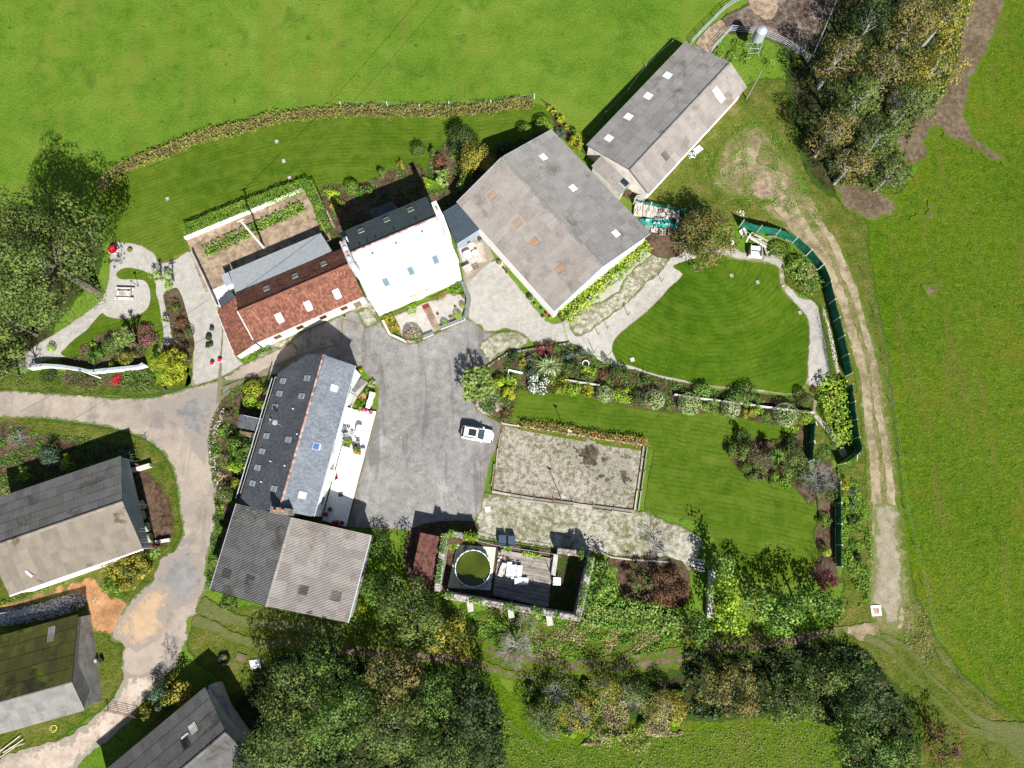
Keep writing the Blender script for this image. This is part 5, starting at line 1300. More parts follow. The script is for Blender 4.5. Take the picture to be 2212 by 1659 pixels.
# ================================================================== LARGE TREES
BT = 'tree'
tree('huge dense green tree at the left edge, its crown reaching over the picnic garden', (88, 560), 142, 24, 'olive', ry=178, nl=90, lr=.22, branches=14, twigs=1, leaf=.27, flat=.38, dens=1.25)
tree('dark green tree at the far left edge next to the pale garden wall', (25, 700), 80, 10, 'olive', ry=76, nl=30, lr=.3)
tree('green tree at the left edge where the road begins, overhanging the grass bank', (8, 800), 34, 6, 'olive', nl=14)
grp = None
for x, y, rx, ry_, h, pal, lab in (
    (1000, 385, 160, 150, 11, 'autumn', 'yellow-brown autumn tree nearest the muddy pen, left side of the upper right clump'),
    (1500, 150, 260, 210, 13, 'autumn', 'broad russet-tipped tree at the top of the upper right clump'),
    (1210, 160, 150, 170, 11, 'dark', 'dark green tree between the pen fence and the russet trees'),
    (1730, 80, 130, 130, 12, 'golden', 'yellow-green tree at the top edge beside the churned brown strip'),
    (1640, 440, 170, 190, 12, 'golden', 'golden-edged tree on the pasture side of the upper right clump'),
    (1310, 480, 190, 170, 12, 'autumn', 'brownish tree with pale bare twigs in the middle of the upper right clump'),
    (1500, 660, 160, 140, 10, 'olive', 'thin grey-green tree reaching over the churned earth'),
    (1120, 690, 200, 130, 11, 'olive', 'olive tree on the lane side of the upper right clump, shading worn ground'),
    (960, 880, 160, 130, 9, 'autumn', 'brownish green tree over the lane verge, below the olive one'),
    (1270, 900, 160, 140, 10, 'olive', 'olive tree with a forked bare branch near the lower end of the clump'),
    (1080, 1080, 170, 110, 8, 'autumn', 'low brownish tree at the lower left tip of the upper right clump'),
    (1340, 1140, 180, 90, 7, 'olive', 'low thin tree trailing over the brown earth at the bottom of the clump')):
    tree(lab, t20(x, y), rx / 3 * .95, h + 1.5, pal, ry=ry_ / 3 * 1.05, nl=44, leaf=.23, branches=8, lr=.27, twigs=3, bark='bark_grey', dens=1.05)
bare('pale leafless tree among golden leaves at the pasture side of the clump', t20(1480, 610), 44, 11, 'bark_pale', seed=5, thick=.16, depth=4)
bare('grey forked dead branches sticking out of the lower part of the clump', t20(1240, 860), 28, 10, 'bark_pale', seed=8, depth=3)
tree('round olive-yellow tree beside the pallets, at the top of the teardrop lawn', zr(950, 530), 72, 8, 'autumn', ry=80, nl=46, leaf=.24, lr=.28, branches=8)
tree('olive tree behind the pallets, in the shade of the long barn', zr(850, 170), 32, 6, 'dark', nl=14)
tree('large green tree south of the wide barn, right of its corner', t12(450, 640), 78, 9, 'olive', ry=88, nl=40, leaf=.22, lr=.26)
tree('yellow-tipped tree on the lane, lower right of the large green one', t12(680, 830), 50, 7, 'golden', ry=44, nl=24, leaf=.24, lr=.3)
tree('green bush-like tree against the right wall of the wide barn', t12(225, 490), 38, 5, 'green', ry=36, nl=18, leaf=.22)
shrub('light green bush north of the tile roofed pool shed by the barn corner', t12(245, 210), 20, 3.2, 'green', ry=34)
for x, y, rx, ry_, h, pal, lab in (
    (1880, 1150, 220, 200, 12, 'olive', 'brown-green tree nearest the bottom barn in the lower wood'),
    (2090, 960, 130, 150, 11, 'green', 'dark green tree at the upper left corner of the lower wood'),
    (1850, 1480, 260, 230, 13, 'olive', 'wide olive tree at the bottom edge beside the corrugated barn'),
    (2150, 1330, 200, 220, 13, 'green', 'green tree in the middle of the lower wood'),
    (1650, 1600, 140, 130, 9, 'dark', 'small dark tree between the bottom barn and the lower wood')):
    tree(lab, t02(x, y), rx / 3, h, pal, ry=ry_ / 3, nl=40, leaf=.23, lr=.24, branches=8, twigs=2, dens=.9)
for x, y, rx, ry_, h, pal, lab in (
    (350, 1060, 190, 170, 11, 'autumn', 'tree with yellowing top at the upper edge of the lower wood'),
    (300, 1400, 250, 220, 12, 'olive', 'large olive tree at the bottom edge, centre of the lower wood'),
    (620, 1180, 170, 150, 10, 'green', 'green tree with one pale dead limb in the lower wood'),
    (830, 1260, 190, 200, 11, 'dark', 'dark green tree at the right end of the lower wood, by the bright meadow'),
    (640, 1530, 230, 160, 10, 'olive', 'bottom edge tree left of the meadow boundary'),
    (930, 1500, 140, 170, 8, 'dark', 'low dark tree touching the bottom meadow'),
    (100, 1200, 150, 160, 12, 'green', 'green tree joining the two halves of the lower wood')):
    tree(lab, t12(x, y), rx / 3, h, pal, ry=ry_ / 3, nl=40, leaf=.23, lr=.24, branches=8, twigs=2, dens=.9)
bare('dead grey tree limb over the lower wood', t12(470, 1150), 26, 11, 'bark_pale', seed=12, depth=3)
for x, y, rx, ry_, h, pal, lab in (
    (300, 1130, 220, 170, 7, 'autumn', 'yellow-olive tree below the shaded lane, bottom right'),
    (700, 1250, 190, 150, 9, 'olive', 'olive tree in the middle of the bottom right row'),
    (930, 1050, 170, 130, 10, 'olive', 'tree with brown top nearest the lane junction'),
    (1150, 1160, 210, 180, 10, 'dark', 'dark rounded tree at the bend of the lane'),
    (1200, 1480, 220, 200, 8, 'green', 'soft green tree at the bottom edge of the bottom right row'),
    (1400, 1560, 120, 110, 6, 'olive', 'small yellow-green tree at the bottom edge, right end of the row')):
    tree(lab, t22(x, y), rx / 3, h, pal, ry=ry_ / 3, nl=36, leaf=.22, lr=.25, branches=7, twigs=2, dens=.9)
tree('sparse dark bush tree with russet twigs in the bottom right corner of the lane', t22(1700, 1500), 44, 5, 'reddish', ry=44, nl=22, leaf=.2, dens=.5, twigs=6, bark='bark_red')
for i, (x, y, rr, s_) in enumerate(((1390, 1170, 100, 3), (1700, 1150, 90, 4), (1300, 1360, 110, 5), (1540, 1330, 110, 6), (1880, 1200, 90, 7), (2100, 1270, 110, 8))):
    pos = ('left end of', 'top middle of', 'lower left of', 'centre of', 'right of the middle of', 'right end of')[i]
    bare('thin grey-brown leafless thicket at the %s the scrub below the lane' % pos, t12(x, y), rr / 3, 5.5, 'bark_grey', 'leafless_bush', 'bush', s_, 4, n0=11, thick=.05)
    shrub('straw and olive scrub at the %s the thicket below the lane' % pos, t12(x + 10, y), rr / 2.6, 4.2, 'golden' if i % 2 else 'olive', 'scrub', 'scrub', dens=.6, ry=rr / 3.2)
shrub('long yellowish scrub strip on the left of the bottom meadow', t12(1850, 1450), 80, 1.2, 'straw', 'scrub', 'scrub', ry=26, dens=.25)
# laurel-like row by the lane
for i, (x, y, rx, ry_, pal) in enumerate(((470, 600, 130, 90, 'ivy'), (640, 680, 150, 110, 'ivy'), (800, 600, 140, 90, 'ivy'), (960, 600, 110, 90, 'green'), (270, 560, 90, 170, 'lime'), (250, 350, 70, 110, 'ivy'), (300, 700, 120, 90, 'lime'), (80, 740, 110, 80, 'green'))):
    lab = ('leafy bush left of the middle of the laurel row by the lane', 'large-leaved bush nearest the lane in the laurel row', 'leafy bush right of the one nearest the lane', 'deep green bush at the right end of the laurel row', 'tall lime green bush right of the long grey beam', 'light green bush above the lime green one, by the gravel corner', 'lime bush at the lower left of the laurel row', 'mid green bush above the lane left of the laurel row')[i]
    tree(lab, t22(x, y), rx / 3, 6.8, pal, 'bush', 'bush', nl=30, leaf=.28, ry=ry_ / 3, lr=.3, flat=.5, branches=4)
tree('green leafy tree right of the pool wall', t12(1680, 450), 36, 4.5, 'ivy', ry=46, nl=26, leaf=.26, lr=.3)
tree('rust brown tree in the walled plot right of the pool', t12(2110, 480), 46, 4.2, 'reddish', ry=42, nl=30, leaf=.17, lr=.3, branches=8, twigs=5, bark='bark_red', dens=.85)
tree('grey-green feathery bush above the rust brown tree', t12(1930, 430), 26, 3.2, 'olive', 'bush', 'bush', ry=30, nl=14, leaf=.18, dens=.6)
bare('leafless brown twiggy tree on the mossy gravel above the rust brown tree', t12(2060, 215), 42, 3.5, 'bark_grey', seed=21, n0=11, depth=4, thick=.06)
hedge('wide light green ivy mass running right from the pool wall corner', t12('1560,640 1720,650 1900,670 2080,690 2200,740'), 3.4, 2.0, 'ivy', 'ivy_bank', 'ivy', leaf=.24, wob=.3)
bare('silvery leafless tree standing in the grass below the pool deck', t12(1140, 880), 46, 5.5, 'bark_pale', seed=2, n0=13, depth=5, thick=.13)
bare('small silvery leafless bush between the pool wall and the silvery tree', t12(1200, 700), 30, 3.0, 'bark_pale', 'leafless_bush', 'bush', seed=3, n0=9, depth=4, thick=.05)
bare('grey leafless bush in the island bed at the right edge of the lower lawn', t21(870, 1440), 48, 2.8, 'bark_grey', 'leafless_bush', 'bush', seed=4, n0=15, depth=5, thick=.05)
shrub('dark rounded shrub under the grey leafless bush of the island bed', t21(930, 1520), 32, 1.8, 'olive', dens=.6)
bare('wine-twigged leafless bush at the lower right corner of the lower lawn', t22(930, 380), 34, 2.8, 'bark_red', 'leafless_bush', 'bush', seed=9, n0=11, depth=4, thick=.05)
shrub('wine red leaved shrub under the wine-twigged bush', t22(940, 440), 20, 1.6, 'wine', dens=.8)
bare('leafless grey branches reaching over the pale garden wall at the far left', t01(180, 680), 34, 4, 'bark_pale', seed=31, depth=3)
bare('thin leafless sapling beside the forked road', t01(915, 1190), 12, 3.2, 'bark', 'sapling', 'sapling', seed=32, depth=3, n0=4, thick=.05)
for k, (x, y, rr) in enumerate(((350, 1100, 110), (480, 1130, 80))):
    bare(('brown creeping twigs over the ridge of the mossy barn', 'dense brown twigs spilling over the gable of the mossy barn')[k], t02(x, y), rr / 3, 9.0 if k == 0 else 7.0, 'bark', 'creeper', 'creeper', seed=40 + k, depth=4, n0=10, thick=.05)
tree('round ochre-green bush between the left barn and the orange soil', t02(830, 360), 52, 3.2, 'golden', 'bush', 'bush', ry=46, nl=34, leaf=.2, lr=.26)
shrub('small green bush at the lower tip of the ochre bush', t02(730, 490), 22, 1.6, 'bright')
tree('yellow flowering bush beside the pale track, above the bottom barn', t02(1150, 1160), 36, 3.6, 'golden', 'bush', 'bush', ry=34, nl=22, leaf=.22)
shrub('blue-green bush touching the yellow bush by the pale track', t02(1050, 1190), 22, 3.0, 'blue', ry=30)
shrub('small yellow bush near the corner of the bottom barn roof', t02(960, 1310), 22, 2.4, 'golden')
bare('grey leafless bush on the right verge of the pale track', t02(1090, 960), 26, 3, 'bark_grey', 'leafless_bush', 'bush', seed=51, n0=9, depth=4, thick=.05)
shrub('green leafy bush in the dark yard of the left barn', t01(320, 1300), 24, 2.6, 'blue')
shrub('small yellow-green bush right of the leafy one in the dark yard', t01(425, 1345), 16, 1.8, 'lime')
shrub('low yellow-green bush nearest the roof of the left barn', t01(150, 1410), 16, 1.5, 'lime', dens=.6)
bare('grey twiggy bush at the left edge above the left barn yard', t01(110, 1190), 24, 2, 'bark_grey', 'leafless_bush', 'bush', seed=52, n0=8, depth=4, thick=.04)
palm('spiky yucca at the corner of the left barn yard', t01(820, 1290), [(-10, -2, 0), (5, 3, .2)], 1.4, .9, .08, 'blue', 50, 'yucca', 'yucca')
palm('small bright palm between the left barn and the ochre bush', t02(1000, 275), [(0, 0, 0), (8, -8, .2)], 1.2, .75, .07, 'palm', 40, 'yucca', 'yucca')

# ================================================================== HEDGES
hedge('long brown and yellow hydrangea hedge along the upper meadow', t00('640,1215 740,1130 830,1075 950,1020 1100,970 1250,905 1400,862 1600,820 1750,775 1900,750 2212,722') + t10('300,722 700,722 1000,700 1240,660'), 1.4, .85, 'brownhedge', leaf=.20, wob=.32, dens=1.2)
for i, (x, y, rr, h) in enumerate(((1345, 690, 22, .9), (1375, 720, 20, .9), (1425, 765, 34, 1.5), (1460, 820, 22, 1.2), (1530, 905, 54, 2.2))):
    shrub(('smallest yellow shrub at the end of the brown hedge', 'second yellow shrub after the end of the brown hedge', 'yellow shrub half way down to the long barn', 'low yellow shrub just above the largest one', 'largest yellow shrub between the two grey barns')[i], t10(x, y), rr / 3, h, 'yellow', leaf=.18)
hedge('clipped bright green hedge around three sides of the vegetable plot', t00('1200,1500 1600,1340 2000,1190 2070,1350 2120,1500'), 1.5, 1.5, 'bright', leaf=.14, wob=.07, dens=1.2)
hedge('row of leafy vegetables in the middle of the walled plot', t00('1330,1635 1500,1550 1700,1460 1900,1370 1960,1335'), 1.6, .6, 'bright', 'vegetable_row', 'vegetables', leaf=.26, wob=.2, dens=1.1)
hedge('low strip of weeds at the foot of the red tiled house', t01('1560,665 1650,625 1755,595'), 1.0, .6, 'bright', 'weed_strip', 'weeds', leaf=.18)
hedge('yellow-green climbing hedge along the barn gable facing the teardrop lawn', t11('1420,395 1500,330 1620,210 1760,90 1880,-20 1960,-90'), 2.9, 1.8, 'lime', leaf=.22, wob=.35, bloom=('yellowfl', .05))
hedge('orange and pink flowering hedge along the top of the gravel court', t11('1160,1092 1300,1108 1480,1135 1700,1172 1975,1212'), 1.0, .8, 'orange', leaf=.17, wob=.25)
hedge('creeper covered bank of bright yellow-green leaves inside the green netting', t21('990,790 960,900 985,1000 1030,1120 1075,1220'), 3.6, .9, 'lime', 'ground_cover', 'ground cover', leaf=.24, wob=.35)
hedge('bramble mass with pale patches at the top of the gravel path by the netting', t21('720,40 780,110 820,180 850,230'), 3.0, 1.1, 'ivy', 'brambles', 'brambles', leaf=.24, wob=.4, dens=.75)
shrub('light green shrub on the bramble mass next to the green netting', t21(720, 30), 18, 1.4, 'bright')
shrub('dry straw-coloured weeds on top of the bramble mass', t21(800, 100), 20, 1.3, 'straw', dens=.7)
tree('bright yellow-green clipped conifer at the road fork by the gravel parking', t01(1095, 720), 48, 3.4, 'yellow', 'conifer', 'conifer', ry=44, nl=40, leaf=.17, lr=.24, flat=.5, branches=3, dens=1.2)
hedge('low dark green junipers below the pale garden wall', t01('800,800 880,800 1000,815'), 2.4, .7, 'green', 'juniper', 'juniper', leaf=.15, wob=.25)
hedge('low heather in grey-green and pink below the pale garden wall', t01('420,790 520,800 620,805'), 2.0, .6, 'heath', 'heather', 'heather', leaf=.14, wob=.25)
shrub('orange-red heather clump beside the junipers', t01(750, 800), 12, .7, 'redfl', leaf=.13, dens=.7)
shrub('grey shrub at the left part of the bank below the pale wall', t01(300, 765), 18, .9, 'dark')

# ================================================================== SHRUBS, one by one
SH_ = [
 # behind the barn and white house (t10)
 ('t10', 860, 1035, 115, 5.0, 'golden', 'loose', 'big yellow-leaved tree at the corner of the largest barn', .2),
 ('t10', 780, 900, 95, 4.6, 'dark', 'loose', 'dark feathery bush at the lawn edge above the yellow-leaved tree', .18),
 ('t10', 805, 1195, 70, 3.2, 'green', 'loose', 'deep green bush squeezed between the yellow tree and the barn', .2),
 ('t10', 1080, 965, 80, 2.4, 'dark', 'loose', 'dark shrub in the shade of the barn gable', .2),
 ('t10', 1195, 857, 56, 2.0, 'bright', 'round', 'left one of two round clipped shrubs above the barn', .14),
 ('t10', 1316, 812, 66, 2.2, 'bright', 'round', 'right, larger one of two round clipped shrubs above the barn', .14),
 ('t10', 1415, 860, 40, 1.4, 'blue', 'loose', 'grey-green shrub at the north corner of the barn roof', .16),
 ('t10', 660, 1150, 64, 2.0, 'palm', 'loose', 'light green leafy shrub behind the white house', .24),
 ('t10', 560, 1180, 36, 1.4, 'lime', 'loose', 'small lime shrub left of the light green leafy one', .18),
 ('t10', 640, 1030, 44, 1.6, 'reddish', 'loose', 'reddish shrub in the bed above the light green one', .14),
 ('t10', 495, 970, 42, 3.0, 'olive', 'loose', 'thin olive shrub at the lawn edge beside the narrow shadow', .12),
 ('t10', 395, 1065, 34, 1.2, 'golden', 'loose', 'orange-yellow shrub on the lawn edge behind the white house', .14),
 ('t10', 600, 985, 34, 1.8, 'olive', 'loose', 'small dark olive shrub between the two bare gaps of the rear bed', .14),
 ('t10', 260, 1110, 26, 1.8, 'olive', 'loose', 'tiny thin shrub on the lawn edge right of the ball shaped one', .1),
 ('t10', 66, 1215, 50, 1.8, 'bright', 'round', 'ball-shaped clipped shrub on the lawn edge behind the white house', .13),
 ('t10', 150, 1230, 50, 1.0, 'green', 'loose', 'low green plants right of the ball-shaped shrub', .2),
 ('t10', -20, 1330, 60, 1.2, 'golden', 'loose', 'ochre rounded shrub in the rear bed left of the small dark extension', .14),
 ('t10', -60, 1240, 50, 1.0, 'lime', 'loose', 'yellow-green low plant below the hedge corner', .16),
 # left garden (t01)
 ('t01', 725, 585, 62, 1.8, 'green', 'round', 'dark green rounded shrub left of the palms in the picnic garden', .15),
 ('t01', 622, 645, 52, 1.8, 'green', 'loose', 'green shrub at the lower left of the garden bed', .18),
 ('t01', 940, 520, 78, .9, 'heath', 'loose', 'pinkish heather mound at the right of the garden bed', .14),
 ('t01', 815, 650, 58, 1.5, 'golden', 'loose', 'ochre feathery shrub at the bottom of the garden bed', .14),
 ('t01', 745, 700, 34, 1.0, 'lime', 'loose', 'small yellow-green shrub against the pale garden wall', .14),
 ('t01', 335, 597, 26, 1.0, 'lime', 'round', 'small round yellow-green shrub by the curved gravel path', .12),
 ('t01', 1135, 338, 30, 1.0, 'green', 'round', 'small clipped ball between the gravel path and the parking gravel', .12),
 ('t01', 1225, 500, 32, 1.3, 'olive', 'round', 'olive clipped ball at the edge of the parking gravel', .12),
 ('t01', 1092, 195, 26, .9, 'lime', 'round', 'lime cushion plant just below the pair of cordylines', .12),
 ('t01', 1180, 420, 40, .7, 'reddish', 'loose', 'low reddish plants in the strip beside the parking gravel', .12),
 ('t01', 1160, 520, 36, .8, 'heath', 'loose', 'pink and brown heather above the bright conifer', .12),
 ('t01', 1120, 290, 30, .6, 'heath', 'loose', 'brown low plants near the top of the strip bed', .12),
 ('t01', 600, 575, 20, .8, 'lime', 'loose', 'small light plant at the edge of the garden bed', .12),
 # west side of slate house
 ('t01', 1640, 862, 58, 1.9, 'yellow', 'round', 'yellow-green ball shrub at the top of the bed beside the slate house', .15),
 ('t01', 1620, 940, 46, 1.7, 'lime', 'round', 'lime ball shrub below the yellow-green one by the slate house', .15),
 ('t01', 1740, 872, 30, 1.4, 'green', 'round', 'green ball touching the roof corner of the slate house', .14),
 ('t01', 1700, 970, 32, 1.5, 'lime', 'round', 'small lime ball right above the black tiled shed', .14),
 ('t01', 1570, 1225, 98, 3.0, 'green', 'loose', 'large leafy green bush below the black tiled shed', .22),
 ('t01', 1540, 1360, 60, 1.6, 'lime', 'loose', 'leafy light shrub below the large green bush', .2),
 ('t01', 1470, 1545, 52, 2.0, 'olive', 'round', 'dark olive clipped ball on the road side near the wide barn', .14),
 ('t01', 1550, 1480, 46, 1.8, 'yellow', 'loose', 'yellow-green bush between the clipped ball and the slate roof', .18),
 ('t01', 1440, 1130, 36, .8, 'ivy', 'loose', 'low green ground plants along the road, upper part of the roadside bed', .16),
 ('t01', 1480, 1030, 40, .7, 'heath', 'loose', 'brownish rock plants above the black tiled shed', .14),
 ('t01', 1400, 1260, 34, .7, 'ivy', 'loose', 'low pale green plants on the road edge beside the large green bush', .16),
 ('t01', 1430, 1420, 34, .8, 'straw', 'loose', 'dry yellowish plants on the road edge near the olive ball', .14),
 ('t01', 1460, 1290, 34, .6, 'heath', 'loose', 'grey and pink stones plants left of the leafy shrub', .14),
 ('t02', 1430, 110, 34, 1.4, 'bright', 'loose', 'bright green shrub at the road edge beside the wide barn', .18),
 ('t01', 1430, 1640, 26, 1.0, 'lime', 'loose', 'small lime plant at the corner between slate house and wide barn', .14),
 ('t02', 1480, 590, 50, .7, 'olive', 'loose', 'weeds under the lower left corner of the wide barn', .16),
 ('t12', 130, 620, 30, 1.6, 'yellow', 'loose', 'yellow-green shrub at the lower right corner of the wide barn', .14),
 # front garden of the white house (z2)
 ('z2', 1465, 320, 100, 1.0, 'bright', 'loose', 'bright green leafy shrub in the upper right corner of the front garden', .24),
 ('z2', 1295, 815, 52, .9, 'lime', 'round', 'small round shrub on the left of the slate capped wall', .1),
 ('z2', 1490, 710, 66, 1.1, 'lime', 'round', 'round yellow-green shrub inside the bend of the slate capped wall', .11),
 ('z2', 1560, 570, 44, .9, 'lime', 'round', 'small shrub with red flowers beside the slate capped wall', .1),
 ('z2', 1565, 420, 34, .8, 'olive', 'round', 'small olive ball below the leafy corner shrub', .1),
 ('z2', 820, 615, 78, .7, 'lime', 'loose', 'low yellow-green plant against the white house left of the door', .14),
 ('z2', 1220, 440, 120, .4, 'golden', 'loose', 'narrow low brown-yellow planting at the wall right of the door', .12),
 ('z2', 1385, 755, 40, .6, 'straw', 'loose', 'sparse brownish plant between the two round front garden shrubs', .1),
 # centre planting (zc)
 ('zc', 455, 510, 78, 1.6, 'lime', 'loose', 'yellow-green shrub right next to the crown of cordylines', .18),
 ('zc', 570, 640, 70, 1.5, 'yellow', 'loose', 'yellow shrub bordering the lower lawn below the cordylines', .16),
 ('zc', 590, 490, 58, 1.3, 'lime', 'loose', 'bright leafy shrub above the yellow one at the lawn corner', .16),
 ('zc', 520, 860, 50, .6, 'reddish', 'loose', 'small reddish plant at the corner of court and lawn', .12),
 ('zc', 645, 230, 80, 1.0, 'dark', 'loose', 'dark green shrub along the low wall of the centre bed', .14),
 ('zc', 790, 265, 50, .9, 'blue', 'loose', 'grey-green shrub left of the large striped phormium', .12),
 ('zc', 960, 140, 80, 1.0, 'wine', 'loose', 'wine-red spiky shrub at the top edge of the centre bed', .14),
 ('zc', 1060, 130, 60, 1.0, 'olive', 'loose', 'olive shrub right of the wine-red one', .14),
 ('zc', 1200, 220, 70, .9, 'blue', 'loose', 'bluish leafed plants in the upper part of the centre bed', .14),
 ('zc', 1350, 205, 55, 1.1, 'blue', 'loose', 'purple-blue shrub near the white round planter', .13),
 ('zc', 1240, 360, 90, 1.2, 'dark', 'loose', 'dark bluish shrub between phormium and round planter', .14),
 ('zc', 1440, 380, 70, .8, 'lime', 'loose', 'light green plants below the white round planter', .14),
 ('zc', 1480, 245, 26, 1.5, 'green', 'round', 'narrow clipped ball left of two near the lawn tip', .1),
 ('zc', 1635, 285, 32, 1.6, 'green', 'round', 'narrow clipped ball right of two near the lawn tip', .1),
 ('zc', 1600, 420, 60, .9, 'reddish', 'loose', 'brown twiggy shrub below the two narrow clipped balls', .12),
 ('zc', 1770, 380, 80, 1.4, 'dark', 'loose', 'dark green bush on the narrow path below the teardrop lawn', .16),
 ('zc', 800, 400, 75, 1.2, 'blue', 'loose', 'dark blue-green conifer-like shrub behind the white blossom', .14),
 ('zc', 1130, 540, 85, 1.3, 'yellow', 'loose', 'yellow shrub right of the white flowering bush', .15),
 ('zc', 1270, 570, 75, 1.2, 'lime', 'loose', 'green shrub between two yellow shrubs on the upper edge of the lower lawn', .15),
 ('zc', 1440, 600, 60, 1.1, 'yellow', 'loose', 'small yellow shrub left of the pale variegated bush', .14),
 ('zc', 1610, 640, 95, 1.7, 'varieg', 'round', 'first pale variegated bush on the lawn edge, counted from the left', .16),
 ('zc', 1810, 650, 90, 1.2, 'lime', 'loose', 'yellow-green shrub right of the first pale bush', .15),
 ('zc', 1975, 680, 70, 1.2, 'dark', 'loose', 'dark shrub left of the largest pale bush', .14),
 ('zc', 2080, 480, 60, 1.6, 'green', 'loose', 'green shrub above the white rail of the long wall', .16),
 ('zc', 2150, 700, 110, 1.8, 'varieg', 'round', 'largest pale variegated bush on the lawn edge', .16),
 ('zc', 1420, 470, 60, .8, 'olive', 'loose', 'olive low plants along the long wall', .14),
 ('t21', 45, 960, 75, 1.7, 'varieg', 'round', 'green and cream bush right of the largest pale bush', .16),
 ('t21', 195, 975, 55, 1.2, 'ivy', 'loose', 'light green loose shrub between two pale bushes', .15),
 ('t21', 312, 985, 64, 1.7, 'varieg', 'round', 'third pale bush along the long wall', .15),
 ('t21', 420, 1010, 44, 1.0, 'golden', 'loose', 'yellow-orange shrub after the third pale bush', .13),
 ('t21', 475, 1000, 40, 1.0, 'lime', 'loose', 'yellow shrub just left of the small green one', .13),
 ('t21', 535, 1025, 34, 1.0, 'green', 'loose', 'small green shrub left of the last pale bush', .13),
 ('t21', 670, 1030, 80, 1.8, 'varieg', 'round', 'last pale variegated bush at the right end of the long wall', .15),
 ('t21', 790, 1045, 48, 1.6, 'lime', 'round', 'yellow-green clipped bush beside the last pale bush', .14),
 ('t21', 795, 930, 44, 2.0, 'olive', 'round', 'tall round clipped shrub at the end of the narrow path', .12),
 ('t21', 700, 1110, 40, .8, 'lime', 'loose', 'low yellow-green plants below the last pale bush', .13),
 ('t21', 130, 880, 85, .8, 'ivy', 'loose', 'leafy perennials on the path side of the long wall, left part', .18),
 ('t21', 400, 920, 100, .8, 'green', 'loose', 'dark leafy perennials on the path side of the long wall, right part', .18),
 ('t21', 380, 1240, 80, 1.6, 'olive', 'loose', 'olive-brown shrub at the left end of the island bed', .16),
 ('t21', 480, 1290, 90, 1.6, 'heath', 'loose', 'brownish shrub in the middle of the island bed', .15),
 ('t21', 460, 1390, 70, 1.0, 'olive', 'loose', 'grey-green low shrub at the lower edge of the island bed', .15),
 ('t21', 640, 1440, 70, .7, 'bright', 'loose', 'bright green ground plant in the island bed', .15),
 ('t21', 690, 1310, 80, 1.5, 'olive', 'loose', 'ochre-green shrub below the fan palm', .15),
 ('t21', 720, 1230, 55, 1.8, 'dark', 'loose', 'dark round shrub beside the green netting by the island bed', .15),
 ('t21', 380, 1150, 26, 2.6, 'dark', 'loose', 'upright dark shrub at the top of the island bed', .12),
 ('t21', 860, 860, 24, .8, 'reddish', 'loose', 'small brown shrub at the end of the gravel strip', .12),
 ('t21', 1050, 1480, 40, .9, 'yellow', 'loose', 'yellow shrub on the verge by the farm track', .14),
 ('t21', 1030, 1590, 50, 1.0, 'lime', 'loose', 'yellow-green shrub on the verge below the yellow one', .14),
 ('t22', 930, 255, 30, 1.6, 'lime', 'round', 'round clipped bush in the corner of the lower lawn by the netting', .12),
 ('t22', 920, 55, 44, 1.0, 'bright', 'loose', 'light green shrub against the netting at the lower lawn', .14),
 ('t22', 1110, 50, 34, .8, 'dark', 'loose', 'dark bramble clump on the verge by the netting', .14),
 ('t22', 1150, 290, 30, .9, 'dark', 'loose', 'dark weeds on the verge of the gravel track', .14),
 ('t12', 845, 760, 34, 1.5, 'green', 'round', 'round clipped bush beside the tip of the yellow-tipped tree', .12),
 ('t12', 1250, 640, 50, .6, 'lime', 'loose', 'ivy tuft at the foot of the pool wall', .14),
]
FR = dict(t10=t10, t01=t01, t02=t02, t12=t12, t21=t21, t22=t22, z2=z2, zc=zc)
KS = dict(z2=.14881, zc=.19841)
BL = {('zc', 570): None}
for (f_, x, y, rr, h, pal, kd, lab, lf) in SH_:
    bl = None
    if 'with red flowers' in lab: bl = ('redfl', .08)
    if 'pinkish heather' in lab: bl = ('pink', .08)
    ry_ = None
    if f_ == 'z2' and rr == 120: ry_ = 30 * .14881
    shrub(lab, FR[f_](x, y), rr * KS.get(f_, 1 / 3) * (1.18 if f_ in ('zc', 't21') and kd == 'loose' else 1.05), h, pal, kind=kd, leaf=lf, bloom=bl, ry=ry_, rz=.4 if ry_ else 0)
shrub('bush covered in white blossom above the lower lawn', zc(860, 540), 27, 1.6, 'green', ry=22, leaf=.17, bloom=('white', .35))
shrub('rounded rose-pink flowering bush at the front garden wall', z2(840, 1000), 22, 1.6, 'green', 'flowering_bush', 'shrub', 'round', ry=19, bloom=('pink', .06), leaf=.13)
hedge('yellow-leaved hedge block at the left end of the front garden', z2('470,720 520,830 590,950'), 1.35, 1.1, 'golden', leaf=.13, wob=.07, bloom=('yellowfl', .12))
hedge('narrow low planting at the white house wall left of the door', z2('560,700 640,670 740,630'), .5, .3, 'straw', 'flower_strip', 'flowers', leaf=.1, wob=.08)
hedge('narrow red-brown planting at the white house wall right of the door', z2('1090,490 1200,440 1340,375'), .45, .35, 'orange', 'flower_strip', 'flowers', leaf=.1, wob=.08)
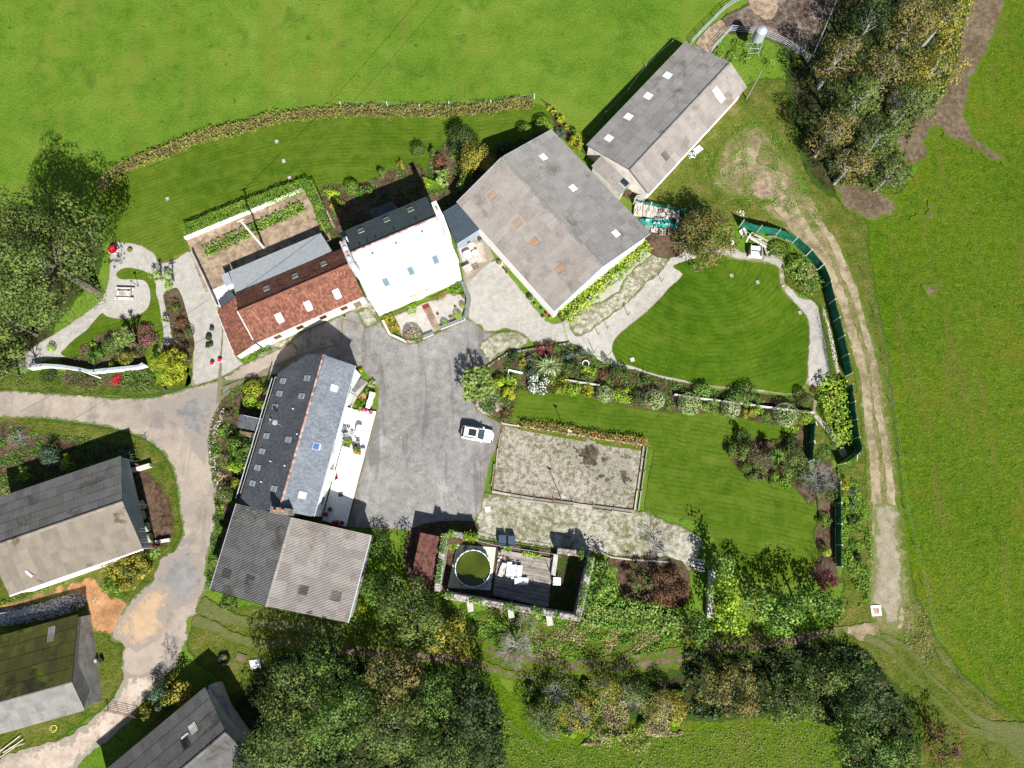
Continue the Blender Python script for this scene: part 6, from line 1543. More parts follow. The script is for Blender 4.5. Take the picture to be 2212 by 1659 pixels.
# cordylines and other rosettes
palm('large many-headed cordyline at the edge of the asphalt yard', t11(880, 815), [(x / 3, y / 3, random.uniform(-.4, .5)) for x, y in ((0, -80), (-60, -60), (40, -70), (-80, -20), (-30, -30), (20, -30), (70, -30), (-80, 40), (-40, 20), (0, 20), (45, 10), (85, 10), (-60, 80), (-20, 60), (25, 60), (65, 50), (-75, 110), (-30, 100), (10, 100), (50, 90), (90, 55))], 3.2, .8, .075, n=42)
palm('many-headed cordyline in the middle of the picnic garden bed', t01(810, 535), [(x / 3, y / 3, random.uniform(-.3, .4)) for x, y in ((0, -50), (-50, -20), (-20, 10), (20, -10), (50, -10), (-40, 30), (30, 30), (0, 40))], 3.4, .85, .075, n=40)
palm('left one of two cordylines beside the curved garden lawn', t01(1012, 125), [(-8, 0, 0), (2, -6, .3), (3, 8, -.1)], 2.0, .8, .07, n=42)
palm('right one of two cordylines beside the curved garden lawn', t01(1085, 130), [(-8, 4, 0), (5, -6, .3), (3, 9, -.1)], 2.0, .8, .07, n=42)
palm('small cordyline on the narrow gravel path of the picnic garden', t01(1070, 415), [(0, 0, 0)], .9, .75, .07, n=50)
palm('large green and cream striped phormium in the centre bed', zc(1000, 325), [(0, 0, 0), (-6, 3, 0), (6, 2, 0)], .5, 1.9, .10, 'varieg', 60, 'phormium', 'phormium', trunk=False)
palm('small orange-green rosette plant left of the phormium', zc(710, 300), [(0, 0, 0)], .3, .9, .09, 'golden', 50, 'rosette_plant', 'plant', trunk=False)
palm('fan palm in the island bed of the lower lawn', t21(610, 1290), [(0, 0, 0)], 2.4, 1.2, .16, 'green', 60, 'fan_palm', 'palm')
palm('upper agave on the verge beside the gravel track', t21(1100, 1530), [(0, 0, 0)], .3, .8, .09, 'blue', 44, 'agave', 'agave', trunk=False)
palm('lower agave on the verge beside the gravel track', t21(1100, 1605), [(0, 0, 0)], .3, .7, .09, 'blue', 44, 'agave', 'agave', trunk=False)
# ================================================================== WALLS, FENCES, GATES
def off_path(pts, w):
    n = len(pts); L, R = [], []
    for i in range(n):
        a = pts[max(i - 1, 0)]; b = pts[min(i + 1, n - 1)]; d = Vector((b.x - a.x, b.y - a.y, 0)).normalized(); nr = Vector((-d.y, d.x, 0)) * w / 2
        L.append(pts[i] + nr); R.append(pts[i] - nr)
    return L, R
def wall(label, px, w, h, mat, name='wall', cat='wall', cap=None, capw=.08, stones=0, step=.42, group=None, pz=0.0):
    pts = [Vector((*G(p, pz)[:2], 0)) for p in px]
    m = pts[len(pts) // 2]; r = thing(name, label, cat, (m.x, m.y, 0), 0, group)
    L, R = off_path(pts, w)
    for i in range(len(pts) - 1):
        mb = MB(); mb.prism([tuple(p[:2]) for p in (L[i], L[i + 1], R[i + 1], R[i])], 0, h); mb.build('wall_section', mat, r)
    if cap:
        for i in range(len(pts) - 1):
            a, b = pts[i], pts[i + 1]; d = b - a; k = max(1, int(d.length / step)); nr = Vector((-d.y, d.x, 0)).normalized(); an = math.atan2(d.y, d.x)
            for q in range(k):
                c = a + d * ((q + .5) / k)
                mb = MB(); mb.box((c.x, c.y, h + .03 + random.uniform(0, .012)), (d.length / k - .03, w + capw, .05), an + random.uniform(-.03, .03)); mb.build('coping_stone', cap, r)
    if stones:
        mes = []
        for k in range(8):
            bm = bmesh.new(); bmesh.ops.create_icosphere(bm, subdivisions=1, radius=.5)
            for v in bm.verts: v.co = Vector((v.co.x * random.uniform(.8, 1.1), v.co.y * random.uniform(.75, 1.1), v.co.z * random.uniform(.45, .7)))
            me = bpy.data.meshes.new('stone'); bm.to_mesh(me); bm.free(); me.materials.append(M['stone']); mes.append(me)
        for i in range(len(pts) - 1):
            a, b = pts[i], pts[i + 1]; d = b - a; nr = Vector((-d.y, d.x, 0)).normalized()
            k = int(d.length / .36)
            for q in range(k):
                for sd in ((-.28, .28) if w > .45 else (0,)):
                    c = a + d * ((q + random.random()) / k) + nr * w * (sd + random.uniform(-.08, .08))
                    o = bpy.data.objects.new('stone', random.choice(mes)); COL.objects.link(o); o.parent = r
                    s_ = random.uniform(.3, .5)
                    o.location = (c.x - r.location.x, c.y - r.location.y, h + random.uniform(-.06, .05)); o.scale = (s_, s_ * random.uniform(.7, 1), s_ * .8); o.rotation_euler = (random.uniform(-.3, .3), random.uniform(-.3, .3), random.uniform(0, 6))
    return r
def ivy(label, px, w, z0, h, pal='ivy', n=900, leaf=.16, name='ivy', cat='ivy'):
    pts = [Vector((*G(p)[:2], 0)) for p in px]; Ls = np.array([(pts[i + 1] - pts[i]).length for i in range(len(pts) - 1)]); cum = np.concatenate([[0], np.cumsum(Ls)])
    s_ = rng.uniform(0, cum[-1], n); P = []
    for s in s_:
        i = min(np.searchsorted(cum, s, side='right') - 1, len(Ls) - 1); a, b = pts[i], pts[i + 1]; t = (s - cum[i]) / Ls[i]
        if mnoise.noise(Vector((s * .7, len(px), z0))) < -.12: continue
        c = a.lerp(b, t); d = (b - a).normalized(); nr = Vector((-d.y, d.x, 0)); o_ = random.gauss(0, w * .42)
        P.append((c.x + nr.x * o_, c.y + nr.y * o_, z0 + h * (1 - min(1, abs(o_) / w) ** 2) + random.uniform(-.15, .12)))
    P = np.array(P); return quads(name, P, rdirs(len(P), .9), leaf * rng.uniform(.6, 1.3, len(P)), rng.random(len(P)), M['L_' + pal], None, label=label, cat=cat)
def rail_fence(label, px, h, rails, mat, name='fence', cat='fence', post=2.5, pr=.05, rr=.035, postmat=None, flat=False):
    pts = [Vector((*G(p)[:2], 0)) for p in px]; m = pts[len(pts) // 2]; r = thing(name, label, cat, (m.x, m.y, 0))
    for i in range(len(pts) - 1):
        a, b = pts[i], pts[i + 1]; k = max(1, round((b - a).length / post))
        for q in range(k + (1 if i == len(pts) - 2 else 0)):
            c = a.lerp(b, q / k); mb = MB(); mb.tube([c, c + UP * h], pr, 6); mb.build('post', postmat or mat, r)
        for z in rails:
            mb = MB()
            if flat:
                d = (b - a); nr = Vector((-d.y, d.x, 0)).normalized() * .05; mb.frame(a + UP * (z - .07) - nr / 2, d, nr, UP * .14)
            else: mb.tube([a + UP * z, b + UP * z], rr, 5)
            mb.build('rail', mat, r)
    return r
def net_fence(label, px, h, post=2.7, lean=0.0):
    pts = [Vector((*G(p)[:2], 0)) for p in smooth_open(px, 3)]; Ls = np.array([(pts[i + 1] - pts[i]).length for i in range(len(pts) - 1)]); cum = np.concatenate([[0], np.cumsum(Ls)])
    def at(s):
        i = min(np.searchsorted(cum, s, side='right') - 1, len(Ls) - 1); return pts[i].lerp(pts[i + 1], (s - cum[i]) / Ls[i])
    k = max(1, round(cum[-1] / post)); r = thing('windbreak_fence', label, 'fence', tuple(pts[len(pts) // 2]))
    for i in range(k + 1):
        a = at(cum[-1] * i / k); mb = MB(); mb.tube([a, a + UP * (h + .15)], .075, 6); mb.build('post', M['wood_pale'], r)
        if i < k:
            m_ = 8; hh = []
            b = at(cum[-1] * (i + 1) / k); sag = random.uniform(.05, .15)
            top = []; bot = []
            for q in range(m_ + 1):
                c = at(cum[-1] * (i + q / m_) / k); dz = sag * math.sin(math.pi * q / m_) + random.uniform(0, .06)
                bot.append(c + UP * .03); top.append(c + UP * (h - dz) + Vector((random.gauss(0, .02), random.gauss(0, .02), 0)))
            mb = MB(); mb.add(bot + top, [(q, q + 1, m_ + 2 + q, m_ + 1 + q) for q in range(m_)])
            o = mb.build('net_panel', M['green_net'], r); md = o.modifiers.new('thickness', 'SOLIDIFY'); md.thickness = .012
        if i % 1 == 0 and i < k:
            d = (at(min(cum[-1], cum[-1] * i / k + .3)) - a); d = d.normalized() if d.length > 0 else Vector((1, 0, 0)); nr = Vector((-d.y, d.x, 0))
            mb = MB(); mb.tube([a + UP * 1.7, a + nr * (1.0)], .045, 5); mb.build('brace', M['wood_pale'], r)
    return r
net_fence('tall green windbreak netting curving along the farm track beside the teardrop lawn', t20('365,1470 450,1500 580,1525 700,1572 780,1640') + t21('850,60 905,150 940,290 972,420 1003,540 1032,680 1052,780'), 2.2)
net_fence('dark green netting along the track right of the creeper covered bank', t21('1058,850 1070,960 1085,1090 1100,1190 1118,1262 1060,1320 1005,1352'), 2.1)
net_fence('short green netting behind the log stack near the cistern', t10('1890,1325 2000,1345 2120,1368 2215,1385'), 1.5)
net_fence('straight dark green netting on the left of the grassy bank below the round clipped shrub', t21('828,1090 818,1200 812,1330'), 1.8)
net_fence('green netting between the island bed and the verge, right edge of the lower lawn', t21('985,1470 990,1600') + t22('990,100 992,250 992,350'), 1.8)
rail_fence('galvanised cattle fence curving round the left side of the mud pen', t20('50,292 150,188 265,72 355,12 470,-8'), 1.5, (.4, .75, 1.1, 1.45), M['galv'])
rail_fence('galvanised cattle fence between the long barn and the feed silo', t20('180,342 305,205 450,225'), 1.5, (.4, .75, 1.1, 1.45), M['galv'])
rail_fence('galvanised cattle fence and gates from the silo to the lower pen corner', t20('540,240 660,295 810,398'), 1.4, (.35, .7, 1.05, 1.4), M['galv'])
rail_fence('thin metal fence on the right side of the mud pen', t20('1000,-10 930,150 880,270 835,370'), 1.3, (.4, .8, 1.25), M['galv'], rr=.025)
rail_fence('short wooden fence among the trees right of the mud pen', t20('1150,20 1110,80 1090,150'), 1.2, (.5, 1.1), M['wood_grey'])
r = rail_fence('thin pasture wire fence along the right of the gravel track', t21('1165,110 1240,370 1300,640 1345,950 1400,1300 1440,1640') + t22('1500,215 1560,480 1610,720 1660,950 1800,1080 1980,1240 1975,1590'), 1.1, (.55, 1.05), M['galv'], 'wire_fence', post=9, pr=.045, rr=.005, postmat=M['wood_grey'])
rail_fence('wire fence with leaning posts along the west wall of the long barn', t10('2140,290 1970,440 1855,600 1710,750 1600,880'), 1.1, (.5, 1.0), M['galv'], 'wire_fence', post=5, pr=.05, rr=.005, postmat=M['wood_grey'])
rail_fence('low wire fence hidden in the brown hydrangea hedge', t10('0,690 300,690 510,710 700,690 970,680 1250,640'), 1.25, (.6, 1.15), M['galv'], 'wire_fence', post=6, pr=.045, rr=.005, postmat=M['white_paint'])
# gate over the pale track
A, B = G(t02(705, 1275)), G(t02(905, 1318)); m = (A + B) / 2
r = thing('field_gate', 'brown metal bar gate across the pale concrete track', 'gate', (m.x, m.y, 0))
for z in (.25, .45, .68, .92, 1.2): mb = MB(); mb.tube([A + UP * z, B + UP * z], .025, 5); mb.build('bar', M['rust'], r)
for f_ in (0, .33, .66, 1): mb = MB(); c = A.lerp(B, f_); mb.tube([c + UP * .05, c + UP * 1.25], .03 if 0 < f_ < 1 else .06, 6); mb.build('upright', M['rust'], r)

W_ = wall('pale rendered garden wall between the picnic garden and the grass bank', t01('215,735 310,722 420,727 540,745 620,762 750,748 850,738 930,730 960,712'), .30, 1.35, M['white_wall'], cap=M['zinc'], capw=.1)
wall('low grey wall on the left of the vegetable plot and patio', t01('1262,-10 1300,70 1345,165 1420,330') , .22, 1.2, M['grey_wall'])
wall('white wall of the vegetable plot under the clipped hedge', t00('1210,1555 1970,1238'), .22, .9, M['white_wall'], 'planter_wall')
wall('low stone edge on the right of the clipped hedge', t00('2035,1200 2100,1340 2170,1480'), .4, .3, M['soil_pale'], 'border_wall', stones=1)
wall('granite wall with slate coping on the right of the front garden', z2('1235,905 1400,840 1580,768 1618,640 1640,470 1580,330 1545,235'), .38, .55, M['granite'], 'garden_wall', cap=M['slate_pale'])
wall('granite wall left of the front garden path', z2('975,1040 1135,975'), .38, .5, M['granite'], 'garden_wall', cap=M['slate_pale'])
wall('granite wall under the yellow hedge and the pink flowering bush', z2('400,790 500,985 720,1088 860,1100'), .3, .45, M['granite'], 'garden_wall')
wall('dry stone edging at the top of the centre bed', t11('945,722 1000,685 1058,648 1075,632 1200,612 1350,590 1480,568'), .35, .35, M['bed'], 'stone_edging', stones=1)
wall('long low concrete wall with white top, right part of the centre bed', t21('-60,903 120,930 380,962 600,992 840,1020'), .22, .7, M['concrete'], 'planter_wall', cap=M['granite'], step=1.2, capw=-.06)
wall('white topped low wall section behind the yellow shrubs', zc('1170,492 1360,525 1545,552'), .2, .6, M['concrete'], 'planter_wall', cap=M['granite'], step=1.2, capw=-.06)
wall('short white planter wall left of the white blossom bush', zc('555,465 560,385 710,418'), .22, .45, M['white_wall'], 'planter_wall')
wall('stone kerb along the curve of the roadside bed', t01('1430,962 1372,1080 1357,1200 1372,1350 1400,1450'), .25, .15, M['bed'], 'stone_edging', stones=1)
def timber(label, f, s, w, h, mat='wood_grey', name='timber_edging', cat='edging', seg=2.4):
    pts = [Vector((*G(p)[:2], 0)) for p in f(s)]; m = pts[len(pts) // 2]; r = thing(name, label, cat, (m.x, m.y, 0))
    for i in range(len(pts) - 1):
        a, b = pts[i], pts[i + 1]; k = max(1, round((b - a).length / seg)); d = (b - a) / k; nr = Vector((-d.y, d.x, 0)).normalized()
        for q in range(k):
            o_ = a + d * q + nr * random.uniform(-.06, .06)
            mb = MB(); mb.frame(o_ - nr * w / 2, d * .985, nr * w, UP * (h + random.uniform(-.03, .03))); mb.build('beam', M[mat], r)
            mb = MB(); mb.box(tuple(o_ + nr * (w / 2 + .05) + UP * (h + .1) / 2), (.09, .09, h + .1)); mb.build('stake', M[mat], r)
    return r
timber('weathered timber beams along the top of the gravel court', zc, '485,965 660,992 1000,1045 1400,1105 2040,1198', .16, .18, 'wood_pale')
timber('double weathered timbers along the bottom of the gravel court', t11, '978,1525 1100,1548 1250,1572 1500,1605 1900,1658', .3, .28)
timber('second lower row of old timbers below the gravel court', t11, '1080,1562 1250,1590 1500,1622 1880,1675', .2, .2)
timber('double timbers on the right side of the gravel court', t11, '1958,1232 1935,1400 1900,1650', .2, .35)
timber('outer timber rail on the right side of the gravel court', t11, '1982,1236 1960,1400 1925,1650', .14, .3)
timber('broken timber edge on the left of the gravel court, upper part', t11, '1032,1150 1015,1250 1003,1380', .14, .25)
timber('broken timber edge on the left of the gravel court, lower part', t11, '990,1350 982,1430 968,1490', .14, .25)
timber('old timber rail below the mossy gravel, left of the leafless tree', t12, '1600,215 1740,290 1900,310 2120,325', .2, .25)
wall('long grey concrete beam right of the rust brown tree', t22('182,380 165,680'), .75, .9, M['concrete'], 'concrete_beam', 'beam')
for k in range(4):
    a, b = G(t22(55, 300 + k * 22)), G(t22(138, 318 + k * 22)); m = (a + b) / 2
    mb = MB(); nr = Vector((-(b - a).y, (b - a).x, 0)).normalized() * .28; mb.frame(a - nr / 2 + UP * (.02 + .12 * k * 0), b - a, nr, UP * .14)
    tag(mb.build('granite_post', M['granite']), ('topmost', 'second', 'third', 'lowest')[k] + ' of four pale stone posts lying in a row by the gravel corner', 'stone post', 'four pale stone posts by the gravel corner')

# ================================================================== POOL YARD
PW = 3.5
wall('ruined stone wall on the left of the round pool, overgrown with ivy', zp('150,150 95,500 40,930'), .75, PW, M['stone'], 'stone_wall', stones=1)
wall('ruined stone wall at the top left corner of the pool yard', zp('180,150 380,175 590,205'), .75, 2.4, M['stone'], 'stone_wall', stones=1)
wall('ruined stone wall along the bottom of the pool deck', zp('150,985 700,1085 1300,1190 1980,1300'), .7, PW, M['stone'], 'stone_wall', stones=1)
wall('ruined stone wall on the right of the pool deck', zp('2140,470 2050,850 1950,1290'), .75, PW, M['stone'], 'stone_wall', stones=1)
wall('ruined stone wall at the top right corner of the pool yard', zp('1680,385 1960,420 2130,440'), .75, 2.2, M['stone'], 'stone_wall', stones=1)
for k, (x, y, l_) in enumerate(((480, 1140, 1), (1040, 1225, 1), (1570, 1330, 1))):
    mb = MB(); c = G(zp(x, y)); mb.box((c.x, c.y, .7), (.75, 1.5, 1.4), .15)
    tag(mb.build('buttress', M['concrete']), ('left', 'middle', 'right')[k] + ' one of three concrete buttresses below the deck wall', 'buttress', 'buttresses of the pool yard wall')
ivy('ivy on top of the left pool yard wall', zp('150,150 95,500 40,930'), .5, PW, .25, 'ivy', 900)
ivy('thick ivy over the top left wall of the pool yard', zp('180,150 380,175 590,205'), .6, 2.4, .3, 'lime', 1100)
ivy('yellow-green ivy hanging inside the top left corner of the pool yard', zp('230,260 240,360'), .7, 1.2, .5, 'lime', 500)
ivy('ivy along the bottom wall of the pool deck', zp('150,985 700,1085 1300,1190 1700,1260'), .55, PW, .25, 'ivy', 1700)
ivy('ivy on the right pool yard wall', zp('2140,470 2050,850 1950,1290'), .5, PW, .25, 'ivy', 700)
ivy('thick ivy over the top right corner of the pool yard', zp('1960,420 2130,440 2110,620'), .9, 2.3, .5, 'ivy', 1100)
ivy('row of yellow-green potted plants along the deck railing', zp('860,330 1100,390 1300,430 1620,490'), .45, .3, .4, 'lime', 900)
LAYER[0] = .11
sheet('yard_ground', zp('120,170 2110,440 1960,1290 60,960'), M['bed'], 0, smooth=False, cell=1.0)
r, P4 = tile_floor('pool_terrace', zp('285,300 832,340 755,945 150,905'), .2, 1.25, M['slab'], 'stained pale slab terrace under the round pool', 'terrace')
# deck boards, each one a board
P4 = [G(p, .32) for p in zp('868,370 1640,500 1560,1185 788,1015')]
c = sum(P4, Vector()) / 4; r = thing('deck', 'weathered grey plank deck beside the round pool', 'deck', (c.x, c.y, 0))
nb = 62
for i in range(nb):
    a0, a1 = P4[0].lerp(P4[3], i / nb), P4[0].lerp(P4[3], (i + .86) / nb); b0, b1 = P4[1].lerp(P4[2], i / nb), P4[1].lerp(P4[2], (i + .86) / nb)
    cut_ = random.uniform(.3, .7)
    for (f0, f1) in ((0, cut_ - .003), (cut_ + .003, 1)):
        q = [a0.lerp(b0, f0), a1.lerp(b1, f0), a1.lerp(b1, f1), a0.lerp(b0, f1)]; dz = UP * random.uniform(-.006, .006)
        mb = MB(); mb.add([p - UP * .03 + dz for p in q] + [p + dz for p in q], [(3, 2, 1, 0), (4, 5, 6, 7), (0, 1, 5, 4), (1, 2, 6, 5), (2, 3, 7, 6), (3, 0, 4, 7)]); mb.build('board', M['wood_grey'], r)
mb = MB(); mb.prism([(p.x, p.y) for p in P4], 0, .26); mb.build('frame', M['wood_brown'], r)
mb = MB(); P5 = [G(p) for p in zp('1640,430 1700,440 1660,740 1600,720')]; mb.prism([(p.x, p.y) for p in P5], 0, .9); tag(mb.build('pier', M['concrete']), 'mossy concrete pier between the deck and the dark corner of the pool yard', 'pier')
sheet('cement_floor', zp('1680,500 1990,480 1900,1250 1590,1180'), M['woodfloor'], 0.1, smooth=False, cell=.8)
rail_fence('thin pale green railing along the top of the pool deck', zp('550,240 830,310 1200,365 1650,435'), 1.5, (.9, 1.4), M['galv'], 'railing', 'railing', post=2, pr=.035, rr=.03)
# the pool
c = G(zp(508, 637), 1.3); R_ = 2.33
r = thing('swimming_pool', 'round above-ground pool with green water and scalloped white-blue rim', 'pool', (c.x, c.y, 0)); PZ = .2
mb = MB(); n = 40
v = [(c.x + R_ * math.cos(2 * math.pi * i / n), c.y + R_ * math.sin(2 * math.pi * i / n), z) for z in (0, 1.18) for i in range(n)]
v += [(c.x + (R_ - .05) * math.cos(2 * math.pi * i / n), c.y + (R_ - .05) * math.sin(2 * math.pi * i / n), z) for z in (1.18, .1) for i in range(n)]
f = [(a * n + i, a * n + (i + 1) % n, (a + 1) * n + (i + 1) % n, (a + 1) * n + i) for a in range(3) for i in range(n)] + [tuple(3 * n + i for i in range(n))]
mb.add(v, f); mb.build('wall', M['pool_blue'], r)
mb = MB(); mb.add([(c.x + (R_ - .06) * math.cos(2 * math.pi * i / n), c.y + (R_ - .06) * math.sin(2 * math.pi * i / n), 1.0) for i in range(n)], [tuple(range(n))]); mb.build('water', M['water'], r)
for i in range(18):
    a0, a1 = 2 * math.pi * (i + .06) / 18, 2 * math.pi * (i + .94) / 18; mb = MB(); k = 4; v = []
    for q in range(k + 1):
        a = a0 + (a1 - a0) * q / k; b_ = .05 * math.sin(math.pi * q / k)
        for rr_, z in ((R_ - .05, 1.19), (R_ + .01 + b_, 1.19), (R_ - .05, 1.24), (R_ + .01 + b_, 1.24)): v.append((c.x + rr_ * math.cos(a), c.y + rr_ * math.sin(a), z))
    f = []
    for q in range(k): b = 4 * q; f += [(b + 2, b + 3, b + 7, b + 6), (b, b + 4, b + 5, b + 1), (b + 1, b + 5, b + 7, b + 3), (b, b + 2, b + 6, b + 4)]
    f += [(0, 1, 3, 2), (4 * k, 4 * k + 2, 4 * k + 3, 4 * k + 1)]
    mb.add(v, f); mb.build('rim_segment', M['plastic_white'], r)
mb = MB(); c2 = G(zp(690, 835), .6); an = -.75
for s_ in (-.25, .25): mb.tube([c2 + Vector((s_ * .7, -.5 + s_, -.6)), c2 + Vector((s_ * .7 - .15, -.1 + s_, .75)), c2 + Vector((s_ * .7 - .5, .2 + s_, .7))], .03, 6)
for q in range(4): mb.box(tuple(c2 + Vector((-.03 * q, -.45 + .1 * q, -.5 + .32 * q))), (.3, .14, .03), -.7)
mb.build('ladder', M['galv'], r)
# sun loungers
def lounger(px, rz, label, mat, w=.56, L=1.9, group='loungers on the pool deck'):
    c = G(px, .55); r = thing('sun_lounger', label, 'sun lounger', (c.x, c.y, .33), rz, group)
    m = M[mat]; n = 12
    for i in range(n):
        y = -L / 2 + L * (i + .5) / n; back = max(0, y - L * .12)
        mb = MB(); mb.box((0, y - back * .12, .32 + back * .55), (w - .1, L / n * .8, .025), 0, tilt=(.5 if back else 0, 0)); mb.build('slat', m, r, world=False)
    for s_ in (-1, 1):
        mb = MB(); mb.tube([(s_ * w / 2, -L / 2, .3), (s_ * w / 2, L * .12, .32), (s_ * w / 2, L * .47, .52)], .035, 6); mb.build('side_rail', m, r, world=False)
        mb = MB(); mb.box((s_ * (w / 2 + .01), -.05, .48), (.06, .55, .04)); mb.build('armrest', m, r, world=False)
        for y in (-L * .4, L * .3): mb = MB(); mb.box((s_ * (w / 2 - .05), y, .15), (.06, .06, .3)); mb.build('leg', m, r, world=False)
    mb = MB(); mb.box((0, 0, .29), (w - .06, L * .96, .02)); mb.build('seat_frame', m, r, world=False)
lounger(zp(920, 650), -.35, 'cream slatted lounger standing at an angle, leftmost on the pool deck', 'plastic_cream', .6)
lounger(zp(1015, 640), -.08, 'white lounger nearest the cream one, left of three side by side', 'plastic_white')
lounger(zp(1085, 680), -.08, 'middle one of three white loungers side by side on the deck', 'plastic_white')
lounger(zp(1160, 690), -.08, 'right one of three white loungers side by side on the deck', 'plastic_white')
lounger(zp(1185, 812), 1.57, 'white lounger lying crosswise at the foot of the other three', 'plastic_white', .8)
c = G(zp(1685, 815), .75); r = thing('garden_table', 'square white table at the corner of the deck with a parasol pole beside it', 'table', (c.x, c.y, .3), -.05)
mb = MB(); mb.box((0, 0, .7), (1.0, 1.0, .05)); mb.build('tabletop', M['plastic_white'], r, world=False)
for a in (-1, 1):
    for b in (-1, 1): mb = MB(); mb.box((a * .4, b * .4, .34), (.06, .06, .68)); mb.build('leg', M['plastic_white'], r, world=False)
c = G(zp(1645, 825)); r = thing('parasol_pole', 'closed grey parasol standing at the left edge of the square white table', 'parasol', (c.x, c.y, .33))
mb = MB(); mb.tube([(0, 0, 0), (0, 0, 2.9)], .03, 6); mb.build('pole', M['frame_grey'], r, world=False)
mb = MB(); mb.lathe((0, 0, 1.5), [(.03, 0), (.07, .3), (.05, .9), (.02, 1.3)], 10); mb.build('folded_canopy', M['frame_grey'], r, world=False)
mb = MB(); mb.lathe((0, 0, 0), [(.28, 0), (.28, .08), (.06, .12)], 14); mb.build('base', M['dark_grey'], r, world=False)
for i, (x, y) in enumerate(((920, 235), (1052, 245))):
    c = G(zp(x, y), .5); r = thing('garden_chest', ('left', 'right')[i] + ' one of two dark blue ridged lid chests outside the pool railing', 'chest', (c.x, c.y, 0), -.03, 'dark chests above the pool railing')
    mb = MB(); mb.box((0, 0, .35), (.95, 1.25, .7)); mb.build('body', M['dark_blue'], r, world=False)
    mb = MB(); mb.add([(-.5, -.65, .7), (.5, -.65, .7), (.5, .65, .7), (-.5, .65, .7), (-.05, -.65, .86), (.25, -.65, .78), (.25, .65, .78), (-.05, .65, .86)], [(0, 4, 7, 3), (4, 5, 6, 7), (5, 1, 2, 6), (0, 1, 5, 4), (7, 6, 2, 3), (3, 2, 1, 0)]); mb.build('lid', M['dark_blue'], r, world=False)

# ================================================================== POTS AND GARDEN THINGS
def pot(label, px, r0, h, mat, pal=None, z=0.0, name='flower_pot', cat='flower pot', group=None, fl=.9, leaf=.11):
    c = G(px, z + h); r = thing(name, label, cat, (c.x, c.y, z), 0, group)
    mb = MB(); mb.lathe((0, 0, 0), [(r0 * .7, 0), (r0, h * .9), (r0 * 1.08, h * .9), (r0 * 1.08, h), (r0 * .9, h), (r0 * .85, h * .85)], 16); mb.build('pot', M[mat], r, world=False)
    if pal:
        n = max(50, int(500 * r0 * r0 * 4)); d = rdirs(n, .3); P = np.array([0, 0, h + .08]) + d * np.array([r0 * fl, r0 * fl, r0 * .55])
        quads('plant', P + np.array(r.location), d + rdirs(n) * .5, leaf * rng.uniform(.6, 1.2, n), rng.random(n), M['L_' + pal], r)
    return r
pot('large round tub full of dark red flowers beside the huge left tree', t00(732, 1615), .68, .5, 'white_wall', 'redfl', fl=.95, leaf=.16)
pot('stone-ringed plant on the gravel right of the red flower tub', t00(843, 1618), .38, .15, 'stone', 'olive')
pot('white pot with red flowers, left one near the road corner', t01(1375, 695), .3, .4, 'plastic_white', 'redfl', group='white pots with red flowers')
pot('white pot with red flowers, right one near the road corner', t01(1425, 675), .3, .4, 'plastic_white', 'redfl', group='white pots with red flowers')
for i, (x, y, rr_) in enumerate(((1372, 470, .3), (1352, 527, .42), (1345, 582, .3), (1366, 572, .3))):
    pot(('uppermost', 'largest, second', 'lower left', 'lower right')[i] + ' of four dark planters on the parking gravel', t01(x, y), rr_, .45, 'dark_grey', 'dark', group='dark planters on the parking gravel')
pot('big pot at the foot of the largest barn, left of the group of small pots', t11(1225, 272), .46, .5, 'concrete', 'olive')
for i, (x, y, m_, p_) in enumerate(((1258, 315, 'terracotta', 'lime'), (1298, 345, 'pot_blue', 'green'), (1330, 375, 'terracotta', 'redfl'), (1355, 398, 'terracotta', 'lime'), (1310, 395, 'plastic_white', 'olive'))):
    pot(('lime planted terracotta pot, uppermost in the row at the barn corner', 'blue pot in the row at the barn corner', 'terracotta pot with red flowers at the barn corner', 'terracotta pot at the very corner of the barn', 'white pot in front of the row at the barn corner')[i], t11(x, y), .2, .3, m_, p_)
for i, (x, y, m_) in enumerate(((1052, 78, 'terracotta'), (1066, 92, 'plastic_white'), (1072, 106, 'terracotta'))):
    pot(('upper', 'middle white', 'lower')[i] + ' small pot of three at the upper end of the barn wall', t11(x, y), .17, .25, m_, 'dark', group='three small pots at the barn wall')
pot('white bowl with an orange plant by the barn wall and the small gate', t11(1025, 45), .4, .4, 'plastic_white', 'golden')
pot('bright blue pot with a yellow plant below the blue metal roof', z1(2180, 830), .32, .5, 'pot_blue', 'golden')
pot('small white pot in the front garden gravel near the house corner', t11(22, 393), .16, .3, 'plastic_white', 'dark')
pot('pale green pot on the gravel right of the front path', z2(1450, 585), .17, .3, 'concrete', 'green')
pot('pale green pot on the gravel beside the front path wall', z2(1193, 690), .17, .3, 'concrete', 'green')
for i, (x, y, z_) in enumerate(((1655, 1175, .3), (1720, 1195, .3), (1810, 1225, .35))):
    pot(('leftmost', 'middle', 'rightmost')[i] + ' bowl of pink flowers at the top of the white terrace', z4(x, y), (.3, .2, .3)[i], .3, 'plastic_white', 'pink', .35, group='pink flower bowls on the terrace')
for i, (x, y, p_) in enumerate(((760, 1350, 'redfl'), (825, 1265, 'green'), (890, 1485, 'redfl'), (942, 1480, 'redfl'), (1022, 1488, 'redfl'))):
    pot(('red flowers in a pot against the slate house wall', 'green plant in a pot above the red flowers by the wall', 'leftmost of three red flower pots at the bottom of the terrace', 'middle of three red flower pots at the bottom of the terrace', 'largest red flower pot at the bottom right of the terrace')[i], z5(x, y), .28, .35, 'dark_grey', p_, .35)
for i, (x, y, m_) in enumerate(((900, 482, 'plastic_cream'), (945, 485, 'terracotta'), (872, 522, 'plastic_cream'), (890, 400, 'pot_blue'))):
    pot(('upper cream pot', 'terracotta pot', 'lower cream pot', 'dark blue pot')[i] + ' in the upper left corner of the plank deck', zp(x, y), .15, .25, m_, None if i != 3 else 'green', .25)
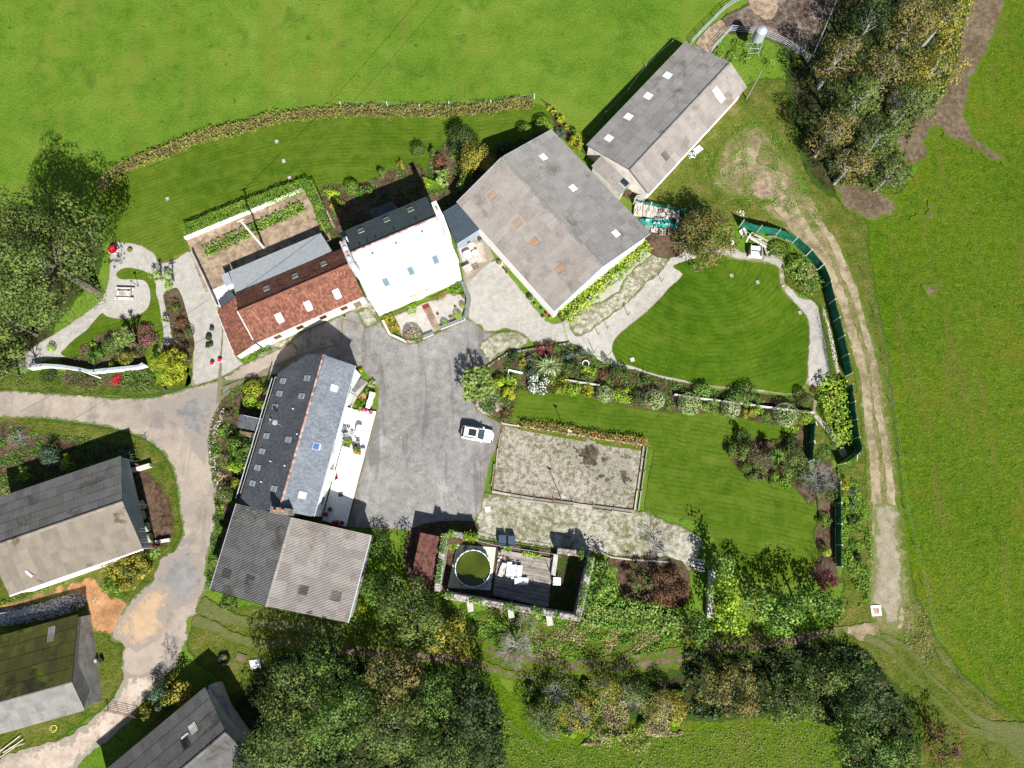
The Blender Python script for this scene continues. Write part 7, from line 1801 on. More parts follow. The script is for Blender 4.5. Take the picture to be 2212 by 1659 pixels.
def trough(label, px, L, w, rz, mat, pal, z=.35, h=.42):
    c = G(px, z + h); r = thing('planter', label, 'planter', (c.x, c.y, z), rz)
    for (x, y, a, b) in ((0, -w / 2, L, .04), (0, w / 2, L, .04), (-L / 2, 0, .04, w), (L / 2, 0, .04, w)): mb = MB(); mb.box((x, y, h / 2), (a, b, h)); mb.build('side_board', M[mat], r, world=False)
    mb = MB(); mb.box((0, 0, h * .4), (L * .98, w * .98, h * .7)); mb.build('soil', M['bed'], r, world=False)
    n = int(340 * L * w * 3); P = np.stack([rng.uniform(-L / 2, L / 2, n), rng.uniform(-w / 2, w / 2, n), h + rng.uniform(-.05, .35, n)], 1)
    ca, sa = math.cos(rz), math.sin(rz); Q = P.copy(); o = finish('plant', bpy.data.meshes.new('plant'), None, r)
    bpy.data.objects.remove(o)
    me_o = quads('plant', P + np.array(r.location), rdirs(n, .8), .12 * rng.uniform(.6, 1.2, n), rng.random(n), M['L_' + pal], r)
    return r
trough('wooden trough of yellow-green plants, upper one of two on the terrace wall side', z5(1130, 160), 1.0, .45, -.25, 'wood_grey', 'lime')
trough('wooden trough below the yellow-green one on the terrace wall side', z5(1100, 225), .95, .4, -.25, 'wood_grey', 'ivy')
trough('dark green planted trough in the middle of the terrace', z5(1265, 268), 1.05, .4, -.25, 'wood_grey', 'green')
trough('trough with orange flowers on the terrace near the yard edge', z5(1270, 345), 1.0, .35, -.25, 'wood_brown', 'yellowfl')
mb = MB(); c = G(z5(1380, 300), .7); mb.box((c.x, c.y, .56), (.42, .4, .42), -.2); tag(mb.build('box', M['plastic_cream']), 'small pale box beside the dark green planted trough', 'box')
pot('small black round pot at the upper edge of the terrace troughs', z5(1245, 215), .17, .35, 'black', None, .35)
# terrace table and chairs
def table(label, px, rx, ry_, h, mat, z=0, rz=0, name='garden_table', legm='dark_grey'):
    c = G(px, z + h); r = thing(name, label, 'table', (c.x, c.y, z), rz)
    mb = MB(); mb.prism([(rx * math.copysign(abs(math.cos(a)) ** .6, math.cos(a)), ry_ * math.copysign(abs(math.sin(a)) ** .6, math.sin(a))) for a in np.linspace(0, 2 * math.pi, 25)[:-1]], h - .04, h); mb.build('tabletop', M[mat], r, world=False)
    for a in (-.7, .7):
        for b in (-.7, .7): mb = MB(); mb.tube([(rx * a, ry_ * b, 0), (rx * a * .9, ry_ * b * .9, h - .04)], .025, 6); mb.build('leg', M[legm], r, world=False)
    return r
table('beige oval table on the white terrace', z4(1575, 1590), .48, .85, .74, 'plastic_cream', .35, -.1)
def chair(label, px, rz, mat, z=0.0, group=None, cush=None):
    c = G(px, z + .45); r = thing('garden_chair', label, 'chair', (c.x, c.y, z), rz, group)
    m = M[mat]
    mb = MB(); mb.box((0, 0, .43), (.5, .5, .04)); mb.build('seat', m, r, world=False)
    mb = MB(); mb.box((0, .27, .68), (.5, .05, .5), tilt=(-.2, 0)); mb.build('backrest', m, r, world=False)
    for a in (-.22, .22):
        mb = MB(); mb.box((a * 1.15, 0, .63), (.05, .45, .03)); mb.build('armrest', m, r, world=False)
        for b in (-.22, .22): mb = MB(); mb.tube([(a, b, 0), (a, b, .42)], .02, 5); mb.build('leg', m, r, world=False)
    if cush: mb = MB(); mb.box((0, 0, .48), (.44, .44, .06)); mb.build('cushion', M[cush], r, world=False)
    return r
chair('dark wire chair at the upper left of the oval terrace table', z4(1440, 1640), .9, 'frame_grey', .35)
chair('dark wire chair at the lower left of the oval terrace table', z5(1100, 50), 1.8, 'frame_grey', .35)
chair('dark wire chair at the bottom of the oval terrace table', z5(1290, 145), 3.0, 'frame_grey', .35)
chair('dark thin chair against the house wall beside the troughs', z5(1015, 150), 1.4, 'frame_grey', .35)
chair('red cushioned chair on the terrace by the awning', z5(922, 750), 1.9, 'mat_red', .35)
for i, (x, y, m_) in enumerate(((1840, 875, 'plastic_cream'), (1815, 945, 'plastic_white'), (1790, 1030, 'plastic_cream'), (1762, 1110, 'plastic_white'))):
    c = G(z4(x, y), .5); r = thing('planter_box', ('uppermost cream', 'upper pale blue', 'lower cream', 'lowest pale blue')[i] + ' box in the line between the stairs and the yard', 'box', (c.x, c.y, 0), -.25, None)
    w_ = .78 if i % 2 == 0 else .58
    mb = MB(); mb.box((0, 0, .25), (w_, w_ * .85, .5)); mb.build('body', M[m_], r, world=False)
    mb = MB(); mb.box((0, 0, .52), (w_ * .86, w_ * .68, .04)); mb.build('lid', M['plastic_cream' if i % 2 == 0 else 'glass_blue'], r, world=False)
# outside stairs of the slate house
A, B = G(z4(1690, 600), 0), G(z4(1500, 900), 0); d = (B - A); nst = 10; m = (A + B) / 2
r = thing('outside_stairs', 'grey outside stairs beside the east wall of the slate house', 'stairs', (m.x, m.y, 0))
an = math.atan2(d.y, d.x); nr = Vector((-d.y, d.x, 0)).normalized() * -1
for i in range(nst):
    c = A + d * ((i + .5) / nst); hh = .18 * (i + 1); mb = MB(); mb.box((c.x, c.y, hh / 2), (d.length / nst - .01, 1.15, hh), an); mb.build('step', M['concrete'], r)
c = B + d.normalized() * .9; mb = MB(); mb.box((c.x, c.y, .95), (1.6, 1.3, 1.9), an); mb.build('landing', M['concrete'], r)
for s_ in (-.6, .6): mb = MB(); n2 = nr * s_; mb.tube([A + n2 + UP * 1.0, B + n2 + UP * 2.8], .03, 6); mb.build('handrail', M['wood_pale'], r)
c = G(z4(1650, 900), .4); blob('ochre_patch', z4, 1650, 900, 85, 90, M['orange_dirt'], .05)
for lab, f, x, y, rr_, h, pal in (('flowering shrub with white and yellow flowers beside the outside stairs', z4, 1835, 650, 11, 1.0, 'varieg'), ('small yellow shrub at the north corner of the slate house wall', z4, 1620, 390, 6, .8, 'yellow'), ('leafy plants at the foot of the stair landing', z4, 1620, 1090, 14, .8, 'lime'), ('dark leafy plants behind the pale boxes', z4, 1740, 800, 9, .8, 'green')):
    shrub(lab, f(x, y), rr_, h, pal, leaf=.13)
# patio between white house and barn
tile_floor('side_terrace', z1('1860,960 2080,860 2212,1110 1990,1330'), .1, .5, M['concrete'], 'pale concrete terrace between the white house and the barn', 'terrace')
table('square white table on the side terrace below the blue metal roof', z1(1995, 1035), .6, .6, .75, 'plastic_white', .1, .5)
table('round white table on the side terrace beside the square one', z1(2105, 1010), .45, .45, .72, 'plastic_cream', .1)
chair('white chair above the round table on the side terrace', z1(2050, 940), .5, 'plastic_white', .1)
def pallet(label, px, rz, mat='wood_grey', n=9, w=1.0, L=1.2, z=0, tilt=None, group=None, stack=1):
    c = G(px, z + .14); r = thing('pallet', label, 'pallet', (c.x, c.y, z), rz, group)
    if tilt: r.rotation_euler = (tilt, 0, rz)
    for s_ in range(stack):
        for i in range(n): mb = MB(); mb.box((0, -L / 2 + L * (i + .5) / n, .13 + .15 * s_), (w, L / n * .68, .022)); mb.build('slat', M[mat], r, world=False)
        for x in (-w / 2 + .06, 0, w / 2 - .06): mb = MB(); mb.box((x, 0, .06 + .15 * s_), (.1, L, .11)); mb.build('bearer', M[mat], r, world=False)
    return r
pallet('wooden slatted pallet by the side terrace gate', z1(2108, 1210), -1.1, 'wood_brown', 7, .9, 1.0)
mb = MB(); c = G(z1(1990, 1245), .4); mb.box((c.x, c.y, .3), (1.2, .8, .6), .5); tag(mb.build('storage_box', M['concrete']), 'pale flat storage box at the white house corner by the side terrace', 'box')
for i, (x, y, m_) in enumerate(((310, 368, 'wood_grey'), (378, 390, 'wood_pale'), (465, 422, 'wood_grey'), (558, 418, 'wood_brown'))):
    pallet(('leftmost pallet of the row touching the barn corner', 'palest pallet with a white sheet, second in the row by the barn corner', 'grey pallet lying lowest in the row by the barn corner', 'brown pallet at the right end of the row by the barn corner')[i], zr(x, y), -.1, m_, 8, .95, 1.15, stack=1 + i % 2)
# log stack
A, B = G(zr(150, 190)), G(zr(640, 260)); m = (A + B) / 2; d = B - A
r = thing('log_stack', 'long stack of split logs in front of the short green netting', 'log stack', (m.x, m.y, 0)); nr = Vector((-d.y, d.x, 0)).normalized()
me_log = []
for k in range(4):
    mb = MB(); mb.tube([(0, -.45, 0), (0, .45, 0)], random.uniform(.07, .11), 6); me = mb.mesh('log'); me.materials.append(M['wood_pale']); me_log.append(me)
for lay in range(3):
    for i in range(38):
        for side in (0, 1) if lay < 3 else (0,):
            c = A + d * ((i + .5 + random.uniform(-.2, .2)) / 38) + nr * (-.45 + .95 * side)
            o = bpy.data.objects.new('log', random.choice(me_log)); COL.objects.link(o); o.parent = r; o.location = (c.x - m.x, c.y - m.y, .12 + .2 * lay + random.uniform(0, .05)); o.rotation_euler = (random.uniform(-.1, .1), 0, math.atan2(d.y, d.x) + random.uniform(-.15, .15))
def tarp(label, f, px, z, mat, name='tarpaulin', cat='tarpaulin'):
    P = [G(p, z) for p in f(px)]; n = 10; q = np.zeros((n + 1, n + 1, 3)); mb = MB(); vs = []
    for i in range(n + 1):
        for j in range(n + 1):
            p = P[0].lerp(P[1], i / n).lerp(P[3].lerp(P[2], i / n), j / n); e = min(i, j, n - i, n - j)
            vs.append((p.x, p.y, (z if e > 0 else .05) + .22 * mnoise.noise(Vector((p.x * 1.5, p.y * 1.5, 2)))))
    mb.add(vs, [(i * (n + 1) + j, (i + 1) * (n + 1) + j, (i + 1) * (n + 1) + j + 1, i * (n + 1) + j + 1) for i in range(n) for j in range(n)])
    o = mb.build(name, M[mat], None, label, cat); md = o.modifiers.new('thickness', 'SOLIDIFY'); md.thickness = .02; return o
tarp('turquoise tarpaulin between the log stack and the pallets', zr, '215,265 640,290 630,365 290,345', .6, 'green_tarp')
for i, (x, y, w_, l_, m_) in enumerate(((300, 300, .5, .35, 'concrete'), (440, 285, 1.4, .2, 'concrete'), (400, 330, .9, .25, 'granite'), (590, 310, .6, .7, 'black'), (520, 340, .7, .25, 'concrete'))):
    c = G(zr(x, y), .8); mb = MB(); mb.box((c.x, c.y, .84), (w_, l_, .18), -.1); tag(mb.build('weight_block', M[m_]), ('short grey block on the left end', 'long grey slab along the top', 'pale slab in the middle', 'black box at the right end', 'small grey slab at the lower right')[i] + ' of the turquoise tarpaulin', 'block')
# timber scrap and compost near the netting
pallet('tilted white-grey pallet against the curved green netting', zr(1345, 425), .6, 'wood_pale', 7, 1.0, 1.1, tilt=.3)
r0 = G(zr(1480, 600)); r = thing('plank_pile', 'messy pile of old planks beside the compost heap', 'plank pile', (r0.x, r0.y, 0))
for i, (x0, y0, x1, y1, z) in enumerate(((1400, 470, 1600, 570, .8), (1420, 500, 1590, 600, .5), (1380, 540, 1430, 450, .95), (1380, 480, 1540, 520, .6), (1460, 460, 1610, 530, 1.0), (1610, 480, 1710, 480, .4), (1800, 515, 1880, 540, .3), (1560, 560, 1600, 700, .3), (1640, 690, 1770, 705, .2), (1430, 440, 1560, 500, .7), (1350, 410, 1380, 480, .6), (1600, 660, 1700, 600, .15), (1420, 560, 1440, 700, .3))):
    a, b = G(zr(x0, y0), z), G(zr(x1, y1), z); d = b - a; nr = Vector((-d.y, d.x, 0)).normalized() * random.uniform(.14, .3); mb = MB(); mb.frame(a, d, nr, UP * .06); mb.build('plank', M[random.choice(['wood_pale', 'wood_pale', 'wood_grey'])], r)
c = G(zr(1480, 640), .6); r = thing('crate', 'large whitewashed open wooden crate with a flat white panel beside the plank pile', 'crate', (c.x, c.y, 0), -.1)
for i in range(4): mb = MB(); mb.box((0, .75 - .17 * i, .75), (1.55, .13, .05)); mb.build('slat', M['white_paint'], r, world=False)
for x in (-.8, .8): mb = MB(); mb.box((x, .1, .38), (.06, 1.6, .75)); mb.build('side', M['wood_pale'], r, world=False)
mb = MB(); mb.box((0, -.45, .5), (1.9, .95, .06), tilt=(.15, 0)); mb.build('panel', M['plastic_white'], r, world=False)
mb = MB(); mb.box((0, .05, .3), (1.5, .05, .6)); mb.build('divider', M['dark_grey'], r, world=False)
shrub('flat round compost heap covered in cut grass beside the netting', zr(1740, 605), 25, .8, 'olive', 'compost_heap', 'compost heap', 'round', ry=20, leaf=.15)
# cistern
c = G(t10(1933, 1292), 1.2); r = thing('cistern', 'round concrete cistern with cover at the lower corner of the long barn', 'cistern', (c.x, c.y, 0))
mb = MB(); mb.lathe((0, 0, 0), [(.72, 0), (.72, 1.2), (.62, 1.2), (.62, 1.05)], 22); mb.build('ring', M['concrete'], r, world=False)
mb = MB(); mb.box((0, .1, 1.12), (.6, .7, .06), .4); mb.build('cover', M['frame_grey'], r, world=False)
# feed silo
c = G(t20(445, 335)); r = thing('feed_silo', 'tall grey feed silo on four splayed legs at the edge of the mud pen', 'silo', (c.x, c.y, 0))
mb = MB(); mb.lathe((0, 0, 1.9), [(.15, 0), (.85, 1.0), (.85, 2.9), (.7, 3.1), (.2, 3.35)], 18); mb.build('hopper', M['galv'], r, world=False)
for a in (-1, 1):
    for b in (-1, 1): mb = MB(); mb.tube([(a * .95, b * .95, 0), (a * .65, b * .65, 3.1)], .05, 6); mb.build('leg', M['galv'], r, world=False)
for z in (.8, 1.7): mb = MB(); k_ = .95 - z * .1; mb.tube([(-k_, -k_, z), (k_, -k_, z), (k_, k_, z), (-k_, k_, z), (-k_, -k_, z)], .03, 5); mb.build('brace', M['galv'], r, world=False)
# covers in the lawns
def cover(label, px, s_=.42, m1='wood_grey', m2='terracotta', group=None, rz=.3):
    c = G(px); r = thing('inspection_cover', label, 'inspection cover', (c.x, c.y, 0), rz, group)
    t = s_ * .24
    for (x, y, a, b) in ((0, -s_ / 2, s_ + t, t), (0, s_ / 2, s_ + t, t), (-s_ / 2, 0, t, s_ - t), (s_ / 2, 0, t, s_ - t)): mb = MB(); mb.box((x, y, .06), (a, b, .12)); mb.build('rim', M[m1], r, world=False)
    mb = MB(); mb.box((0, 0, .05), (s_ - t, s_ - t, .08)); mb.build('lid', M[m2], r, world=False)
for x, y, lab in ((1795, 920, 'uppermost pale inspection cover in the upper lawn, nearest the brown hedge'), (1840, 1045, 'inspection cover half way down the row in the upper lawn'), (1877, 1155, 'inspection cover in the upper lawn just above the clipped hedge'), (1088, 1290, 'lone inspection cover in the left part of the upper lawn')): cover(lab, t00(x, y), m2='slab')
for x, y, lab in ((315, 128, 'left one of two inspection covers at the top of the teardrop lawn'), (483, 172, 'right one of two inspection covers at the top of the teardrop lawn'), (650, 198, 'inspection cover on the gravel path right of the teardrop lawn'), (757, 368, 'inspection cover at the brown patch on the right of the teardrop lawn')): cover(lab, t21(x, y), m2='slab')
cover('inspection cover at the lower left tip of the teardrop lawn', t11(1885, 673), .45, 'granite', 'granite')
cover('large white concrete cover with pink middle at the end of the gravel track', t22(1250, 638), 1.05, 'white_wall', 'ridge_tile', rz=.05)
cover('white concrete cover at the edge of the asphalt yard below the court', t11(948, 1642), .55, 'white_wall', 'white_wall', rz=.1)
# posts and poles
def post(label, px, h, r0, mat, name='post', cat='post', top=None, group=None, lean=(0, 0)):
    c = G(px); r = thing(name, label, cat, (c.x, c.y, 0), 0, group)
    mb = MB(); mb.tube([(0, 0, 0), (lean[0], lean[1], h)], [r0, r0 * .75], 8); mb.build('shaft', M[mat], r, world=False)
    if top == 'lamp':
        mb = MB(); mb.lathe((0, 0, h), [(.05, 0), (.16, .08), (.2, .22), (.05, .34)], 12); mb.build('lamp_head', M['glass_blue'], r, world=False)
    if top == 'arm': mb = MB(); mb.box((0, 0, h - .1), (.9, .12, .1), .5); mb.build('crossarm', M[mat], r, world=False)
    if top == 'flood':
        for a in (0, 2.2): mb = MB(); mb.box((.16 * math.cos(a), .16 * math.sin(a), h), (.3, .2, .14), a); mb.build('floodlight', M['granite'], r, world=False)
    return r
POLE = post('tall pale concrete electricity pole in the vegetable plot', t00(1712, 1608), 9.2, .19, 'granite', 'utility_pole', 'pole', 'arm')
post('thin leaning wooden pole at the upper end of the long barn', t20(412, 645), 6.8, .11, 'wood_grey', 'utility_pole', 'pole')
post('white lamp post with blue lamp on the bank below the pale garden wall', t01(655, 792), 4.8, .09, 'white_paint', 'lamp_post', 'lamp post', 'lamp')
post('small black lamp post beside the stone picnic table', t01(900, 197), 1.9, .05, 'black', 'lamp_post', 'lamp post', 'lamp')
post('floodlight post in the hedge at the top of the gravel court', t11(1463, 1165), 4.0, .06, 'granite', 'floodlight_post', 'lamp post', 'flood')
post('floodlight post at the lower timbers of the gravel court', t11(1425, 1575), 4.0, .06, 'granite', 'floodlight_post', 'lamp post', 'flood')
for i, (x, y) in enumerate(((2075, 165), (1858, 385), (1723, 470), (1665, 510), (1637, 630))):
    post(('uppermost', 'second', 'third', 'fourth', 'lowest')[i] + ' slim dark post along the gravel path beside the barn', t11(x, y), (1.5, 1.9, 1.5, 1.5, 2.2)[i], .05, 'dark_grey', group='slim posts along the barn path')
# power cable
a = Vector(POLE.location) + UP * 9.1; b = G(t10(700, -60), 9.5); mb = MB()
mb.tube([a.lerp(b, t) - UP * (2.2 * t * (1 - t) * 1.5) for t in np.linspace(0, 1, 14)], .022, 4); mb.build('power_cable', M['black'], None, 'thin power cable running from the concrete pole over the upper meadow', 'cable')
a2 = G(t01(2140, 0), 9); b2 = G(t01(-60, 1380), 8.5); mb = MB(); mb.tube([a2.lerp(b2, t) - UP * (3 * t * (1 - t)) for t in np.linspace(0, 1, 14)], .02, 4); mb.build('power_cable', M['black'], None, 'thin power cable crossing the parking gravel and the road to the left edge', 'cable')
# stone picnic table and benches
c = G(t01(802, 242), .7); r = thing('picnic_table', 'grey stone picnic table on the round gravel place', 'table', (c.x, c.y, 0), -.03)
mb = MB(); mb.box((0, 0, .7), (2.0, .85, .1)); mb.build('tabletop', M['grey_wall'], r, world=False)
for x in (-.7, .7): mb = MB(); mb.box((x, 0, .32), (.3, .6, .64)); mb.build('support', M['granite'], r, world=False)
for x, y, lab in ((811, 212, 'stone bench above the picnic table'), (804, 276, 'stone bench below the picnic table')):
    c = G(t01(x, y), .45); r = thing('stone_bench', lab, 'bench', (c.x, c.y, 0), -.03, 'stone benches of the picnic place')
    mb = MB(); mb.box((0, 0, .42), (2.6, .36, .12)); mb.build('seat', M['granite'], r, world=False)
    for q in (-1, 1): mb = MB(); mb.box((q * .95, 0, .18), (.25, .3, .36)); mb.build('leg', M['granite'], r, world=False)
for i in range(4):
    c = G(t01(962 + i * 6, 462 + i * 12)); mb = MB(); mb.box((c.x, c.y, .08), (.16, .16, .16), .4); tag(mb.build('brick', M['terracotta']), ('topmost', 'second', 'third', 'lowest')[i] + ' of four small red bricks edging the heather mound', 'brick', 'red bricks edging the heather mound')
# crazy paving half round
c = G(zc(350, 742)); r = thing('crazy_paving', 'half round crazy paving of grey stones beside the asphalt yard', 'paving', (c.x, c.y, 0))
rx, ry_ = 140 * .19841 * PXM, 118 * .19841 * PXM
pts = [(rx * 1.03 * math.cos(a), ry_ * 1.03 * math.sin(a)) for a in np.linspace(0, 2 * math.pi, 29)[:-1]]
mb = MB(); mb.prism(pts, 0, .09); mb.build('mortar_bed', M['mortar'], r, world=False)
S_ = []
for _ in range(4000):
    p = (random.uniform(-rx, rx), random.uniform(-ry_, ry_))
    if (p[0] / rx) ** 2 + (p[1] / ry_) ** 2 < .93 and all((p[0] - q[0]) ** 2 + (p[1] - q[1]) ** 2 > .30 ** 2 for q in S_): S_.append(p)
for p in S_:
    poly = [(p[0] + .3 * math.cos(a), p[1] + .3 * math.sin(a)) for a in np.linspace(0, 2 * math.pi, 13)[:-1]]
    for q in S_:
        dx, dy = q[0] - p[0], q[1] - p[1]; D_ = math.hypot(dx, dy)
        if q is p or D_ > .9: continue
        nx, ny = dx / D_, dy / D_; lim = D_ / 2 - .028; out_ = []
        for i in range(len(poly)):
            a, b = poly[i], poly[(i + 1) % len(poly)]; da = (a[0] - p[0]) * nx + (a[1] - p[1]) * ny - lim; db = (b[0] - p[0]) * nx + (b[1] - p[1]) * ny - lim
            if da <= 0: out_.append(a)
            if (da < 0) != (db < 0): t = da / (da - db); out_.append((a[0] + (b[0] - a[0]) * t, a[1] + (b[1] - a[1]) * t))
        poly = out_
        if len(poly) < 3: break
    if len(poly) >= 3: mb = MB(); mb.prism(poly, .08, .12 + random.uniform(0, .02)); mb.build('paving_stone', M['crazy'], r, world=False)
# white round planter in the centre bed
c = G(zc(1400, 310), .4); r = thing('planter', 'round white ring planter in the centre bed', 'planter', (c.x, c.y, 0))
mb = MB(); n = 24; v = [(R1 * math.cos(2 * math.pi * i / n), R1 * math.sin(2 * math.pi * i / n), z) for R1, z in ((.5, 0), (.5, .45), (.41, .45), (.41, .2)) for i in range(n)]
mb.add(v, [(a * n + i, a * n + (i + 1) % n, (a + 1) * n + (i + 1) % n, (a + 1) * n + i) for a in range(3) for i in range(n)]); mb.build('ring', M['white_paint'], r, world=False)
P = np.concatenate([rng.normal(0, .16, (160, 2)), rng.uniform(.3, .5, (160, 1))], 1); quads('plant', P + np.array(r.location), rdirs(160, .8), np.full(160, .1), rng.random(160), M['L_dark'], r)
# rubble pile, bales and farm junk at the lower left
def rocks(name, poly, n, s0, s1, hmax, mat, parent=None, label=None, cat=None, ind=0):
    P = [tuple(G(p)[:2]) for p in poly]; B = np.array(P); x0, y0 = B.min(0); x1, y1 = B.max(0)
    Q = rng.uniform([x0, y0], [x1, y1], (n * 4, 2)); Q = Q[inside(Q, P)][:n]; D_ = edist(Q, P); dm = D_.max()
    mb = MB()
    bm = bmesh.new(); bmesh.ops.create_icosphere(bm, subdivisions=1, radius=.5); bv = [v.co.copy() for v in bm.verts]; bf = [tuple(v.index for v in f.verts) for f in bm.faces]; bm.free()
    for i, (q, d_) in enumerate(zip(Q, D_)):
        s_ = random.uniform(s0, s1); z = hmax * min(1, d_ / dm * 1.2) + random.uniform(0, s_ * .3); R_ = Matrix.Rotation(random.uniform(0, 6), 3, 'Z') @ Matrix.Rotation(random.uniform(0, 6), 3, 'X')
        S3 = Vector((s_ * random.uniform(.7, 1.3), s_ * random.uniform(.6, 1), s_ * random.uniform(.4, .8)))
        vv = [R_ @ Vector((v.x * S3.x, v.y * S3.y, v.z * S3.z)) + Vector((q[0], q[1], z)) for v in bv]
        if i < ind:
            m1 = MB(); m1.add(vv, bf, 0, random.random()); m1.build('stone', mat, parent)
        else: mb.add(vv, bf, 0, random.random())
    return mb.build(name, mat, parent, label, cat, kind='stuff')
c = G(t02(250, 650)); r = thing('rubble_pile', 'long grey rubble pile between the orange soil and the mossy barn', 'rubble pile', (c.x, c.y, 0))
rocks('rubble', t02('-60,640 150,615 300,580 420,540 520,520 560,560 540,620 430,665 250,705 -60,750'), 1500, .14, .36, 1.0, M['rubble'], r, ind=160)
mb = MB(); hp = [G(p) for p in t02('-60,665 300,610 500,555 500,600 250,680 -60,725')]; mb.prism([(p.x, p.y) for p in hp], 0, .75); mb.build('core', M['rubble'], r)
rocks('broken_stones', t02('560,480 640,500 660,600 620,640 560,600 530,540'), 60, .08, .2, .03, M['granite'], None, 'scattered white stones on the orange soil', 'stones')
rocks('white_stones', zr('1200,520 1290,515 1270,560 1190,560'), 14, .12, .3, .05, M['plastic_white'], None, 'small heap of white stones left of the open crate', 'stones')
rocks('white_stones', zr('1270,200 1350,190 1360,250 1300,250'), 20, .1, .25, .05, M['plastic_white'], None, 'small heap of white stones above the curved netting', 'stones')
rocks('slate_chips', t21('870,320 900,430 940,560 960,700 970,780 930,800 915,650 880,520 850,380'), 1300, .06, .16, .06, M['slate_pale'], None, 'strip of grey slate chips beside the curved netting', 'slate chips')
rocks('field_stones', t21('905,300 950,420 985,560 1010,700 1030,780 985,760 960,650 930,480 895,380'), 900, .08, .2, .15, M['granite'], None, 'strip of beige stones along the foot of the curved netting', 'stones')
rocks('bank_stones', t21('850,1020 920,1060 980,1180 1040,1300 1010,1290 940,1180 880,1110 840,1060'), 160, .08, .2, .05, M['granite'], None, 'pale stones edging the grassy bank path', 'stones')
rocks('path_pebbles', t11('2060,160 1980,260 1860,390 1720,480 1640,520 1560,510 1660,440 1850,330 1960,220 2040,130'), 700, .05, .14, .02, M['granite'], None, 'white pebble band between the mossy gravel and the gravel path', 'pebbles')
rocks('bed_stones', t01('1440,980 1480,1000 1430,1100 1400,1200 1400,1330 1440,1420 1470,1600 1430,1600 1390,1400 1370,1250 1380,1120'), 220, .1, .3, .06, M['granite'], None, 'pale rockery stones along the roadside bed', 'rockery stones')
for i, (x, y) in enumerate(((905, 25), (935, 103), (952, 172), (900, -40))):
    c = G(t02(x, y), .65); r = thing('hay_bale', ('second', 'third', 'lowest', 'uppermost')[i] + ' wrapped round bale beside the cladded gable of the left barn', 'bale', (c.x, c.y, 0), .3, 'wrapped bales beside the left barn')
    mb = MB(); mb.tube([(-.62, 0, .62), (-.58, 0, .62), (.58, 0, .62), (.62, 0, .62)], [.5, .62, .62, .5], 22); mb.build('wrapped_bale', M['wrap'], r, world=False, smooth=False)
    for x_ in (-.35, 0, .35): mb = MB(); mb.tube([(x_ - .02, 0, .62), (x_ + .02, 0, .62)], [.627, .627], 22, cap=False); mb.build('net_band', M['wood_grey'], r, world=False)
wall('pale broken concrete wall stub at the top corner of the left barn', t01('825,1400 900,1385 990,1358'), .5, .9, M['granite'], 'wall_stub', 'wall')
wall('short pale concrete stub beside the shadowed barn end', t01('870,1640 950,1622'), .5, .7, M['granite'], 'wall_stub', 'wall')
wall('broken pale wall stub at the lower corner of the left barn', t02('1020,195 1110,180'), .4, .6, M['granite'], 'wall_stub', 'wall')
mb = MB(); a, b = G(t01(800, 1325), .8), G(t01(895, 1352), .8); mb.tube([a, b], .12, 8); tag(mb.build('steel_beam', M['rust']), 'rusty red beam at the top corner of the left barn', 'beam')
mb = MB(); a, b = G(t02(935, 212), .8), G(t02(1035, 222), .8); mb.tube([a, b], .12, 8); tag(mb.build('steel_beam', M['mat_red']), 'red painted beam at the lower corner of the left barn', 'beam')
c = G(t02(550, 1040)); mb = MB(); mb.prism([tuple(G(p)[:2]) for p in t02('505,895 600,885 622,1080 610,1190 540,1190 480,1000')], 0, 1.9); tag(mb.build('concrete_bunker', M['grey_wall']), 'low rough concrete block building against the mossy barn gable', 'outbuilding')
wall('short concrete wall sticking out of the mossy barn corner', t02('525,745 580,742'), .3, 1.2, M['concrete'], 'wall_stub', 'wall')
def torus(label, px, R1, r1, mat, z=.0, name='tyre', cat='tyre', group=None, segs=28):
    c = G(px, z + r1); r = thing(name, label, cat, (c.x, c.y, 0), 0, group); mb = MB(); pts = [(R1 * math.cos(a), R1 * math.sin(a), z + r1) for a in np.linspace(0, 2 * math.pi, segs + 1)]
    mb.tube(pts, r1, 8, cap=False); mb.build('ring', M[mat], r, world=False); return r
r = torus('large tractor tyre lying in the grass beside the old boards', t02(1452, 955), .58, .19, 'black')
for i in range(24):
    a = 2 * math.pi * i / 24; mb = MB(); mb.box((.66 * math.cos(a), .66 * math.sin(a), .2), (.14, .06, .34), a + .4); mb.build('tread_lug', M['black'], r, world=False)
torus('loose yellow hose coil on the ground below the mossy barn', t02(345, 1405), .42, .035, 'yellow_hose', name='hose_coil', cat='hose'); torus('second loop of the yellow hose coil', t02(350, 1400), .34, .03, 'yellow_hose', .06, name='hose_coil', cat='hose')
pallet('dark rotting pallet beside the tractor tyre', t02(1560, 945), -.3, 'wood_brown', 6, 1.3, 1.0)
pallet('dark blue-grey pallet in the shade at the edge of the lower wood', t02(1855, 1040), -.1, 'dark_grey', 7, 1.3, 1.1)
tarp('crumpled white-blue sheet lying beside the rotting pallet', t02, '1610,960 1680,950 1690,1010 1625,1020', .2, 'plastic_white', 'plastic_sheet', 'sheet')
mb = MB(); c = G(t02(650, 960), .5); mb.cyl((c.x, c.y, 0), .28, .6, 14); tag(mb.build('barrel', M['black']), 'small black barrel on the grass right of the mossy barn', 'barrel')
mb = MB(); c = G(t02(622, 965), .4); mb.box((c.x, c.y, .25), (.5, .4, .5), .3); tag(mb.build('feed_bucket', M['concrete']), 'pale block beside the small black barrel', 'block')
c = G(t20(100, 968), .2); mb = MB(); mb.box((c.x, c.y, .12), (1.3, .95, .1), .7); tag(mb.build('panel', M['plastic_cream']), 'pale flat panel leaning by the wall of the long barn', 'panel')
rocks('wall_rubble', t20('30,1000 80,985 90,1020 40,1030'), 24, .12, .3, .1, M['plastic_white'], None, 'white rubble heap at the wall of the long barn beside the pale panel', 'rubble')
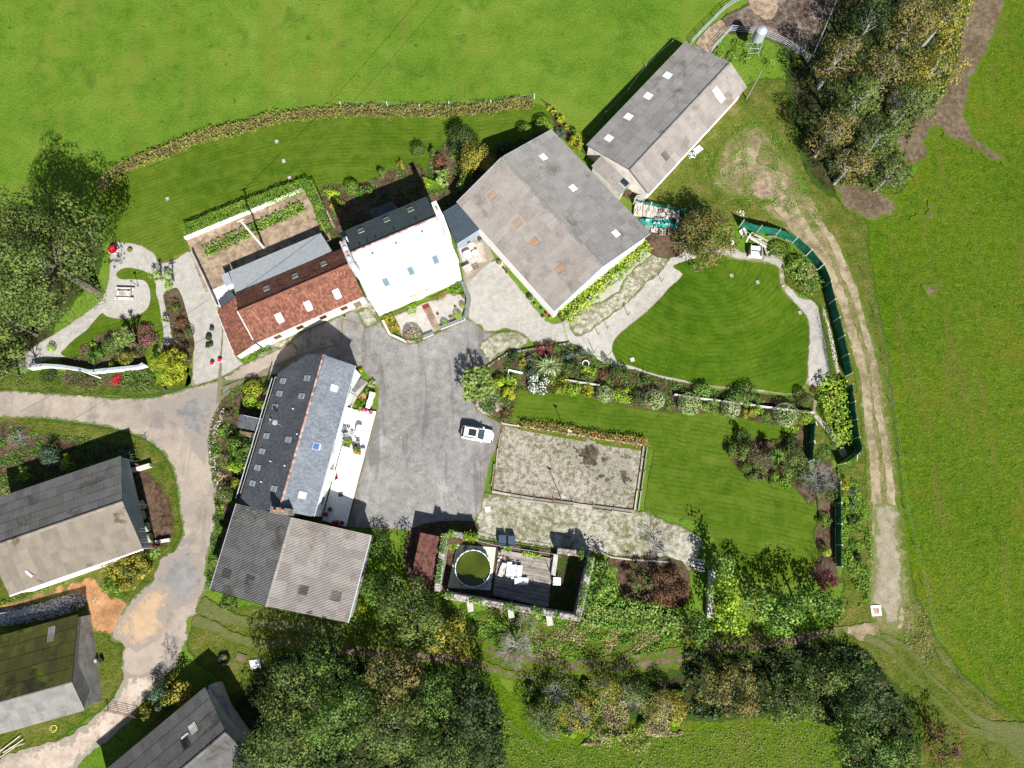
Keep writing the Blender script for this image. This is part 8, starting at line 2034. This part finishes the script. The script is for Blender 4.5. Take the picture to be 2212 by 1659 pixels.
for k, (x0, y0, x1, y1) in enumerate(((0, 1550, 130, 1450), (20, 1560, 150, 1475), (0, 1590, 100, 1520), (60, 1530, 160, 1500))):
    a, b = G(t02(x0, y0), .25), G(t02(x1, y1), .3); mb = MB(); mb.tube([a, b], .05, 5); tag(mb.build('old_pole', M['wood_pale']), 'pale wooden pole lying in the heap below the mossy barn', 'pole', 'poles heaped in the lower left corner')
mb = MB(); a, b = G(t02(165, 390), 5.2), G(t02(205, 425), 5.0); mb.frame(a, b - a, Vector((.15, .25, 0)), UP * .1); tag(mb.build('loose_board', M['wood_pale']), 'loose board lying on the lower left roof slope of the left barn', 'board')
mb = MB(); c = G(t01(1070, 868), .3); mb.box((c.x, c.y, .2), (.35, .3, .4), .5); tag(mb.build('letter_box', M['dark_grey']), 'small dark letter box at the road edge below the yellow conifer', 'letter box')
# concrete strip of the front path
sheet('front_path', z2('975,600 1075,560 1240,905 1145,945'), M['soil_pale'], 0.02, smooth=False, cell=.6, z=.16)

# ================================================================== THE CAR
A, B = G((998.5, 932.5), .9), G((1066.5, 936.0), .9)
cc = G((1031, 937.5), .85); an = math.atan2(-34.0, 212.0) * 1.0
r = thing('parked_car', 'white estate car with black sunroof parked beside the gravel court', 'car', (cc.x, cc.y, 0), an)
L, Wd = 4.5, 1.84
def loft(secs, n=28):
    """cross sections: x, half width, z low, z high, roundness"""
    mb = MB(); vs = []
    for (x, w, z0, z1, k) in secs:
        for i in range(n):
            a = 2 * math.pi * i / n; ca, sa = math.cos(a), math.sin(a)
            vs.append((x, w * math.copysign(abs(ca) ** k, ca), (z0 + z1) / 2 + (z1 - z0) / 2 * math.copysign(abs(sa) ** k, sa)))
    m = len(secs); f = [(j * n + i, j * n + (i + 1) % n, (j + 1) * n + (i + 1) % n, (j + 1) * n + i) for j in range(m - 1) for i in range(n)]
    f += [tuple(range(n - 1, -1, -1)), tuple((m - 1) * n + i for i in range(n))]; mb.add(vs, f); return mb
b = loft([(-2.24, .55, .45, .85, .5), (-2.18, .76, .34, .98, .42), (-2.0, .87, .26, 1.05, .36), (-1.4, .915, .22, 1.04, .34), (0, .92, .2, 1.0, .32), (.9, .92, .2, .98, .32), (1.5, .91, .22, .92, .34), (1.95, .84, .26, .84, .38), (2.15, .70, .32, .76, .45), (2.25, .45, .4, .66, .5)])
b.build('body', M['car_paint'], r, world=False, smooth=True)
g_ = loft([(-2.02, .66, .9, 1.06, .5), (-1.85, .74, .9, 1.34, .42), (-1.6, .76, .9, 1.5, .38), (-.6, .77, .9, 1.545, .35), (.1, .75, .9, 1.5, .36), (.45, .73, .9, 1.33, .42), (.98, .70, .88, .98, .5)])
g_.build('glasshouse', M['glass_dark'], r, world=False, smooth=True)
rf = loft([(-1.83, .55, 1.38, 1.47, .45), (-1.65, .66, 1.42, 1.535, .4), (-.6, .68, 1.46, 1.585, .35), (-.02, .66, 1.44, 1.545, .38), (.12, .6, 1.42, 1.50, .45)]); rf.build('roof', M['car_paint'], r, world=False, smooth=True)
mb = MB(); mb.box((-.62, 0, 1.585), (1.05, .92, .02), 0, tilt=(0, .015)); mb.build('sunroof', M['black'], r, world=False)
mb = MB(); v = [(.16, -.58, 1.50), (.16, .58, 1.50), (.80, .66, 1.13), (.88, 0, 1.125), (.80, -.66, 1.13)]; mb.add([Vector(p) + Vector((.03, 0, .035)) for p in v], [(0, 4, 3, 2, 1)]); mb.build('windscreen', M['glass_car'], r, world=False)
for s_ in (-1, 1):
    mb = MB(); mb.tube([(-1.6, s_ * .66, 1.56), (-.7, s_ * .68, 1.62), (.1, s_ * .64, 1.54)], .022, 6); mb.build('roof_rail', M['galv'], r, world=False)
    mb = MB(); mb.tube([(.14, s_ * .66, 1.47), (.86, s_ * .76, 1.02)], .045, 6); mb.build('front_pillar', M['car_paint'], r, world=False)
    mb = MB(); mb.tube([(-1.7, s_ * .70, 1.47), (-2.05, s_ * .72, 1.04)], .06, 6); mb.build('rear_pillar', M['car_paint'], r, world=False)
    mb = MB(); mb.lathe((.72, s_ * 1.0, 1.0), [(.06, -.07), (.12, 0), (.1, .08), (.03, .12)], 10); mb.build('mirror', M['car_paint'], r, world=False)
    mb = MB(); mb.box((2.06, s_ * .62, .70), (.26, .34, .12), s_ * -.35); mb.build('headlight', M['glass_blue'], r, world=False)
    mb = MB(); mb.box((-2.14, s_ * .62, .86), (.14, .32, .14), s_ * .2); mb.build('rear_light', M['mat_red'], r, world=False)
    for x in (-1.35, 1.38):
        mb = MB(); mb.tube([(x, s_ * .70, .33), (x, s_ * .92, .33)], .33, 20); w_ = mb.build('wheel', M['black'], r, world=False)
        mb = MB(); mb.tube([(x, s_ * .90, .33), (x, s_ * .935, .33)], .2, 14); q = mb.build('rim', M['galv'], w_, world=False)
mb = MB(); mb.box((-2.20, 0, .72), (.05, .5, .11)); mb.build('number_plate', M['white_paint'], r, world=False)
mb = MB(); mb.box((2.24, 0, .5), (.05, .9, .16)); mb.build('grille', M['black'], r, world=False)
mb = MB(); mb.box((-2.0, 0, 1.22), (.3, 1.25, .03), 0, tilt=(0, -1.05)); mb.build('rear_window', M['black'], r, world=False)

# ================================================================== GROUND COVER
def scatter(label, polypx, n, pal, s=(.1, .28), h=.25, name='ground_cover', cat='ground cover', clump=.7, cov=.0, up=1.1):
    P = [tuple(G(p)[:2]) for p in polypx]; B = np.array(P); x0, y0 = B.min(0); x1, y1 = B.max(0)
    Q = rng.uniform([x0, y0], [x1, y1], (int(n * 3.2), 2)); Q = Q[inside(Q, P)]
    nz = np.array([mnoise.noise(Vector((q[0] * clump, q[1] * clump, 1.7))) for q in Q]); Q, nz = Q[nz > cov], nz[nz > cov]; Q, nz = Q[:n], nz[:n]
    m = len(Q); z = .03 + h * rng.random(m) * np.clip(nz * 2 + .3, .1, 1); T = .5 + .3 * np.array([mnoise.noise(Vector((q[0] * .9, q[1] * .9, 11))) for q in Q]) * 2 + rng.normal(0, .16, m)
    quads(name, np.concatenate([Q, z[:, None]], 1), rdirs(m, up), rng.uniform(s[0], s[1], m), T, M['L_' + pal], None, label=label, cat=cat, kind='stuff')
BEDC = t11('945,715 1060,640 1200,610 1480,565 1600,640 1680,690 1780,720 1900,740 2100,800 2300,850 2300,1010 2000,1000 1800,960 1640,920 1500,890 1250,895 1155,860 1100,1060 1035,1085 990,1050 860,960 800,860')
scatter('mixed green low plants filling the centre bed', BEDC, 17000, 'green', s=(.1, .24), h=.35, cov=-.35)
scatter('grey and pink low plants filling the centre bed', BEDC, 6000, 'olive', h=.35, cov=-.05, clump=1.1)
scatter('low plants on both sides of the long wall', t21('-60,850 100,870 480,900 700,920 840,950 840,1090 740,1120 400,1060 200,1020 -60,1010'), 9000, 'green', cov=-.4)
scatter('low plants in the island bed', t21('290,1270 340,1190 480,1180 640,1200 720,1130 800,1150 810,1330 860,1500 830,1620 700,1480 560,1460 420,1440 340,1360'), 7000, 'olive', h=.4, cov=-.4)
scatter('low plants in the bed behind the white house', t10('-130,1210 0,1190 110,1180 200,1160 350,1080 480,1050 560,1130 560,1230 680,1230 760,1310 500,1420 -60,1640 -200,1640 -140,1400'), 5200, 'green', cov=-.2)
scatter('low plants in the bed beside the largest barn', t10('560,1050 640,960 720,900 980,980 1160,900 1370,850 1400,900 1020,1020 760,1310 660,1200 560,1130'), 3500, 'green', cov=-.25)
scatter('low plants in the roadside bed of the slate house', t01('1430,960 1440,850 1560,800 1790,760 1800,900 1550,1640 1400,1640 1370,1350 1355,1200'), 7000, 'olive', cov=-.2)
scatter('low plants between the road and the wide barn', t02('1380,0 1500,-40 1420,250 1370,500 1340,480 1360,250'), 2400, 'green', cov=-.2)
scatter('weeds and grass in the dark yard of the left barn', t01('0,1080 300,1160 640,1190 900,1250 880,1330 790,1300 0,1560 -60,1560'), 6500, 'green', cov=-.2)
scatter('weeds on the grassy bank above the road', t01('0,830 250,750 600,760 930,740 1000,850 1100,870 700,900 0,870'), 5000, 'olive', s=(.08, .2), cov=-.2)
scatter('low plants in the picnic garden bed', t01('620,520 760,470 950,455 1000,500 990,560 940,620 920,720 520,710 400,690'), 2600, 'heath', cov=-.1)
scatter('low plants in the strip bed by the parking gravel', t01('1080,230 1150,210 1200,330 1230,450 1262,560 1240,700 1110,570 1110,480 1060,260'), 2400, 'heath', cov=-.15)
scatter('tall grass and brambles on the verge by the lower netting', t22('1000,-280 1120,-200 1200,0 1220,300 1200,560 1140,620 1120,480 1050,420 1010,200'), 7000, 'bright', s=(.12, .3), cov=-.1)
scatter('rough grass inside the netted grassy bank', t21('830,1100 900,1110 960,1190 1010,1310 830,1330'), 2200, 'green', cov=-.3)
scatter('rough tufts on the bank below the pool yard', t12('700,560 1000,620 1500,680 1900,760 2212,820 2212,900 1600,960 1000,900 850,800 740,640'), 12000, 'bright', s=(.1, .26), h=.3, cov=-.05)
scatter('straw coloured tufts on the bank below the pool yard', t12('700,560 1000,620 1500,680 1900,760 2212,820 2212,900 1600,960 1000,900 850,800 740,640'), 5000, 'straw', s=(.08, .22), h=.25, cov=.08, clump=.4)
scatter('undergrowth of the lower wood', t12('-560,1000 -150,860 300,960 900,1130 1050,1300 1040,1700 -600,1700'), 14000, 'dark', s=(.15, .4), h=.8, cov=-.3)
scatter('undergrowth below the bottom right trees', t22('0,900 500,880 900,850 1200,900 1400,1200 1500,1500 1500,1700 1050,1700 1000,1400 600,1300 0,1350'), 14000, 'dark', s=(.15, .4), h=.8, cov=-.3)
scatter('scrubby undergrowth below the shaded lane', t12('1180,1080 1500,1080 2212,1150 2212,1350 1500,1400 1250,1300'), 12000, 'olive', s=(.1, .26), h=.9, cov=-.05)
scatter('yellow-green tufts in the scrub below the shaded lane', t12('1200,1200 1500,1150 2212,1150 2212,1400 1600,1480 1300,1400'), 14000, 'lime', s=(.1, .24), h=.8, cov=-.1)
scatter('straw coloured tall grass at the edge of the bottom meadow', t12('1200,1250 1500,1200 2212,1250 2212,1440 1700,1500 1400,1520 1250,1480'), 11000, 'straw', s=(.08, .24), h=.6, cov=0, clump=.35)
scatter('undergrowth below the upper right trees', t20('800,300 1000,100 1300,-60 1850,-60 1800,300 1700,600 1500,800 1400,1150 1000,1200 780,900'), 14000, 'dark', s=(.15, .4), h=.8, cov=-.3)
scatter('tufts along the pen fences beside the long barn', t20('190,350 310,230 450,260 640,330 800,420 560,480 430,420 300,400'), 5000, 'bright', s=(.1, .3), h=.5, cov=-.2)
scatter('weeds around the orange soil and barn foot', t02('-60,600 130,540 400,440 640,350 640,420 480,450 200,540 -60,640'), 3500, 'bright', s=(.08, .24), h=.3, cov=-.1)
scatter('dry leaves and tufts on the verge beside the farm track', t22('1420,620 1560,560 1620,800 1660,930 1560,1000 1440,860'), 1400, 'straw', s=(.05, .15), h=.25, cov=-.3, clump=2)
scatter('grass tufts all over the pasture right of the track', ov('2100,-20 2060,230 2000,400 1900,470 1930,700 1950,900 1980,1150 2030,1350 2120,1460 2230,1560 2230,-20'), 30000, 'tuft', s=(.06, .16), h=.08, name='pasture_tufts', cov=-.7, clump=2.5, up=2.5)
scatter('grass tufts of the bottom meadow', t12('1050,1300 1250,1500 1700,1520 2212,1420') + t22('600,1380 950,1400 1000,1660') + t12('1050,1700'), 6000, 'tuft', s=(.08, .2), h=.15, name='meadow_tufts', cov=-.7, clump=2.5, up=2.5)
scatter('weeds in the worn ground around the lane head', t20('150,900 420,760 700,900 780,1150 900,1350 1000,1500 800,1450 560,1330 350,1350 120,1150'), 9000, 'bright', s=(.06, .18), h=.15, cov=.02, clump=.5)
